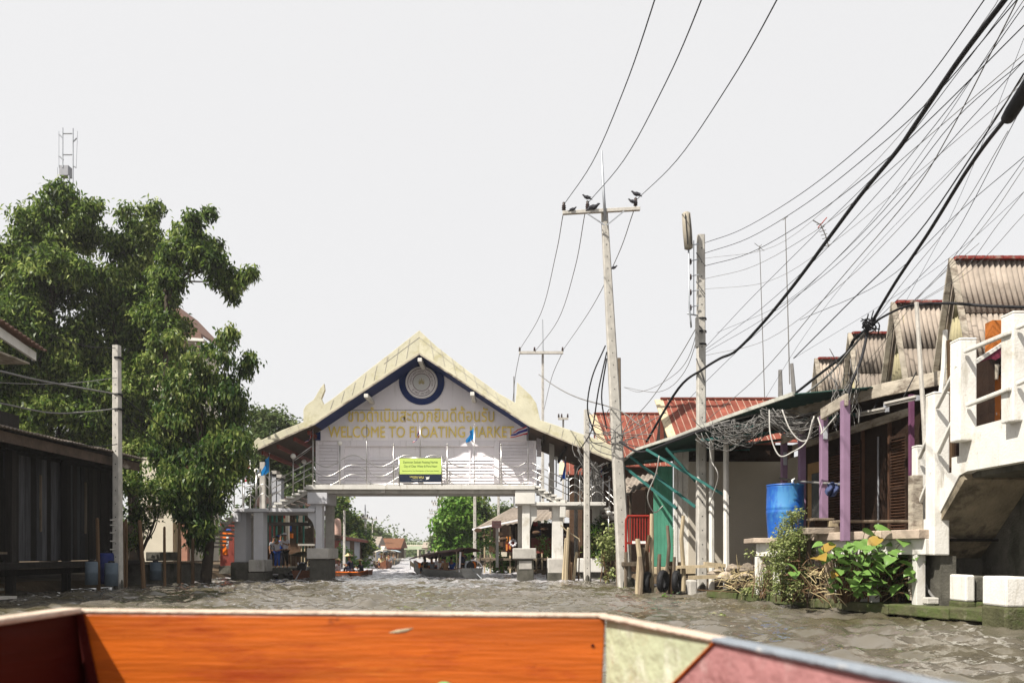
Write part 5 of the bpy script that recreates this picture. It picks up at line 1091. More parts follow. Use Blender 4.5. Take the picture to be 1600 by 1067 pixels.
tree('roadside_tree', 'rounded tree seen over the wing roof of the bridge above the landing', (XX(440, 45), 46, .4), T([(412, 665, 26), (440, 668, 24), (462, 672, 18), (420, 700, 34), (455, 705, 30), (480, 715, 24), (400, 720, 30), (430, 740, 34), (470, 745, 30), (390, 690, 28), (420, 780, 30), (460, 780, 30)], 45, dj=1.5), l_far, 40, n=5, L=.26, W=.07, trunk_r=.25, droop=.3, spread=.2, shell=.4)
c_ = [(535, 783, 10), (533, 798, 14), (540, 812, 16), (552, 815, 12), (548, 830, 18), (562, 828, 14), (530, 825, 16), (565, 842, 12), (575, 855, 12), (556, 852, 14)]
tree('pointed_tree', 'dark pointed tree beyond the red eaved house under the bridge', (XX(545, 62), 62, .3), T(c_, 62, dj=1.5), mat('x', (0, 0, 0)) if 0 else l_tree2, 26, n=5, L=.36, W=.11, trunk_r=.22, droop=.2, spread=.3, shell=.4)
tree('far_tree', 'hazy tree beyond the farthest crossarm poles on the left bank', (XX(585, 110), 112, .3), T([(578, 830, 13), (592, 836, 12), (602, 845, 11), (572, 845, 14), (588, 850, 12), (612, 852, 7), (566, 828, 9)], 110, dj=2), l_far, 34, n=6, L=.30, W=.10, trunk_r=.3, droop=.2, spread=.22, shell=.4)
tree('climber_covered_tree', 'bright green climber covered tree with a rounded top framed by the bridge', (XX(715, 52), 52, .2), T([(712, 783, 16), (705, 795, 18), (722, 792, 18), (700, 812, 20), (718, 812, 22), (732, 808, 14), (702, 832, 21), (718, 836, 24), (732, 835, 14), (706, 852, 20), (724, 856, 20), (698, 855, 12), (712, 868, 16)], 52, dj=1.0), l_bright, 34, n=5, L=.30, W=.11, trunk_r=.3, droop=.6, spread=.2, shell=.7, limbs=False)
tree('roadside_tree', 'darker tree directly right of the white pole behind the climber covered tree', (XX(752, 56), 57, .2), T([(748, 790, 13), (756, 803, 14), (752, 822, 16), (765, 820, 10), (748, 845, 14), (742, 778, 10)], 56, dj=1.0), l_tree2, 26, n=5, L=.32, W=.1, trunk_r=.2, droop=.4, spread=.25, shell=.5)
tree('far_tree', 'small pale leafy tree by the far poles left of the climber covered tree', (XX(685, 90), 91, .2), T([(683, 838, 8), (688, 848, 9), (680, 852, 8), (676, 843, 6)], 90, dj=1), l_far, 34, n=6, L=.28, W=.09, trunk_r=.15, droop=.3, spread=.2, shell=.4)
tree('roadside_tree', 'leafy tree peeping above the stall roofs between the pillar and the sign', (XX(790, 60), 61, .2), T([(785, 800, 12), (798, 806, 12), (812, 812, 14), (775, 812, 10), (830, 815, 14), (845, 800, 10)], 60, dj=1.0), l_far, 22, n=5, L=.35, W=.11, trunk_r=.2, droop=.3, spread=.25, shell=.4)
# belt of far vegetation closing the canal
far = np.repeat(np.concatenate([np.stack([RNG.uniform(-60, -14, 2600), RNG.uniform(150, 260, 2600), RNG.uniform(.3, 2.6, 2600) * RNG.uniform(.5, 1, 2600)], 1), np.stack([RNG.uniform(-6, 60, 2500), RNG.uniform(90, 260, 2500), RNG.uniform(.3, 4, 2500)], 1), np.stack([RNG.uniform(-70, -19, 1800), RNG.uniform(60, 150, 1800), RNG.uniform(.3, 4.5, 1800)], 1)]), 4, axis=0)
v, q = leaves(far, 4, .65, .2, .3, 1.0); npmesh('far_treeline', v, q, l_far, None, kind='stuff')
# ---- water side plants
def bush(name, label, lst, Y, m, dens, L, W, droop=.2, spread=.06, dj=.3, stems=10, n=5, up=False, stem_m=None):
    b = pxblobs(lst, Y, dj=dj); cen = sum((Vector(c) for c, r in b), Vector()) / len(b); t = thing(name, label, 'plant', (cen.x, cen.y, .1))
    v, q = leaves(ball_pts(b, dens, .2), n, L, W, droop, spread, up=up); npmesh('foliage', v, q, m, t, kind='stuff')
    s_ = MB()
    for k in range(stems):
        c, r = random.choice(b); c = Vector(c); g = V((c.x * .6 + cen.x * .4 + random.uniform(-.2, .2), c.y * .6 + cen.y * .4 + random.uniform(-.1, .1), .1)); s_.tube(smooth_pts([g, g.lerp(c, .5) + V((random.uniform(-.08, .08), 0, 0)), c + V((0, 0, r[2] * .6))], 3), [.014 - .0018 * i for i in range(7)], 4)
    s_.build('stems', stem_m or m_bamboo, t, kind='stuff'); return t
bush('weed_bush', 'pale feathery weed bush growing up in front of the blue drum', [(1240, 806, 9), (1232, 818, 10), (1250, 800, 6), (1228, 838, 17), (1248, 838, 14), (1222, 860, 20), (1245, 862, 20), (1262, 856, 12), (1232, 888, 22), (1255, 890, 16), (1215, 880, 10), (1240, 914, 22), (1222, 918, 12), (1262, 912, 12)], 13.9, l_bush, 620, .07, .016, .1, .04, .25, 26)
bush('weed_bush', 'small yellow green weeds sprouting at the legs of the drum ledge', [(1195, 868, 7), (1202, 890, 9), (1192, 905, 9), (1180, 918, 10), (1205, 915, 10), (1172, 862, 4)], 15.0, l_bush, 300, .07, .015, .1, .05, .2, 10)
bush('leafy_thicket', 'dense small leaved thicket between the broad leaves and the white stair', [(1385, 850, 16), (1408, 862, 15), (1400, 888, 22), (1425, 885, 16), (1375, 880, 18), (1428, 905, 12), (1355, 890, 16), (1330, 895, 12), (1392, 908, 14)], 12.7, l_big, 330, .09, .028, .4, .05, .2, 24)
bush('leafy_thicket', 'bright green leaves glimpsed in the gap under the stained stair underside', [(1490, 875, 10), (1500, 890, 12), (1492, 905, 12), (1506, 915, 8)], 12.6, l_bright, 210, .09, .028, .4, .05, .1, 8)
bush('leafy_shrub', 'light green shrub growing from the bank beside the leaning concrete pole', [(955, 828, 8), (948, 845, 13), (957, 862, 12), (945, 875, 10), (955, 895, 9), (938, 842, 8)], 23.5, l_bush, 130, .12, .035, .3, .08, .3, 10)
bush('leafy_shrub', 'dark leafy shrub in the shade under the outer landing', [(925, 828, 12), (935, 845, 12), (928, 860, 12), (940, 820, 10)], 27.6, l_tree2, 90, .15, .045, .4, .09, .3, 8)
bush('bank_shrub', 'low shrub on the bank under the stall sign beyond the bridge', [(775, 878, 8), (788, 875, 9), (797, 880, 9), (782, 885, 8), (766, 884, 5)], 36, l_bright, 55, .2, .06, .3, .12, .4, 6)
bush('bank_shrub', 'green shrub at the canal edge behind the people in straw hats', [(532, 862, 9), (540, 868, 9), (549, 876, 8), (562, 880, 7), (572, 884, 6)], 46, l_bright, 40, .24, .08, .3, .15, .5, 6)
bush('balcony_plants', 'potted plants crowding the stall balcony beyond the bridge pillar', [(760, 842, 6), (770, 846, 6), (755, 850, 6), (776, 858, 6), (848, 850, 7), (856, 862, 6), (846, 842, 5)], 33.5, l_bright, 70, .14, .04, .2, .1, .2, 6)
for i, (px, py, Y, l) in enumerate(((975, 925, 21, 'tuft of water weed at the foot of the leaning concrete pole'), (1045, 936, 17.3, 'water weed tangled round the tyre stakes'), (1118, 968, 12.2, 'floating clump of water weed alone on the open water'), (1165, 925, 15.8, 'yellow green weeds and straw trailing off the bank into the water'))):
    bl_ = pxblobs([(px + random.uniform(-14, 14), py + random.uniform(-3, 2), 5) for _ in range(6)], Y, dj=.25)
    t = thing('water_weed', l, 'water plant', P(px, py, Y)); v, q = leaves(ball_pts(bl_, 300 if i != 2 else 160, .2), 4, .09, .018, -.2, .03, up=True); npmesh('weed_leaves', v, q, l_bush if i != 1 else l_bright, t, kind='stuff')
# broad leaved plant: every leaf a piece
bp = thing('broad_leaved_plant', 'plant with big heart shaped leaves leaning over the mossy slab', 'plant', P(1335, 935, 12.6))
def heart(nm, m):
    o = [(0, 0), (.22, -.1), (.42, .06), (.48, .3), (.38, .55), (.2, .8), (0, 1.05)]; vs = []; fs = []
    for i, (x, y) in enumerate(o): z = .06 * math.sin(y * 3) - .15 * y * y; vs += [(0, y if i else 0, z - .04), (x, y, z + .10 * abs(x)), (-x, y, z + .10 * abs(x))]
    for i in range(6): a = 3 * i; fs += [(a, a + 1, a + 4, a + 3), (a, a + 3, a + 5, a + 2)]
    me = bpy.data.meshes.new(nm); me.from_pydata([Vector(p_) for p_ in vs], [], fs); me.materials.append(m); me.polygons.foreach_set('use_smooth', [True] * len(fs)); me.update(); return me
hm = [heart('leaf_green', l_big), heart('leaf_yellow', l_bigy)]
off = wloc(bp); stm = MB()
spots = [(1300, 848), (1316, 856), (1325, 866), (1338, 852), (1350, 858), (1362, 848), (1376, 838), (1345, 842), (1390, 845), (1400, 852), (1310, 874), (1322, 885), (1335, 880), (1350, 875), (1365, 868), (1380, 862), (1395, 870), (1312, 895), (1330, 902), (1348, 896), (1362, 890), (1376, 884), (1390, 890), (1404, 878), (1366, 905), (1384, 905), (1290, 862), (1275, 872), (1228, 880), (1238, 895), (1372, 826), (1388, 832), (1410, 842), (1354, 832), (1358, 915), (1342, 912)]
spots += [(random.uniform(1285, 1440), random.uniform(845, 925)) for _ in range(110)]
for i, (x, y) in enumerate(spots):
    Y = 12.4 + random.uniform(-.25, .3) + (1300 - x) * .004; p = P(x + random.uniform(-3, 3), y + random.uniform(-3, 3), Y); m_ = hm[1] if i in (0, 6, 17, 27) else hm[0]
    o = bpy.data.objects.new('leaf', m_); link(o, bp); o.location = p - off; s_ = random.uniform(.17, .31) if i < 38 else random.uniform(.10, .18); o.scale = (s_, s_, s_)
    o.rotation_euler = (R(random.uniform(-45, 0)), R(random.uniform(-35, 35)), R(random.uniform(90, 300)))
    g = V((p.x * .5 + XX(1350, 12.8) * .5, 12.8, .15)); stm.tube(smooth_pts([g, g.lerp(p, .55) + V((0, .1, .08)), p], 3), [.012, .011, .010, .009, .007, .006, .005], 4)
stm.build('leaf_stalks', m_bamboo, bp, kind='stuff')
# dry stalks and rubble along the bank
def stalks(name, label, n, x0, x1, y0, y1, Y0, Y1, L=.35, m=m_straww):
    c = MB()
    for _ in range(n):
        Y = random.uniform(Y0, Y1); a = P(random.uniform(x0, x1), random.uniform(y0, y1), Y); d = V((random.uniform(-1, 1), random.uniform(-.3, .3), random.uniform(-.4, .9))).normalized() * random.uniform(.3, 1) * L
        c.tube([a, a + d * .5 + V((0, 0, .02)), a + d], [.008, .007, .003], 3, cap=False)
    t = c.build(name, m, None, label=label, category='dry plants', kind='stuff'); return t
stalks('dry_stalks', 'tangle of dry stalks and reeds under the broad leaved plant', 170, 1265, 1470, 890, 932, 12.3, 13.2, .4)
stalks('dry_straw', 'pale straw and dead reeds lying on the bank by the cream house', 150, 1130, 1240, 892, 922, 14.8, 16.5, .4)
stalks('dry_stalks', 'brown dead stems among the weeds by the stump posts', 90, 1225, 1300, 870, 930, 13.4, 14, .35, m_bamboo)
rb = thing('rubble', 'heap of broken stone and rubble on the bank under the cream wall', 'rubble', P(1150, 900, 17.5))
for i in range(34):
    x = random.uniform(1118, 1200); y = random.uniform(884, 912); Y = 16.2 + random.uniform(0, 2); c = MB(); s_ = random.uniform(.07, .2); c.ball(P(x, y, Y), s_, (random.uniform(.8, 1.5), 1, random.uniform(.4, .8)), n=6, m=4); o = c.build('stone', m_debris, rb)
for (a, b, Y, w_) in (((1040, 886), (1120, 884), 18.6, .10), ((1100, 880), (1180, 888), 18.2, .12), ((1076, 902), (1135, 900), 17.6, .12), ((1090, 921), (1170, 926), 16.0, .035), ((1130, 915), (1215, 905), 15.9, .03)):
    c = MB(); c.bar(P(*a, Y), P(*b, Y), w_, w_ * .7); c.build('loose_timber', m_palewd if w_ > .05 else m_orpost if a[0] == 1090 and 0 else m_bamboo, rb)
tb(rb, 'mooring_stone', P(1077, 934, 18.0), tuple(P(1090, 906, 18.0) + V((0, .4, 0))), m_conc, .04)
c = MB(); c.tube(smooth_pts([P(1438, 880, 12), P(1443, 905, 11.9), P(1456, 930, 11.7), P(1482, 950, 11.5)], 5), .022, 6); c.build('hose', m_cableg, None, smooth=True, label='grey hose hanging from the stair foot to the mossy slab', category='hose')
c = MB(); c.box(P(1454, 938, 11.6), (.18, .15, .1)); c.box(P(1452, 948, 11.62), (.12, .1, .16)); c.build('broken_block', m_conc, None, label='small broken white block sitting on the slab by the hose', category='block', bevel=.015)

# ================================================================== poles on the right bank
def insul(t, p, s_=1.0):
    c = MB(); c.lathe(p, [(.02 * s_, 0), (.02 * s_, .05 * s_), (.07 * s_, .06 * s_), (.045 * s_, .10 * s_), (.075 * s_, .12 * s_), (.045 * s_, .16 * s_), (.07 * s_, .18 * s_), (.04 * s_, .22 * s_), (.05 * s_, .27 * s_), (.03 * s_, .3 * s_)], 10); return c.build('insulator', m_porc, t, smooth=True)
p1, b1, t1 = cpole(979, 328, 925, 22, 10, 22.0, -35, 'tall leaning concrete power pole with a crossarm and perched birds')
def arm(t, a, b, Y, w=.1):
    c = MB(); c.bar(P(*a, Y), P(*b, Y), w, w); return c.build('crossarm', m_pole, t, bevel=.01)
arm(p1, (879, 333), (1000, 326.5), 21.85)
c = MB(); c.tube([P(946, 345, 21.8), P(943, 300, 21.8), P(940, 236, 21.8)], [.045, .04, .025], 6); c.build('lightning_spike', m_galv, p1, smooth=True)
for a, b in (((918, 334), (945, 352)), ((975, 330), (948, 352))): c = MB(); c.bar(P(*a, 21.75), P(*b, 21.75), .03, .03); c.build('arm_brace', m_galv, p1)
for x, y in ((881, 331), (918, 329), (993, 324)): insul(p1, P(x, y, 21.85), .9)
p2, b2_, t2 = cpole(1096, 368, 930, 16, 11, 19.0, -1, 'concrete pole rising through the green awning with a lamp and stacked insulators')
c = MB(); c.bb(P(1090, 662, 18.8), tuple(P(1102, 655, 18.8) + V((0, .3, 0)))); 
for y in (384, 408, 432, 456, 480): 
    c = MB(); c.bar(P(1078, y, 18.85), P(1092, y - 3, 18.85), .02, .02); c.build('rack_bar', m_galv, p2); insul(p2, P(1079, y + 6, 18.85), .5)
c = MB(); c.bar(P(1084, 376, 18.84), P(1084, 492, 18.84), .02, .03); c.build('rack_rail', m_galv, p2)
for y0, y1 in ((395, 415), (440, 460), (504, 520), (560, 600)): c = MB(); c.bar(P(1088, y0, 18.82), P(1102, y1, 18.82), .03, .02); c.build('strap', m_cableg, p2)
for y in (500, 520, 540): c = MB(); c.lathe(P(1096, y, 19.0), [(.13, 0), (.13, .04)], 8); c.build('band', m_dark, p2)
lm = MB(); a_ = P(1072, 334, 18.7); b_ = P(1076, 388, 18.7)
lm.tube([a_ + V((0, 0, .03)), a_, a_.lerp(b_, .5), b_, b_ - V((0, 0, .03))], [.06, .105, .115, .105, .05], 12); lamp = lm.build('lamp_body', mat('aged_lamp_plastic', (.30, .27, .22), .4, .1), p2, smooth=True)
for sx in (-.05, .05): c = MB(); c.bar(a_ + V((sx, -.12, -.05)), b_ + V((sx, -.12, .05)), .015, .02); c.build('lamp_trim', m_dark, lamp)
c = MB(); c.tube([P(1076, 388, 18.7), P(1077, 480, 18.75), P(1079, 500, 18.8), P(1080, 512, 18.85)], .022, 6); c.tube([P(1074, 490, 18.8), P(1090, 493, 18.9)], .02, 5); c.build('lamp_bracket', m_galv, p2, smooth=True)
c = MB(); c.bb(P(1088, 542, 18.7), tuple(P(1092, 495, 18.7) + V((0, .12, 0)))); c.build('junction_box', m_cableg, p2)
cpole(968, 560, 920, 10, 9, 22.6, -3, 'shorter dark topped pole close behind the tall leaning pole', m=m_wood)
cpole(917.5, 640, 912, 11, 8, 25.0, -1, 'slim pale pole in front of the outer landing')
cpole(935, 670, 790, 10, 9, 28.8, 0, 'pale pole wound with grey wires behind the landing railing', z0=.2)
def xpole(px, yb, yt, Y, w, arms, label, spike=None):
    t, _, _ = cpole(px, yt, yb, w, w * .7, Y, 0, label, z0=.1)
    for (x0, x1, y) in arms:
        c = MB(); c.bar(P(x0, y, Y - .2), P(x1, y, Y - .2), w * .8 * Y / F, w * .8 * Y / F); c.build('crossarm', m_pole, t)
        for x in (x0 + 1, (x0 * .65 + x1 * .35), x1 - 1): insul(t, P(x, y - .5, Y - .2), .95)
    if spike: c = MB(); c.tube([P(px, yt + 6, Y - .2), P(px - .5, spike, Y - .2)], [.05 * Y / 40, .03 * Y / 40], 5); c.build('lightning_spike', m_galv, t)
    return t
xpole(848, 905, 548, 42, 5, [(811, 880, 551)], 'second crossarm pole standing past the gable roof of the gateway', 499)
xpole(742, 900, 690, 38, 5.5, [], 'white pole in front of the climber covered tree')
xpole(880, 800, 652, 48, 4, [(872, 888, 654)], 'small crossarm pole above the steps between wires')
xpole(538, 885, 797, 44, 4, [], 'thin pale pole in front of the red eaved house under the bridge')
xpole(571, 890, 808, 62, 4, [(565, 575, 809)], 'mid distance crossarm pole with a spike at the end of the red eaved house', 788)
xpole(582, 886, 811, 90, 2, [(576, 589, 811)], 'farther left bank pole with a pale crossarm')
xpole(689, 886, 777, 75, 2.5, [(681, 697, 778)], 'nearest of the stacked far crossarm poles before the climber covered tree')
xpole(684, 884, 784, 95, 2, [(674, 690, 785), (676, 690, 789)], 'far crossarm pole with two arms past the nearest of the stacked poles')
xpole(679, 882, 797, 120, 1.8, [(670, 684, 798), (671, 683, 803)], 'farther crossarm pole with two low arms in the stack of far poles')
xpole(672, 880, 809, 150, 1.5, [(667, 676, 810)], 'farthest small crossarm pole in the stack of far poles')
xpole(693, 886, 800, 66, 2.4, [], 'plain thin pole touching the edge of the climber covered tree')
xpole(779, 896, 768, 37, 5, [], 'pole behind the faded pink stall sign with sagging wires')
cpole(900, 700, 800, 6, 5, 31, 0, 'short pale post tangled in wires above the outer landing', z0=.2)
cpole(803, 588, 770, 2.2, 1.6, 60, 0, 'thin dark mast just right of the gable slope', z0=.2, m=m_cableg)
# antenna masts over the roofs
def mast(pts, Y, w, label, extra=()):
    t = thing('antenna_mast', label, 'antenna', P(*pts[0], Y)); c = MB(); c.tube([P(x, y, Y) for x, y in pts], [w * Y / F / 2, w * Y / F / 3], 5); c.build('mast', m_cableg, t)
    for (a, b) in extra: c = MB(); c.tube([P(*a, Y), P(*b, Y)], w * Y / F / 3.4, 4); c.build('element', m_cableg, t)
mast([(1196, 660), (1187, 384)], 30, 1.6, 'thin antenna mast with a small crossed head left of the tallest mast', (((1179, 380), (1194, 392)), ((1190, 382), (1184, 392))))
mast([(1234, 600), (1227, 340)], 28, 2.0, 'tallest thin antenna mast rising above the blue capped pipes', (((1223, 344), (1231, 338)),))
mast([(1220, 640), (1219, 578)], 26, 9, 'pair of rusty posts carrying grey pipes near the end of the fascia, shorter one')
mast([(1242, 630), (1237, 568)], 26, 8, 'taller rusty and grey pipe post beside its shorter twin above the porch end')
tv = thing('tv_antenna', 'comb shaped television antenna hanging among the overhead cables', 'antenna', P(1290, 365, 16)); c = MB(); c.tube([P(1270, 344, 16), P(1283, 352, 16), P(1290, 368, 16), P(1295, 386, 16)], .012, 5); c.build('boom', m_cableg, tv)
for k in range(7): x, y = 1281 + k * 2.2, 350 + k * 5.5; c = MB(); c.tube([P(x - 5, y + 1.5, 16), P(x + 5, y - 1.5, 16)], .008, 4); c.build('rod', m_cableg, tv)
c = MB(); c.tube([P(1278, 356, 16), P(1292, 340, 16)], .01, 4); c.build('rod', m_redgate, tv)
# phone mast behind the tree
tw = thing('antenna_tower', 'grey telecom antenna frame with a box sticking out above the tallest tree', 'antenna', P(105, 400, 60)); Y = 60
for a, b, w_ in (((98, 200), (98, 262), 2), ((114, 201), (114, 300), 2), ((92, 205), (92, 262), 1), ((121, 205), (119, 262), 1), ((98, 209), (114, 209), 2), ((98, 242), (114, 242), 2), ((92, 210), (98, 216), 2.4), ((92, 244), (99, 250), 2.4), ((114, 222), (120, 216), 2), ((114, 260), (119, 262), 2), ((90, 262), (90, 300), 1), ((108, 275), (110, 420), 3), ((90, 276), (78, 310), 1.2)):
    c = MB(); c.tube([P(*a, Y), P(*b, Y)], w_ * Y / F / 2, 5); c.build('antenna_rod', m_galv, tw)
c = MB(); c.bb(P(92, 274, Y), tuple(P(106.5, 258, Y) + V((0, .6, 0)))); c.build('equipment_box', m_grey, tw, bevel=.03)
# birds
def bird(px, py, Y, d, label, fly=False, s=1.0):
    s *= .72
    t = thing('bird', label, 'bird', P(px, py, Y), 'dark birds on the power pole'); p = P(px, py, Y); b = MB(); k = .012 * Y * s / 12
    L = .12 * s; pr = [(-1.5, -.55, .08), (-1.0, -.25, .22), (-.5, -.05, .40), (0, .05, .48), (.45, .25, .42), (.75, .5, .26), (.95, .72, .25), (1.15, .78, .17), (1.35, .74, .03)]
    b.tube([p + V((x * L * d, 0, (z + .5) * L)) for x, z, r in pr], [r * L for x, z, r in pr], 8); b.build('body', m_pigeon, t, smooth=True)
    for q in (-.3, .3): c = MB(); c.tube([p + V((0, q * L * .6, .3 * L)), p + V((.05 * L, q * L * .6, -.05 * L))], .05 * L, 4); c.build('leg', m_pigeon, t)
    for q in (-1, 1):
        c = MB(); w_ = [(.5, .5), (-.1, .62), (-1.3, .1), (-.6, 0), (.2, .1)]
        c.prism([p + V((x * L * d, q * .42 * L, (z + .35) * L)) for x, z in w_], (0, q * .06 * L, 0)); c.build('wing', m_pigeon, t)
bird(895, 330, 21.8, 1, 'small dark bird standing on the crossarm between the two outer insulators'); bird(927, 329, 21.8, 1, 'dark pigeon standing on the crossarm close to the spike', s=1.7)
bird(917, 312, 21.8, -1, 'dark bird perched on the middle insulator', s=1.2); bird(994, 307, 21.8, -1, 'dark bird perched on top of the insulator at the far end of the crossarm', s=1.3); bird(988, 318, 21.8, -1, 'dark bird clinging beside the end insulator of the crossarm', s=1.1); bird(959, 421, 23, 1, 'dark bird sitting on the wire below the crossarm', s=1.0)

# ================================================================== cables
def cable(pts, w, label, m=m_cable, group=None, n=6, rad=None):
    """pts: (photo x, photo y, distance); w in photo px at the first point"""
    q = smooth_pts([P(*p) for p in pts], 6); r = rad if rad else w * pts[0][2] / F / 2
    c = MB(); c.tube(q, r, n); return c.build('cable', m, None, smooth=True, label=label, category='cable', group=group)
cable([(881, 320, 21.9), (925, 255, 17), (975, 140, 12.5), (1023, 0, 9.3), (1045, -80, 8)], 1.0, 'power line climbing from the outer insulator of the crossarm')
cable([(918, 318, 21.9), (975, 250, 17), (1040, 130, 12.5), (1096, 0, 9.3), (1120, -80, 8)], 1.0, 'power line climbing from the middle insulator past the spike')
cable([(995, 312, 21.9), (1058, 250, 17), (1140, 130, 12.5), (1214, 0, 9.3), (1250, -80, 8)], 1.0, 'power line climbing from the bird topped end insulator')
cable([(880, 334, 21.9), (868, 400, 27), (845, 490, 34), (811, 548, 41.8)], 1.4, 'sagging wire from the crossarm end down to the second pole, outermost', m_cableg)
cable([(914, 333, 21.9), (898, 420, 27), (872, 500, 34), (836, 549, 41.8)], 1.4, 'sagging wire from the crossarm down to the second pole, middle one', m_cableg)
cable([(990, 330, 21.9), (965, 400, 26), (925, 480, 33), (879, 548, 41.8)], 1.4, 'sagging wire from below the end birds down to the second pole', m_cableg)
cable([(812, 552, 41.8), (805, 590, 48), (800, 640, 58)], 1.0, 'wire dropping from the second pole behind the gable, outer', m_cableg); cable([(878, 552, 41.8), (862, 590, 50), (850, 640, 62)], 1.0, 'wire dropping from the second pole toward the steps', m_cableg)
G = 'black service wires fanning from the lamp pole to the upper corner'
for k_, pts in enumerate(([(1100, 380, 19), (1160, 358, 17), (1250, 304, 14.5), (1350, 225, 12), (1440, 135, 10.3), (1538, 0, 8.5), (1590, -80, 8)], [(1100, 396, 19), (1170, 372, 17), (1260, 318, 14.5), (1360, 240, 12), (1460, 150, 10.3), (1572, 20, 8.6), (1640, -60, 8)],
            [(1100, 416, 19), (1170, 396, 17), (1260, 345, 14.5), (1370, 262, 12), (1460, 180, 10.3), (1600, 40, 8.6)])):
    cable(pts, .9, ('topmost', 'second', 'third')[k_] + ' black wire swinging up from the insulator rack of the lamp pole', m_cable, G)
G2 = 'thin wires bundled along the thick cable'
thin = [[(1100, 436, 19), (1180, 415, 17), (1290, 350, 14), (1420, 240, 11), (1600, 85, 9)], [(1100, 548, 19), (1180, 490, 17), (1280, 400, 14), (1400, 270, 11.5), (1520, 120, 9.5), (1600, 10, 8.5)],
        [(1100, 552, 19), (1190, 500, 17), (1300, 420, 14), (1400, 320, 12), (1500, 205, 10), (1600, 95, 9)], [(1100, 556, 19), (1200, 530, 17), (1320, 440, 14), (1430, 330, 12), (1520, 230, 10), (1600, 120, 9)],
        [(1100, 545, 19), (1170, 470, 17), (1270, 370, 14.5), (1390, 250, 12), (1500, 110, 10), (1590, -10, 8.6)], [(1040, 660, 21), (1140, 560, 18), (1260, 450, 15), (1380, 330, 12.5), (1490, 190, 10.5), (1600, 95, 9)]]
for pts in thin: cable(pts, .65, 'thin dark wire in the loose bundle below the thick cable', m_cableg if random.random() < .4 else m_cable, G2)
cable([(1010, 690, 22), (1060, 607, 20), (1098, 577, 18.6), (1125, 560, 18), (1150, 548, 17.4), (1190, 507, 16.5), (1240, 446, 15), (1295, 372, 13.5), (1345, 305, 12.4), (1400, 238, 11.2), (1430, 195, 10.6), (1500, 92, 9.4), (1570, 0, 8.5), (1630, -80, 8)], 4.6, 'thickest black cable sweeping across the sky from the lamp pole', m_cable, rad=.033)
cable([(1357, 512, 14.2), (1400, 440, 13), (1450, 365, 12), (1490, 300, 11), (1510, 268, 10.6), (1540, 225, 10), (1576, 180, 9.3)], 5, 'second thick cable dropping from the black sleeve to the wire knot', m_cable, rad=.026)
sv = thing('cable_sleeve', 'fat black cable sleeve at the picture edge on the second thick cable', 'cable joint', P(1576, 180, 9.3)); c = MB(); A, B = P(1574, 186, 9.35), P(1650, 65, 8.3); c.tube([A - (B - A) * .03, A, A.lerp(B, .1), A.lerp(B, .9), B], [.03, .075, .085, .085, .06], 14); c.build('sleeve', m_cable, sv, smooth=True)
c = MB(); c.tube([A + V((-.03, -.08, .05)), B + V((-.03, -.08, 0))], .012, 5); c.build('sleeve_rib', m_cableg, sv)
cable([(1240, 560, 16), (1330, 470, 14.5), (1430, 370, 12.5), (1540, 210, 10.3), (1600, 115, 9.2)], 1.6, 'dark wire crossing open sky between the two thick cables', m_cable)
cable([(1100, 660, 18.6), (1190, 582, 17), (1310, 440, 14), (1420, 310, 12), (1480, 215, 11), (1560, 60, 9.4), (1600, -20, 8.8)], 1.0, 'faint wavering wire crossing the whole bundle at a steep angle', m_cableg)
for pts in ([(1100, 452, 19), (1200, 440, 17), (1300, 380, 14), (1440, 265, 11), (1600, 130, 9)], [(1185, 640, 16), (1260, 520, 15), (1350, 405, 13), (1450, 300, 11.6), (1600, 155, 9.6)], [(1330, 640, 14), (1400, 500, 13), (1480, 350, 12), (1545, 200, 10.4), (1600, 60, 9)],
            [(1120, 520, 19), (1230, 470, 16.5), (1340, 370, 13.5), (1450, 225, 11), (1560, 60, 9), (1600, 0, 8.6)], [(1240, 560, 16), (1400, 462, 13.5), (1500, 390, 12.2), (1600, 300, 11)], [(1100, 404, 19), (1210, 385, 16.5), (1330, 290, 13), (1440, 170, 10.7), (1540, 30, 9), (1560, 0, 8.6)]):
    cable(pts, .5, 'hair thin wire fanning across the sky among the heavier cables', m_cableg if random.random() < .5 else m_cable, 'hair thin wires of the sky fan')
G3 = 'thin slack wires above the steep roofs'
for pts in ([(1420, 478, 13.5), (1470, 430, 12.6), (1540, 350, 11.6), (1600, 262, 10.8)], [(1420, 478, 13.5), (1480, 415, 12.6), (1550, 320, 11.6), (1600, 250, 10.8)], [(1425, 478, 13.5), (1500, 428, 12.6), (1560, 350, 11.6), (1600, 300, 11)], [(1428, 478, 13.5), (1520, 420, 12.6), (1600, 335, 11.4)],
            [(1357, 512, 14.2), (1430, 440, 13), (1490, 370, 12.2), (1590, 180, 9.7)], [(1357, 512, 14.2), (1420, 430, 13.2), (1500, 330, 12), (1575, 205, 10.2)], [(1250, 500, 17), (1380, 440, 14.5), (1500, 330, 12.4), (1600, 245, 11)], [(1280, 640, 15.5), (1360, 560, 14.5), (1440, 460, 13), (1530, 380, 12)]):
    cable(pts, .8, 'thin slack wire above the steep corrugated roofs', m_cable if random.random() < .6 else m_cableg, G3)
cable([(1357, 512, 14.2), (1335, 530, 14.5), (1322, 552, 14.8), (1280, 585, 15.5), (1235, 620, 16.2), (1195, 645, 16.2), (1140, 662, 16.2), (1100, 672, 17), (1050, 690, 18.6), (1000, 706, 20.5), (968, 690, 21.6)], 4, 'heavy dark cable draped along the awning edge from the wire knot', m_cable, rad=.03)
cable([(1357, 512, 14.2), (1330, 545, 14.6), (1290, 590, 15.3), (1230, 632, 15.9), (1160, 652, 16), (1100, 668, 16.8), (1040, 690, 18.6)], 3, 'grey cable lying against the heavy one along the awning edge', m_cableg, rad=.022)
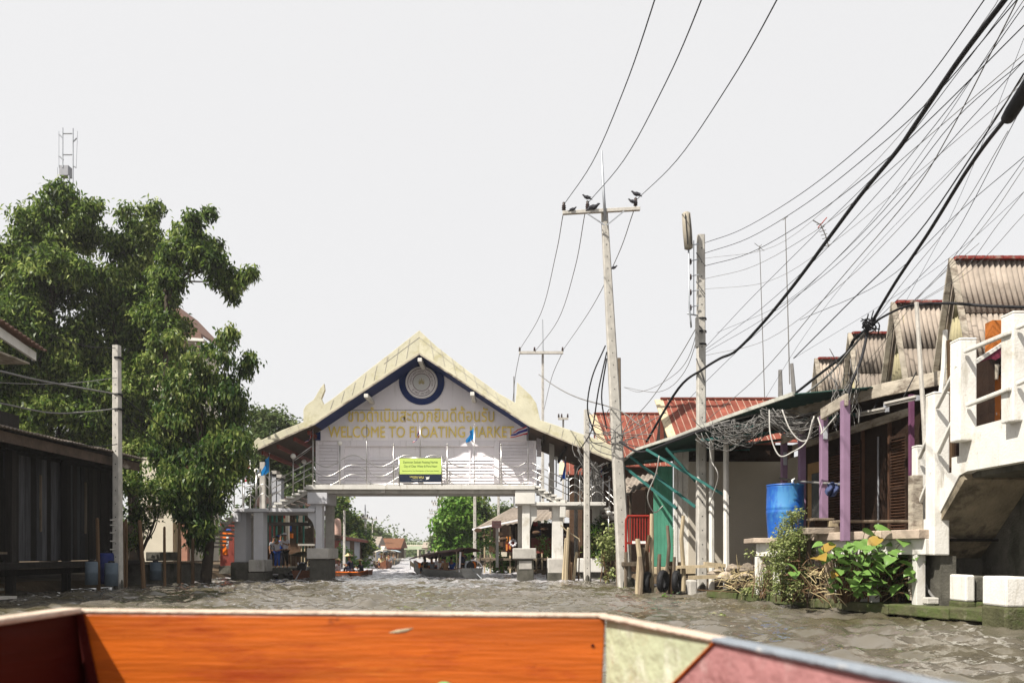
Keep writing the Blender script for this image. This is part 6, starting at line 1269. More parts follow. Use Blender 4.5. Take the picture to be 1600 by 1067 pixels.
cable([(1357, 512, 14.2), (1346, 560, 13.9), (1330, 600, 13.7), (1318, 640, 13.5), (1305, 668, 13.4)], 3, 'black cable hanging from the wire knot across the fascia', m_cable, rad=.026)
cable([(1357, 512, 14.2), (1380, 495, 13.6), (1420, 478, 13.2), (1480, 474, 12.4), (1540, 478, 11.8), (1600, 480, 11.2), (1650, 478, 10.8)], 3, 'cable bundle strung level across the two largest steep roofs', m_cable, rad=.022)
kn = MB()
for _ in range(14):
    a = P(1357, 511, 14.1); pts = [a + V([random.gauss(0, .09) for _ in range(3)]) for _ in range(4)]; kn.tube(smooth_pts(pts, 3), .012, 4)
kn.build('wire_knot', m_cable, None, label='knotted joint of black wires where the thick cables meet above the roofs', category='cable joint')
cable([(842, 585, 26), (870, 605, 24.5), (905, 622, 23), (965, 640, 21.6), (1000, 665, 21)], 1.6, 'straight wire sloping across in front of the second crossarm pole', m_cableg)
cable([(1100, 470, 19), (1075, 560, 22), (1040, 595, 25), (1000, 612, 28), (975, 605, 31)], 1.1, 'slack wire sagging from the lamp pole to the leaning pole, upper', m_cableg); cable([(1098, 500, 19), (1070, 580, 22), (1030, 612, 25), (975, 605, 30)], 1.1, 'slack wire sagging from the lamp pole to the leaning pole, lower', m_cableg)
cable([(1092, 505, 18.9), (1060, 560, 19.6), (1020, 620, 20.6), (985, 660, 21.5)], 1.3, 'dashed looking service wire slanting from the junction box to the leaning pole', m_cableg)
for i, pts in enumerate(([(946, 540, 22), (925, 590, 22), (918, 640, 22.2), (930, 680, 22.4)], [(948, 550, 22), (935, 610, 22), (925, 670, 23), (908, 700, 25)], [(948, 560, 22), (940, 620, 22), (948, 670, 22.2)])): cable(pts, 2.2, 'black loop of wire hanging beside the shaft of the leaning pole', m_cable, 'black loops on the leaning pole')
# left side cables
for i, (pts, w_, l) in enumerate((([(-60, 570, 13), (0, 580, 14), (70, 596, 16), (183, 616, 20.4)], 4, 'thick grey cable running to the middle band of the house pole'), ([(-60, 624, 13), (0, 630, 14), (80, 645, 16), (140, 643, 18.4), (183, 638, 20.4)], 3, 'thick sagging cable running to the lower band of the house pole'), ([(0, 598, 14.5), (60, 600, 16), (120, 598, 18.4), (183, 590, 20.4)], 1.6, 'thin wire above the thick cable on the house pole'), ([(70, 520, 17), (130, 540, 19), (180, 544, 20.5)], 1.2, 'thin wire reaching the top of the house pole through the leaves'), ([(100, 690, 18), (150, 697, 19.4), (183, 694, 20.4)], 1.5, 'thin wire just above the corrugated eave'), ([(186, 616, 20.6), (230, 650, 21.5), (290, 690, 23), (340, 700, 25)], 2, 'cable leaving the house pole into the creeper'), ([(186, 640, 20.6), (215, 665, 21.5), (260, 700, 23)], 1.6, 'lower cable leaving the house pole into the leaves'))):
    cable(pts, w_, l, m_cableg if i < 3 else m_cable)
# the tangle over the awning end: countless loops
tg = MB(); tg2 = MB()
def loopy(b, x0, y0, x1, y1, sag, Y, r, k=5, jit=6):
    pts = []
    for i in range(k + 1):
        t = i / k; pts.append(P(x0 + (x1 - x0) * t + random.uniform(-jit, jit), y0 + (y1 - y0) * t + sag * 4 * t * (1 - t) + random.uniform(-jit, jit) * .6, Y + random.uniform(-.25, .25)))
    b.tube(smooth_pts(pts, 4), r, 5)
for i in range(34): loopy(tg, random.uniform(1185, 1215), random.uniform(636, 656), random.uniform(1255, 1310), random.uniform(640, 675), random.uniform(0, 32), 14.3, random.uniform(.006, .011))
for i in range(30): loopy(tg, random.uniform(1110, 1160), random.uniform(655, 676), random.uniform(1180, 1215), random.uniform(642, 668), random.uniform(4, 40), 15.2, random.uniform(.006, .011))
for i in range(12): loopy(tg, random.uniform(1085, 1110), random.uniform(650, 690), random.uniform(1130, 1180), random.uniform(660, 690), random.uniform(4, 24), 16.2, .008)
for i in range(16): loopy(tg, random.uniform(1290, 1350), random.uniform(540, 600), random.uniform(1300, 1345), random.uniform(640, 680), random.uniform(-8, 8), 13.8, .007)
for i in range(14): loopy(tg, random.uniform(900, 960), random.uniform(640, 690), random.uniform(950, 1040), random.uniform(640, 700), random.uniform(5, 30), 21.8, .013)
for i in range(22): loopy(tg, random.uniform(885, 940), random.uniform(690, 760), random.uniform(900, 960), random.uniform(720, 790), random.uniform(-10, 20), 26, .012)
tg.build('wire_tangle', m_cableg, None, label='countless loops of grey wire tangled along the awning and poles', category='wires', kind='stuff', smooth=True)
for pts, l in (([(1202, 640, 14), (1204, 680, 13.9), (1218, 712, 13.8), (1240, 705, 13.7), (1260, 690, 13.6), (1270, 655, 13.5)], 'large pale loop of cable hanging lowest in front of the first mauve post'), ([(1222, 640, 13.9), (1234, 670, 13.8), (1250, 688, 13.7), (1264, 684, 13.6), (1272, 650, 13.5)], 'second pale loop of cable hanging beside the lowest one'), ([(1278, 652, 13.5), (1284, 672, 13.4), (1283, 678, 13.4), (1296, 662, 13.3), (1310, 645, 13.2)], 'short pale cable curl beside the third mauve post'), ([(1108, 690, 16.4), (1112, 720, 16.4), (1122, 745, 16.4), (1108, 790, 17)], 'pale cable curling down in front of the cream wall')):
    cable(pts, 3.2, l, m_cablew, rad=.013)
cable([(1030, 712, 19), (1025, 740, 19.2), (1012, 775, 19.6), (1022, 800, 19.8), (1036, 790, 19.6)], 2.5, 'pale hose looping down beside the green panel', m_cablew, rad=.016)
# ================================================================== people and boats
def skin_mesh(nodes, edges, root=0, sub=1):
    me = bpy.data.meshes.new('limbs'); me.from_pydata([Vector(p) for p, r in nodes], edges, [])
    o = bpy.data.objects.new('limbs', me); COL.objects.link(o); sk = o.modifiers.new('s', 'SKIN'); sk.use_smooth_shade = True
    for i, (p, r) in enumerate(nodes):
        r = r if isinstance(r, tuple) else (r, r); me.skin_vertices[0].data[i].radius = r; me.skin_vertices[0].data[i].use_root = (i == root)
    sb_ = o.modifiers.new('u', 'SUBSURF'); sb_.levels = sub; sb_.render_levels = sub
    dg = bpy.context.evaluated_depsgraph_get(); dg.update(); m = bpy.data.meshes.new_from_object(o.evaluated_get(dg))
    vs = [Vector(v.co) for v in m.vertices]; fs = [list(p.vertices) for p in m.polygons]
    bpy.data.objects.remove(o); bpy.data.meshes.remove(m); bpy.data.meshes.remove(me); return vs, fs
HEADS = {}
def person(label, loc, rz, pose='sit', shirt=m_cw, trouser=m_cdk, hat=None, s=.73, group=None, vest=None, arms='lap', headturn=0, hair=True, long_hair=False):
    """local axes: +Y is where the person faces; joints posed, one skinned body, clothes as children"""
    t = thing('person', label, 'person', loc, group)
    if pose == 'sit':
        hz = .16; hip = V((0, 0, hz)); ch = V((0, .05, hz + .40)); knees = [V((-.13, .36, .36)), V((.13, .36, .36))]; ank = [V((-.11, .45, .02)), V((.11, .45, .02))]
    elif pose == 'row':
        hz = .22; hip = V((0, -.02, hz)); ch = V((0, .13, hz + .38)); knees = [V((-.15, .34, .38)), V((.15, .34, .38))]; ank = [V((-.11, .42, .02)), V((.11, .42, .02))]
    else:
        hz = .90; hip = V((0, 0, hz)); ch = V((0, .01, hz + .42)); knees = [V((-.09, .03, .48)), V((.10, .01, .48))]; ank = [V((-.10, -.02, .08)), V((.11, 0, .08))]
    neck = ch + V((0, .02, .13)); jaw = neck + V((0, .03, .07)); crown = jaw + V((0, .0, .12))
    sh = [ch + V((-.17, 0, .06)), ch + V((.17, 0, .06))]
    if arms == 'lap': el = [sh[0] + V((-.06, .05, -.25)), sh[1] + V((.06, .05, -.25))]; wr = [el[0] + V((.08, .22, -.02)), el[1] + V((-.08, .22, -.02))]
    elif arms == 'front': el = [sh[0] + V((-.07, .08, -.23)), sh[1] + V((.07, .08, -.23))]; wr = [el[0] + V((.12, .18, .08)), el[1] + V((-.12, .18, .08))]
    elif arms == 'tiller': el = [sh[0] + V((-.12, -.08, -.2)), sh[1] + V((.10, .12, -.2))]; wr = [el[0] + V((-.06, -.22, -.05)), el[1] + V((.02, .2, .06))]
    else: el = [sh[0] + V((-.06, -.02, -.27)), sh[1] + V((.06, -.02, -.27))]; wr = [el[0] + V((0, .06, -.24)), el[1] + V((0, .06, -.24))]
    N = [(hip, (.125, .095)), (hip.lerp(ch, .5), (.115, .085)), (ch, (.135, .095)), (neck, .05), (jaw, (.062, .07)), (crown, (.078, .09)), (crown + V((0, -.005, .06)), (.05, .06))]
    Ed = [(0, 1), (1, 2), (2, 3), (3, 4), (4, 5), (5, 6)]
    for k, sx in ((0, -1), (1, 1)):
        i = len(N); hp = hip + V((sx * .085, 0, -.04)); N += [(sh[k], .052), (el[k], .038), (wr[k], .027)]; Ed += [(2, i), (i, i + 1), (i + 1, i + 2)]
        j = len(N); N += [(hp, .085), (knees[k], .056), (ank[k], .036), (ank[k] + V((0, .12, -.035)), .03)]; Ed += [(0, j), (j, j + 1), (j + 1, j + 2), (j + 2, j + 3)]
    vs, fs = skin_mesh(N, Ed)
    b = MB(); b.add(vs, fs)
    for k, sx in ((0, -1), (1, 1)):                        # hands: palm, four fingers, thumb
        d = (wr[k] - el[k]).normalized(); side = d.cross(V((0, 0, 1))); side = side.normalized() if side.length > .1 else V((1, 0, 0)); up = side.cross(d)
        p = wr[k] + d * .07; b.tube([wr[k] - d * .01, wr[k] + d * .03, p], [.024, .032, .03], 6)
        for f in range(4): q = p + side * (.024 - .016 * f); L_ = (.055, .065, .06, .048)[f]; b.tube([q - d * .01, q + d * L_ * .5 - up * .004, q + d * L_ * .8 - up * .025], [.0085, .008, .006], 5)
        q = wr[k] + d * .03 + side * .028 * -sx; b.tube([q, q + side * -.02 * sx + d * .02, q + side * -.03 * sx + d * .045], [.010, .009, .007], 5)
    fwd = V((math.sin(headturn) * -1, math.cos(headturn), 0)); hc = crown + V((0, .01, .0)); sd = V((fwd.y, -fwd.x, 0))
    b.tube([hc + fwd * .075 + V((0, 0, .01)), hc + fwd * .105 + V((0, 0, -.03)), hc + fwd * .085 + V((0, 0, -.04))], [.008, .014, .008], 5)
    for q in (-1, 1): b.ball(hc + sd * q * .082 + V((0, 0, -.02)), .022, (.4, .8, 1.2), 6, 4)
    rotm = Matrix.Rotation(rz, 3, 'Z')
    def fin(bb, name, m, **k):
        bb.v = [Vector(loc) + rotm @ (p_ * s) for p_ in bb.v]; return bb.build(name, m, t, smooth=True, **k)
    fin(b, 'body', m_skin)
    c = MB()
    for q in (-1, 1): c.ball(hc + fwd * .083 + sd * q * .032 + V((0, 0, .005)), .010, (1, 1, .7), 6, 4)
    c.ball(hc + fwd * .083 + V((0, 0, -.062)), .02, (1, .4, .3), 6, 4); fin(c, 'face', m_hair)
    c = MB(); vs, fs = skin_mesh([(hip + V((0, 0, -.02)), (.145, .115)), (hip.lerp(ch, .5), (.138, .108)), (ch, (.155, .115)), (ch + V((0, .01, .085)), (.07, .06)), (sh[0], .07), (sh[0].lerp(el[0], .7), .058), (sh[1], .07), (sh[1].lerp(el[1], .7), .058)], [(0, 1), (1, 2), (2, 3), (2, 4), (4, 5), (2, 6), (6, 7)])
    c.add(vs, fs); fin(c, 'shirt', shirt)
    if vest:
        c = MB(); vs, fs = skin_mesh([(hip.lerp(ch, .15), (.16, .13)), (hip.lerp(ch, .5), (.165, .135)), (ch, (.17, .14)), (ch + V((0, 0, .09)), (.10, .09))], [(0, 1), (1, 2), (2, 3)]); c.add(vs, fs); fin(c, 'life_vest', vest)
    c = MB(); nn = [(hip + V((0, 0, .02)), (.14, .11))]; ee = []
    for k, sx in ((0, -1), (1, 1)): j = len(nn); nn += [(hip + V((sx * .085, 0, -.04)), .095), (knees[k], .07), (knees[k].lerp(ank[k], .85), .052)]; ee += [(0, j), (j, j + 1), (j + 1, j + 2)]
    vs, fs = skin_mesh(nn, ee); c.add(vs, fs); fin(c, 'trousers', trouser)
    if hair:
        c = MB(); c.ball(hc + V((0, -.018, .028)) - fwd * .008, .1, (.86, .98, .86), 12, 8)
        if long_hair: c.tube([hc - fwd * .06, hc - fwd * .09 + V((0, 0, -.14)), hc - fwd * .08 + V((0, 0, -.26))], [.07, .075, .04], 8)
        fin(c, 'hair', m_hair)
    if hat == 'straw':
        c = MB(); c.lathe(hc + V((0, 0, .035)), [(.23, -.02), (.22, 0), (.12, .015), (.105, .075), (.07, .10), (.001, .105)], 16); fin(c, 'straw_hat', m_straw)
    elif hat == 'cone':
        c = MB(); c.lathe(hc + V((0, 0, .03)), [(.23, 0), (.225, .012), (.11, .09), (.09, .13), (.085, .14), (.001, .145)], 16); fin(c, 'woven_hat', m_straw)
    elif hat is not None:
        c = MB(); c.lathe(hc + V((0, 0, .035)), [(.1, -.01), (.105, .02), (.09, .065), (.05, .09), (.001, .095)], 14); c.box(hc + fwd * .13 + V((0, 0, .035)), (.12, .12, .012)); fin(c, 'cap', hat)
    return t
person('person in loose white t-shirt and blue cap seen from behind on the landing stage', P(433, 888.5, 28.9), R(-10), 'stand', m_cw, m_cbl, m_cbl, s=.72, arms='front')
person('taller person in white top, black trousers and white cap on the landing stage', P(446, 888.5, 29.3), R(165), 'stand', m_cw, m_hair, m_cw, s=.78, arms='front', headturn=.4)
person('person in a bright blue shirt half hidden behind the two in white', P(439, 887, 31.0), R(200), 'stand', m_cbl, m_cdk, None, s=.78, arms='front')
person('person with a pale top standing at the inner side of the landing group', P(427, 887, 31.2), R(230), 'stand', m_cgrey, m_cdk, None, s=.74, arms='down', long_hair=True)

def hull(t, L, Wd, m, m2, bow=.55, stern=.25, dep=.34, xf=None, fb=.30):
    """long tail hull: local +Y is the bow; planked shell with gunwales and thwarts"""
    n = 16; prof = []
    for i in range(n + 1):
        u = i / n; w = Wd / 2 * (math.sin(math.pi * min(1, .28 + u * .80)) ** .62 if u < .9 else math.sin(math.pi * min(1, .28 + u * .80)) ** .62); w = max(w, .035)
        if u < .2: w = max(w, Wd * .36)
        g = fb + bow * max(0, (u - .55) / .45) ** 2 + stern * max(0, (.2 - u) / .2) ** 2; k = -dep * .35 + (bow * .9) * max(0, (u - .72) / .28) ** 2
        prof.append((u * L - L / 2, w, g, k))
    vs = []; fs = []
    for (y, w, g, k) in prof: vs += [(-w, y, g), (-w * .82, y, (g + k) / 2), (-w * .45, y, k), (w * .45, y, k), (w * .82, y, (g + k) / 2), (w, y, g)]
    for i in range(n):
        for j in range(5): a = i * 6 + j; fs.append((a, a + 1, a + 7, a + 6))
    fs.append((0, 1, 2, 3, 4, 5)); b = MB(); b.add([xf(Vector(p)) for p in vs], fs); o = b.build('hull', m, t); o.modifiers.new('s', 'SOLIDIFY').thickness = .025
    for sx in (-1, 1): b = MB(); b.tube([xf(Vector((sx * w, y, g + .005))) for (y, w, g, k) in prof], .022, 5); b.build('gunwale', m2, t)
    for i in range(3, n - 3, 2): y, w, g, k = prof[i]; b = MB(); b.bar(xf(V((-w * .9, y, g - .12))), xf(V((w * .9, y, g - .12))), .16, .02); b.build('thwart', m2, t)
    return prof
def frame(loc, rz):
    M = Matrix.Rotation(rz, 3, 'Z'); loc = Vector(loc); return lambda p: loc + M @ Vector(p)
def canopy(t, xf, y0, y1, Wd, z, m, z1=None):
    z1 = z if z1 is None else z1; vs = []; ny, nx = 8, 8
    for j in range(ny + 1):
        v = j / ny
        for i in range(nx + 1): u = i / nx * 2 - 1; vs.append(xf(V((u * Wd / 2, y0 + (y1 - y0) * v, z + (z1 - z) * v ** 1.5 + .14 * (1 - u * u) + .015 * math.sin(v * 19)))))
    b = MB(); b.add(vs, [(j * (nx + 1) + i, j * (nx + 1) + i + 1, (j + 1) * (nx + 1) + i + 1, (j + 1) * (nx + 1) + i) for j in range(ny) for i in range(nx)]); o = b.build('canopy', m, t, smooth=True); o.modifiers.new('s', 'SOLIDIFY').thickness = .02
    for v in (.02, .35, .68, .98):
        for sx in (-1, 1):
            y = y0 + (y1 - y0) * v; b = MB(); b.tube([xf(V((sx * Wd * .46, y, .25))), xf(V((sx * Wd * .48, y, z + (z1 - z) * v ** 1.5)))], .014, 5); b.build('canopy_post', m_palewd, t)
def engine(t, xf, y, z=.45):
    b = MB(); b.box(xf(V((0, y, z))), (.24, .34, .26)); b.box(xf(V((0, y + .05, z + .19))), (.16, .22, .12)); b.build('engine_block', m_galv, t, bevel=.02)
    b = MB(); b.lathe(xf(V((0, y - .22, z + .05))), [(.15, -.02), (.17, 0), (.15, .02)], 16, axis=xf(V((0, 1, 0))) - xf(V((0, 0, 0)))); b.build('flywheel', m_dark, t)
    b = MB(); b.tube([xf(V((.08, y, z + .15))), xf(V((.2, y - .1, z + .36))), xf(V((.2, y - .3, z + .4)))], .03, 6); b.build('exhaust', m_galv, t, smooth=True)
    b = MB(); b.tube([xf(V((0, y - .2, z))), xf(V((0, y - 1.7, -.12)))], .02, 6); b.build('propeller_shaft', m_galv, t)
    b = MB(); b.tube([xf(V((0, y + .2, z + .1))), xf(V((.15, y + .8, z + .25)))], .016, 6); b.build('tiller', m_galv, t)
# --- the big long boat with a canopy
S0 = P(738, 862, 28.6); S0.z = 0; B0 = P(648, 862, 34.6); B0.z = 0
dv = (B0 - S0); Lb = dv.length; rzb = math.atan2(-dv.x, dv.y); xf = frame((S0 + B0) / 2, rzb)
lb = thing('long_boat', 'long grey passenger boat with a dull red brown canopy heading up the canal', 'boat', (S0 + B0) / 2)
hull(lb, Lb, 1.0, m_boatg, m_boatw, bow=.30, stern=.10, xf=xf, fb=.30); canopy(lb, xf, -Lb * .46, Lb * .40, 1.0, 1.02, m_canopy, .68)
engine(lb, xf, -Lb * .44, .42)
b = MB(); pts = [xf(V((.42 * math.cos(a), -Lb * .5 + .02, .34 + .36 * math.sin(a)))) for a in np.linspace(-1.9, 1.7, 14)]; b.tube(pts, .022, 6); b.build('white_hoop', m_cw, lb, smooth=True)
b = MB(); b.tube([xf(V((-.43, -Lb * .47, .25))), xf(V((-.40, -Lb * .47, 1.0)))], .035, 7); b.build('stern_post', m_cw, lb)
b = MB(); b.box(xf(V((0, Lb * .27, .42))), (.62, .34, .22), rzb); b.build('orange_seat_back', m_lifej, lb, bevel=.02)
b = MB(); b.prism([xf(V((-.40, Lb * .42, .40))), xf(V((-.36, Lb * .34, .30))), xf(V((-.38, Lb * .34, .48))), xf(V((-.33, Lb * .44, .60)))], (.01, .02, 0)); b.build('bow_panel', m_palewd, lb)
ppl = [(-.20, .20, m_hair, None, 'passenger in black with long dark hair sitting ahead of the orange seat back', True), (.2, .16, m_cred, None, 'passenger in a muted red top beside the one in black', False), (-.2, .07, m_cgrey, None, 'passenger in grey green near the middle of the long boat', False), (.2, .04, m_cdk, None, 'passenger in dark clothes on the far bench of the long boat', False),
       (-.16, -.05, m_cw, None, 'broad passenger in a white shirt seen from behind in the long boat', False), (.22, -.10, m_cbl, None, 'passenger in bright blue behind the one in the white shirt', False), (-.22, -.17, mat('tan_cotton', (.40, .24, .14), .9), None, 'passenger in a tan top leaning near the stern post', False), (.2, -.24, m_cgrey, None, 'passenger in grey sitting right behind the stern post', False)]
for x, v, sh_, h_, l, lh in ppl: person(l, xf(V((x, v * Lb, .10))), rzb + random.uniform(-.3, .3), 'sit', sh_, m_cdk, h_, s=.80 if 'broad' in l else .72, long_hair=lh)
person('boatman in dark clothes standing at the stern under the canopy', xf(V((.0, -Lb * .36, -.14))), rzb, 'stand', m_cdk, m_hair, None, s=.72, arms='tiller')
person('person wearing an orange life vest at the very stern of the long boat', xf(V((.28, -Lb * .42, .16))), rzb + .2, 'sit', m_hair, m_cdk, None, s=.74, vest=m_lifej)
# --- rowing sampan with three in hats
xs = frame(P(540, 862, 32) * 1 + V((0, 0, -1)), R(78)); sp = thing('rowing_boat', 'small varnished brown boat carrying three people in straw hats', 'boat', xs(V((0, 0, 0))))
hull(sp, 2.2, .62, m_boatw, m_orpost, bow=.12, stern=.10, xf=xs, fb=.16, dep=.3)
person('person in white wearing a wide straw hat sitting nearest the bridge pillar', xs(V((0, .30, .02))), R(60), 'sit', m_cw, m_cw, 'straw', s=.72)
person('person in navy with a straw hat in the middle of the small brown boat', xs(V((0, -.30, .05))), R(75), 'row', m_cdk, m_cdk, 'cone', s=.82, arms='front')
person('person in dark clothes bending forward at the tip of the small brown boat', xs(V((0, -.75, .02))), R(70), 'row', m_cdk, m_cgrey, 'straw', s=.66, arms='front')
b = MB(); b.tube([xs(V((.1, -.2, .4))), xs(V((.5, -.5, -.1)))], .014, 5); b.build('oar', m_palewd, sp)
# --- moored boat by the pillar, seen from its stern
xm = frame((XX(469, 28.3), 29.8, 0), R(4)); mb = thing('moored_boat', 'moored long tail boat with a curved canopy and bare engine tucked behind the grey pillar', 'boat', xm(V((0, 0, 0))))
hull(mb, 3.6, .8, m_boatw, m_palewd, bow=.35, stern=.05, xf=xm, fb=.28); canopy(mb, xm, -1.5, 1.2, .95, .88, mat('olive_canopy', (.13, .12, .06), .8), .8); engine(mb, xm, -1.55, .38)
for i in range(8):
    b = MB(); a = V((random.uniform(-.3, .3), -1.7 + random.uniform(-.1, .2), random.uniform(.1, .6))); e = a + V([random.uniform(-.25, .25) for _ in range(3)]); b.bar(xm(a), xm(e), .05, .04); b.build('engine_part', random.choice([m_steel, m_cw, m_galv, m_straw, m_dark]), mb)
# --- two far boats coming closer
for i, (px, Y, w_, l, mm_, cm) in enumerate(((600, 46, .95, 'brown boat with a cream canopy coming toward the camera', m_boatw, m_pale), (613, 62, .9, 'far boat with a pale blue awning behind the brown one', m_boatg, mat('pale_blue_awning', (.45, .55, .60), .8)), (571, 66, .9, 'low moored boat with a grey roof by the far left bank', m_boatg, m_conc))):
    xb = frame((XX(px, Y), Y, 0), R(180 - math.degrees(math.atan((px - CX) / F)) + (3, -4, 4)[i])); t = thing('far_boat', l, 'boat', (XX(px, Y), Y, 0)); hull(t, 6, 1.05 * w_ + .15, mm_, m_palewd, bow=.35, stern=.1, xf=xb, fb=.3); canopy(t, xb, -2.6, 1.6, 1.15, 1.0, cm)
    if i < 2:
        for k, (x, y) in enumerate(((-.2, 1.4), (.2, 1.2), (0, .3))): person(('person in %s riding in the ' % ('grey', 'tan', 'dark clothes')[k]) + ('brown boat with the cream canopy', 'far boat with the blue awning')[i], xb(V((x, y, .12))), R(180), 'sit', (m_cgrey, m_straw, m_cdk)[k], m_cdk, 'straw' if k == 1 else None, s=.8)
# ================================================================== beyond the bridge
fbz = thing('far_footbridge', 'pale green arched footbridge crossing the far end of the canal', 'footbridge', (XX(650, 120), 120, 0)); Y = 120
def fb_(name, pts, m, d=3): c = MB(); c.prism([P(x, y, Y) for x, y in pts], (0, d, 0)); return c.build(name, m, fbz)
fb_('deck', [(622, 853), (690, 853), (690, 858), (622, 858)], m_palegr); fb_('deck_edge', [(622, 851), (690, 851), (690, 852.8), (622, 852.8)], m_pale, 3.2)
fb_('ramp', [(622, 853), (600, 871), (600, 876), (622, 858)], m_palegr); fb_('handrail', [(624, 846), (690, 846), (690, 846.8), (624, 846.8)], m_palegr, .1); fb_('ramp_rail', [(624, 846), (602, 864), (602, 864.9), (624, 846.9)], m_palegr, .1)
for x in range(626, 690, 3): fb_('baluster', [(x, 846.8), (x + .5, 846.8), (x + .5, 851), (x, 851)], m_palegr, .08)
for x in (628, 652, 684): fb_('pier', [(x, 858), (x + 2, 858), (x + 2, 872), (x, 872)], m_pale)
def simple_house(name, label, px0, px1, yt, yb, Y, D, wm, rm, over=.4, ridge=1.2, wins=(), redge=None, cat='house', extra=()):
    t = thing(name, label, cat, P((px0 + px1) / 2, yb, Y)); x0, x1 = XX(px0, Y), XX(px1, Y); zt, zb = ZZ(yt, Y), ZZ(yb, Y); tb(t, 'wall', (x0, Y, zb), (x1, Y + D, zt), wm)
    c = MB(); c.prism([(x0 - over, Y - over, zt), (x0 - over, Y + D + over, zt), (x0 - over, Y + D / 2, zt + ridge)], (x1 - x0 + 2 * over, 0, 0)); r = c.build('roof', rm, t)
    c = MB(); c.bar((x0 - over, Y - over - .02, zt - .04), (x1 + over, Y - over - .02, zt - .04), .05, .14); c.build('eave_board', redge or m_redroof, r)
    for (a, b_, c0, d_) in wins:
        c = MB(); c.bb((XX(a, Y), Y - .05, ZZ(d_, Y)), (XX(b_, Y), Y - .005, ZZ(c0, Y))); w_ = c.build('window', m_glass, t); c = MB(); c.bar((XX(a, Y), Y - .08, ZZ(d_, Y)), (XX(b_, Y), Y - .08, ZZ(d_, Y)), .05, .05); c.build('sill', m_conc, w_)
    return t
sh_ = thing('red_eaved_house', 'long grey waterside house with red eave and red end wall under the bridge', 'house', (XX(545, 50), 50, .3))
Y0_, Y1_ = 48, 62; xa, xb_ = XX(522, Y0_), XX(570, Y1_)
for i, (a, b_, m) in enumerate(((0, .18, m_redwall), (.18, .45, m_grey), (.45, .6, m_brnwall), (.6, .8, m_grey), (.8, 1, m_brnwall))):
    A_ = Vector((xa, Y0_, 0)).lerp(Vector((xb_, Y1_, 0)), a); B_ = Vector((xa, Y0_, 0)).lerp(Vector((xb_, Y1_, 0)), b_); c = MB(); z = 1.75; c.prism([A_ + V((0, 0, .2)), B_ + V((0, 0, .2)), B_ + V((0, 0, z)), A_ + V((0, 0, z))], (-.1, 0, 0)); c.build('wall_bay', m, sh_)
c = MB(); c.prism([(xa + .5, Y0_, 1.78), (xb_ + .5, Y1_, 1.7), (xb_ + .5, Y1_, 1.9), (xa + .5, Y0_, 2.0)], (-.06, 0, 0)); c.build('red_eave', m_redroof, sh_)
c = MB(); c.prism([(xa + .5, Y0_, 1.98), (xb_ + .5, Y1_, 1.88), (xb_ - 3, Y1_, 2.3), (xa - 3, Y0_, 2.4)], (0, 0, .05)); c.build('roof', m_asb, sh_)
tb(sh_, 'end_wall', (xa - 3, Y0_ - .1, .2), (xa, Y0_, 1.9), m_redwall); tb(sh_, 'window', (xa - 1.4, Y0_ - .15, .9), (xa - .6, Y0_ - .1, 1.5), m_glass)
wt = thing('brick_water_tower', 'pale rounded brick tank above the red eave beside a thin pole', 'water tank', (XX(527, 49), 51, 2)); b = MB(); b.lathe((XX(527, 51), 51, 1.9), [(.26, 0), (.27, .3), (.26, 1.0), (.2, 1.25), (.08, 1.32)], 14); b.build('tank', mat('pinkish_brick_tank', (.45, .30, .25), .9, .2, 8), wt, smooth=True); tb(wt, 'stand', (XX(527, 51) - .2, 50.8, .3), (XX(527, 51) + .2, 51.2, 1.89), m_conc)
simple_house('bank_house', 'orange roofed stall row beyond the far left trees', 588, 622, 856, 872, 90, 5, m_brnwall, mat('orange_tile', (.13, .062, .035), .8), wins=((592, 597, 860, 867), (603, 608, 860, 867)))
simple_house('bank_house', 'low white shed at the water by the first far boats', 575, 592, 862, 876, 76, 3, m_pale, m_conc, ridge=.6, wins=((580, 584, 866, 871),), redge=m_conc)
simple_house('bank_house', 'grey boathouse half hidden behind the far dark bushes', 572, 586, 851, 876, 70, 3, m_grey, m_asb, ridge=.8, wins=((576, 580, 858, 866),), redge=m_conc)
simple_house('bank_house', 'small pale kiosk at the far right end of the far footbridge', 664, 684, 856, 874, 100, 4, m_pale, m_asb, ridge=.8, wins=((668, 672, 860, 867),), redge=m_brnwall)
simple_house('bank_house', 'low brown waterside house in front of the climber covered tree foot', 688, 704, 864, 880, 62, 3, m_brnwall, m_asb, ridge=.5, wins=((692, 697, 867, 873),), redge=m_conc)
# stall on stilts beyond the right pillar
ss = thing('riverside_stall', 'open market stall with a sheet roof and cluttered balcony beyond the bridge pillar', 'stall', (XX(790, 35), 35, .3)); Y = 35
corr_sheet('roof_sheet', P(800, 793, 37.5), P(900, 790, 37.5), P(905, 806, 33.6), P(740, 826, 34.6), m_asb, ss, .25, .03)
c = MB(); c.bar(P(738, 827, 34.5), P(812, 812, 33.8), .05, .07); c.build('edge_trim', m_cw, ss)
tb(ss, 'back_wall', (XX(770, 37), 37, .3), (XX(905, 37), 37.2, 2.4), m_brown); tb(ss, 'floor', (XX(752, 35), 34.6, .62), (XX(905, 35), 37, .72), m_wood)
for x in (757, 766, 797, 806, 846, 870): c = MB(); c.bar(P(x, 895, 34.8), P(x, 822, 34.8), .07, .07); c.build('stall_post', m_palewd if x < 800 else m_wood, ss)
for (a, b_, c0, d_, m) in ((764, 786, 846, 862, m_brnwall), (790, 803, 846, 862, m_redgate), (830, 862, 840, 864, mat('lattice_rail_red', (.2, .06, .05), .8)), (783, 792, 862, 869, m_pale)): tb(ss, 'balcony_panel', P(a, d_, 34.7), tuple(P(b_, c0, 34.7) + V((0, .06, 0))), m)
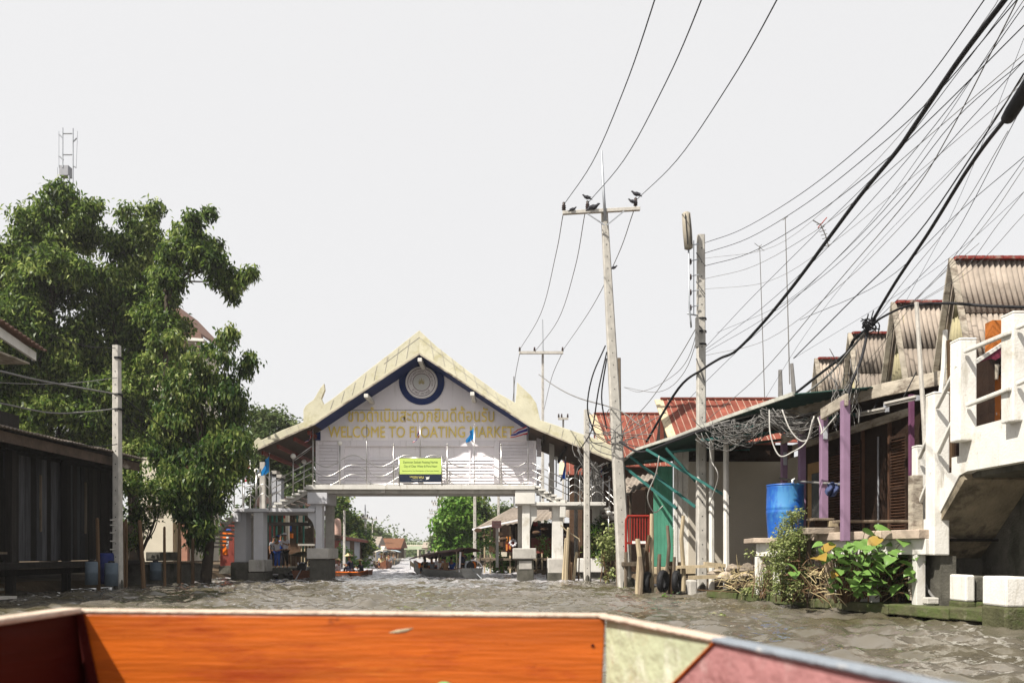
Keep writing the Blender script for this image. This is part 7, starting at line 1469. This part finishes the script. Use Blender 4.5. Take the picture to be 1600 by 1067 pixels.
for x in (790.5, 795.5): tb(ss, 'orange_board', P(x, 860, 34.5), tuple(P(x + 2.6, 838, 34.5) + V((0, .05, 0))), mat('orange_board', (.62, .24, .06), .7))
c = MB()
for k in range(8): a = k * math.pi / 4; q = P(801.5, 848, 34.4) + V((math.cos(a) * .13, 0, math.sin(a) * .13)); c.lathe(q, [(.035, 0), (.06, .02), (.035, .04)], 8, axis=(0, -1, 0))
c.build('round_ornament', m_cw, ss, kind='stuff')
for (x, y) in ((760, 838), (786, 842), (850, 826), (838, 832)):
    c = MB(); c.ball(P(x, y, 34.2), .16, (1.2, .6, .6)); c.build('hanging_basket', m_brnwall, ss, smooth=True)
for i in range(14): c = MB(); x = random.uniform(836, 905); y = random.uniform(815, 855); c.box(P(x, y, 34.9), (random.uniform(.06, .22), .1, random.uniform(.12, .4)), random.uniform(-.5, .5)); c.build('stall_goods', random.choice([m_cred, m_cw, m_cbl, m_fred, m_straw, m_pink, m_brnwall]), ss)
for x in range(838, 905, 9): c = MB(); c.tube([P(x, 900, 34.6), P(x, 864, 34.6)], .04, 5); c.build('stilt', m_palewd, ss)
sg = thing('stall_sign', 'faded pink stall sign with white lettering on a white post', 'sign', P(780, 825, 31.6)); tb(sg, 'sign_board', P(768.5, 824, 31.5), tuple(P(783, 813.5, 31.5) + V((0, .12, 0))), m_pink); 
text('ร้านอาหาร', (770.5, 815), (781.5, 818.6), 31.5, .004, m_signw, sg, 'sign_lettering', split=False); text('กาแฟ', (772.5, 819.6), (780, 822.8), 31.5, .004, m_signw, sg, 'sign_lettering', split=False)
tb(sg, 'post', P(774.5, 886, 31.7), tuple(P(779, 824, 31.7) + V((0, .12, 0))), m_wconc)
for k in range(2):
    c = MB(); y_ = (828 + k * 0, 834)[k]; x_ = (747, 780)[k]; c.prism([P(x_ + 6 * math.cos(a), y_ + 3.4 * math.sin(a), 33.9) for a in np.linspace(0, 6.28, 15)[:-1]], (0, .05, 0)); o = c.build('oval_board', m_brnwall, None, label=('oval wooden board hanging left of the pink sign under the sheet roof', 'oval board hung right under the pink sign')[k].replace('left of', 'beside').replace('right under', 'just below'), category='sign')
# leaning stakes, tyres
for i, (x0, x1, yt, w_, l) in enumerate(((884, 888, 826, 6, 'tallest pale split stake in the fan beside the outer landing column'), (879, 884, 842, 5, 'pale stake at the edge of the fan by the landing column'), (890, 889, 832, 4, 'brown edged stake in the middle of the fan'), (893, 901, 864, 5, 'short stake leaning out of the fan'), (904, 906, 838, 2, 'thin bent stick standing apart from the fan of stakes'), (890, 893, 880, 5, 'short dark stump stake in the fan'))):
    stake(x0, yt, 908, w_, 26.2 + .1 * i, x1 - x0, m_palewd if i in (0, 1, 3) else m_bamboo, l)
MB().tube([P(x, y, 26.3) for x, y in ((876, 820), (884, 828), (905, 842), (906, 846))], .02, 5).build('bent_stick', m_palewd, None, label='bent pale stick crossing the top of the fan of stakes', category='stake')
for i, (x, yt, w_, m, l) in enumerate(((997, 845, 9, m_palewd, 'pale peeling stake next to the red gate'), (1005, 858, 7, m_wood, 'dark stake between the pale ones holding a tyre'), (1013, 838, 6, m_bamboo, 'brown stake behind the tyres near the gate'), (1019, 805, 7, m_palewd, 'tallest pale stake in front of the green panel'), (1042, 823, 6, m_wood, 'dark forked stake before the green panel'), (1047, 880, 8, m_bamboo, 'short brown stump between the two tyres'), (1067, 808, 7, m_palewd, 'pale topped crooked stake before the cream wall'), (1061, 880, 6, m_wood, 'dark stump beside the crooked stake'))):
    stake(x, yt, 935, w_, 18.2 + .08 * i, random.uniform(-1, 2), m, l, sharp=.8, bend=.05)
for i, (x, yt, w_, m, l) in enumerate(((1001, 872, 8, m_wood, 'short black stump stake right beside the pale peeling one'), (1030, 868, 7, m_wood, 'dark stump carrying the middle tyre'), (1053, 872, 6, m_wood, 'blackened stake tucked behind the crooked one'))):
    stake(x, yt, 935, w_, 18.05 + .1 * i, random.uniform(-1, 1), m, l, sharp=.8, bend=.03)
def tyre(px, py, Y, r, rz, label):
    b = MB(); c0 = P(px, py, Y); vs = []; n, k = 24, 10
    for i in range(n):
        a = 2 * math.pi * i / n
        for j in range(k): q = 2 * math.pi * j / k; rr = r + .055 * math.cos(q) * (1.0 if math.cos(q) > 0 else 1.1); vs.append(c0 + Matrix.Rotation(rz, 3, 'Z') @ V((rr * math.cos(a), .075 * math.sin(q), rr * math.sin(a))))
    b.add(vs, [(i * k + j, ((i + 1) % n) * k + j, ((i + 1) % n) * k + (j + 1) % k, i * k + (j + 1) % k) for i in range(n) for j in range(k)]); b.build('tyre', m_dark, None, smooth=True, label=label, category='tyre', group='old tyres hung on the stakes as fenders')
tyre(1036, 908, 18.0, .22, R(58), 'old black tyre fender in the middle of the stake row'); tyre(1057, 908, 18.1, .21, R(66), 'old black tyre fender leaning on the crooked stake'); tyre(1012, 910, 18.3, .22, R(70), 'old black tyre fender nearest the red gate')

# ================================================================== our own boat: the bow in front of the camera
bo = thing('wooden_boat', 'blurred wooden boat bow in the foreground with orange, green and pink planks', 'boat', (-.2, 1.2, 0))
zr = ZZ(966, 1.8); FL = V((XX(121, 1.8), 1.8, zr + .012)); FR = V((XX(946, 1.8), 1.8, zr)); SLb = V((-1.06, .55, zr)); SRb = V((.565, .55, zr))
def board(a, b, z0, th, n, name, m, tl=0, tr=0, out=0):
    """upright board from a to b, its lower edge shifted in by tl and tr along its length and out sideways"""
    a = Vector(a); b = Vector(b); d = (b - a).normalized(); nn = V((-d.y, d.x, 0)); al = a + d * tl - nn * out; al.z = z0; bl_ = b - d * tr - nn * out; bl_.z = z0
    c = MB(); c.prism([a, b, bl_, al], nn * th); return c.build(name, m, bo, bevel=.004)
board(FL, FR, .18, .03, 0, 'orange_plank', m_boator, tl=.14, tr=.03)
MidR = FR.lerp(SRb, .38); d = (SRb - FR).normalized(); nn = V((-d.y, d.x, 0)); k = V((.001, 0, 0))
c = MB(); c.prism([FR + k, MidR, V((FR.x + .001, FR.y, zr - .313))], nn * .025); c.build('green_plank', m_boatgr, bo, bevel=.003)
c = MB(); c.prism([MidR + d * .001, SRb, V((SRb.x, SRb.y, .18)), V((FR.x + .001, FR.y, .18)), V((FR.x + .001, FR.y, zr - .315))], nn * .025); c.build('pink_plank', m_boatpk, bo, bevel=.003)
A_, B_ = MidR - nn * .0005, V((FR.x, FR.y, zr - .314)) - nn * .0005
c = MB(); c.bar(A_, B_, .002, .010, nn); c.build('orange_edge', m_boator, bo)
board(SLb, FL + V((-.001, 0, 0)), .18, .03, 0, 'dark_red_plank', m_boatrd, tl=0, tr=-.14)
c = MB(); e = V((0, -.006, 0)); c.prism([FL + e, FL + e + V((.018, 0, 0)), V((FL.x + .165, 1.79, .18)), V((FL.x + .14, 1.79, .18))], (0, -.004, 0)); c.build('corner_batten', m_boatrd, bo)
tb(bo, 'corner_knee', (FL.x - .03, 1.834, .16), (FL.x + .26, 1.86, zr - .01), m_boatrd)
def cap(a, b, w_, h_, m, name='gunwale_cap'):
    c = MB(); c.bar(a + V((0, 0, h_ / 2)), b + V((0, 0, h_ / 2)), w_, h_); return c.build(name, m, bo, bevel=.005)
cap(FL + V((-.02, .02, 0)), FR + V((.01, .02, 0)), .045, .010, m_boatrim); cap(FR + V((0, .008, 0)), MidR + V((.01, .006, 0)), .036, .009, m_boatrim); cap(MidR + V((.009, .006, 0)), SRb + V((.009, 0, 0)), .036, .009, m_boatrimg); cap(SLb + V((-.012, 0, 0)), FL + V((-.012, 0.0, 0)), .05, .014, m_boatrim)
c = MB(); c.prism([V((XX(145, 1.8), 1.83, .15)), V((.2, 1.83, .15)), V((.55, .3, .15)), V((-1.05, .3, .15))], (0, 0, .02)); c.build('floor_board', m_boatw, bo)
# outer skin of the prow, meeting ahead of the front board
c = MB(); tip = V((-.4, 3.6, .62)); 
for q in ([FL + V((0, .05, -.02)), tip, V((-.4, 3.2, -.1)), V((-.9, 1.85, -.1))], [FR + V((0, .05, -.02)), tip, V((-.4, 3.2, -.1)), V((.15, 1.85, -.1))]): q[1] = V((-.4, 2.9, .45)); q[2] = V((-.4, 2.6, -.1)); c.add(q, [(0, 1, 2, 3)])
c.build('prow_skin', m_boatw, bo)
c = MB(); c.tube([P(608, 988, 1.7985), P(620, 986.5, 1.798), P(634, 984.5, 1.798), P(646, 981, 1.7985)], [.0008, .0042, .0042, .0008], 8); kp = c.build('knot_plug', m_palewd, bo, smooth=True)
for v_ in kp.data.vertices: v_.co.y = (v_.co.y - .6) * .3 + .6 - (0) + .0005
for (x, y) in ((926, 1008),):
    c = MB(); c.lathe(P(x, y, 1.7985), [(.0042, 0), (.0042, .0006), (.001, .0012)], 8, axis=(0, -1, 0)); c.build('nail_head', m_boatrd, bo)
c = MB(); c.lathe(P(694, 1084, 1.79), [(.030, 0), (.030, .004), (.02, .010)], 14, axis=(0, -1, 0)); c.build('green_fitting', mat('light_green_enamel', (.12, .33, .14), .5), bo)
hz = MB(); hz.bb((-905, -62, -2.8), (905, 2505, 19)); hzo = hz.build('haze', m_white, None, kind='stuff')
hm_ = bpy.data.materials.new('thin_air_haze'); hm_.use_nodes = True; hm_.node_tree.nodes.clear(); ho = hm_.node_tree.nodes.new('ShaderNodeOutputMaterial'); pv = hm_.node_tree.nodes.new('ShaderNodeVolumePrincipled')
pv.inputs['Color'].default_value = (.95, .95, .97, 1); pv.inputs['Density'].default_value = .0005; pv.inputs['Anisotropy'].default_value = .2; hm_.node_tree.links.new(pv.outputs[0], ho.inputs['Volume'])
hzo.data.materials.clear(); hzo.data.materials.append(hm_)
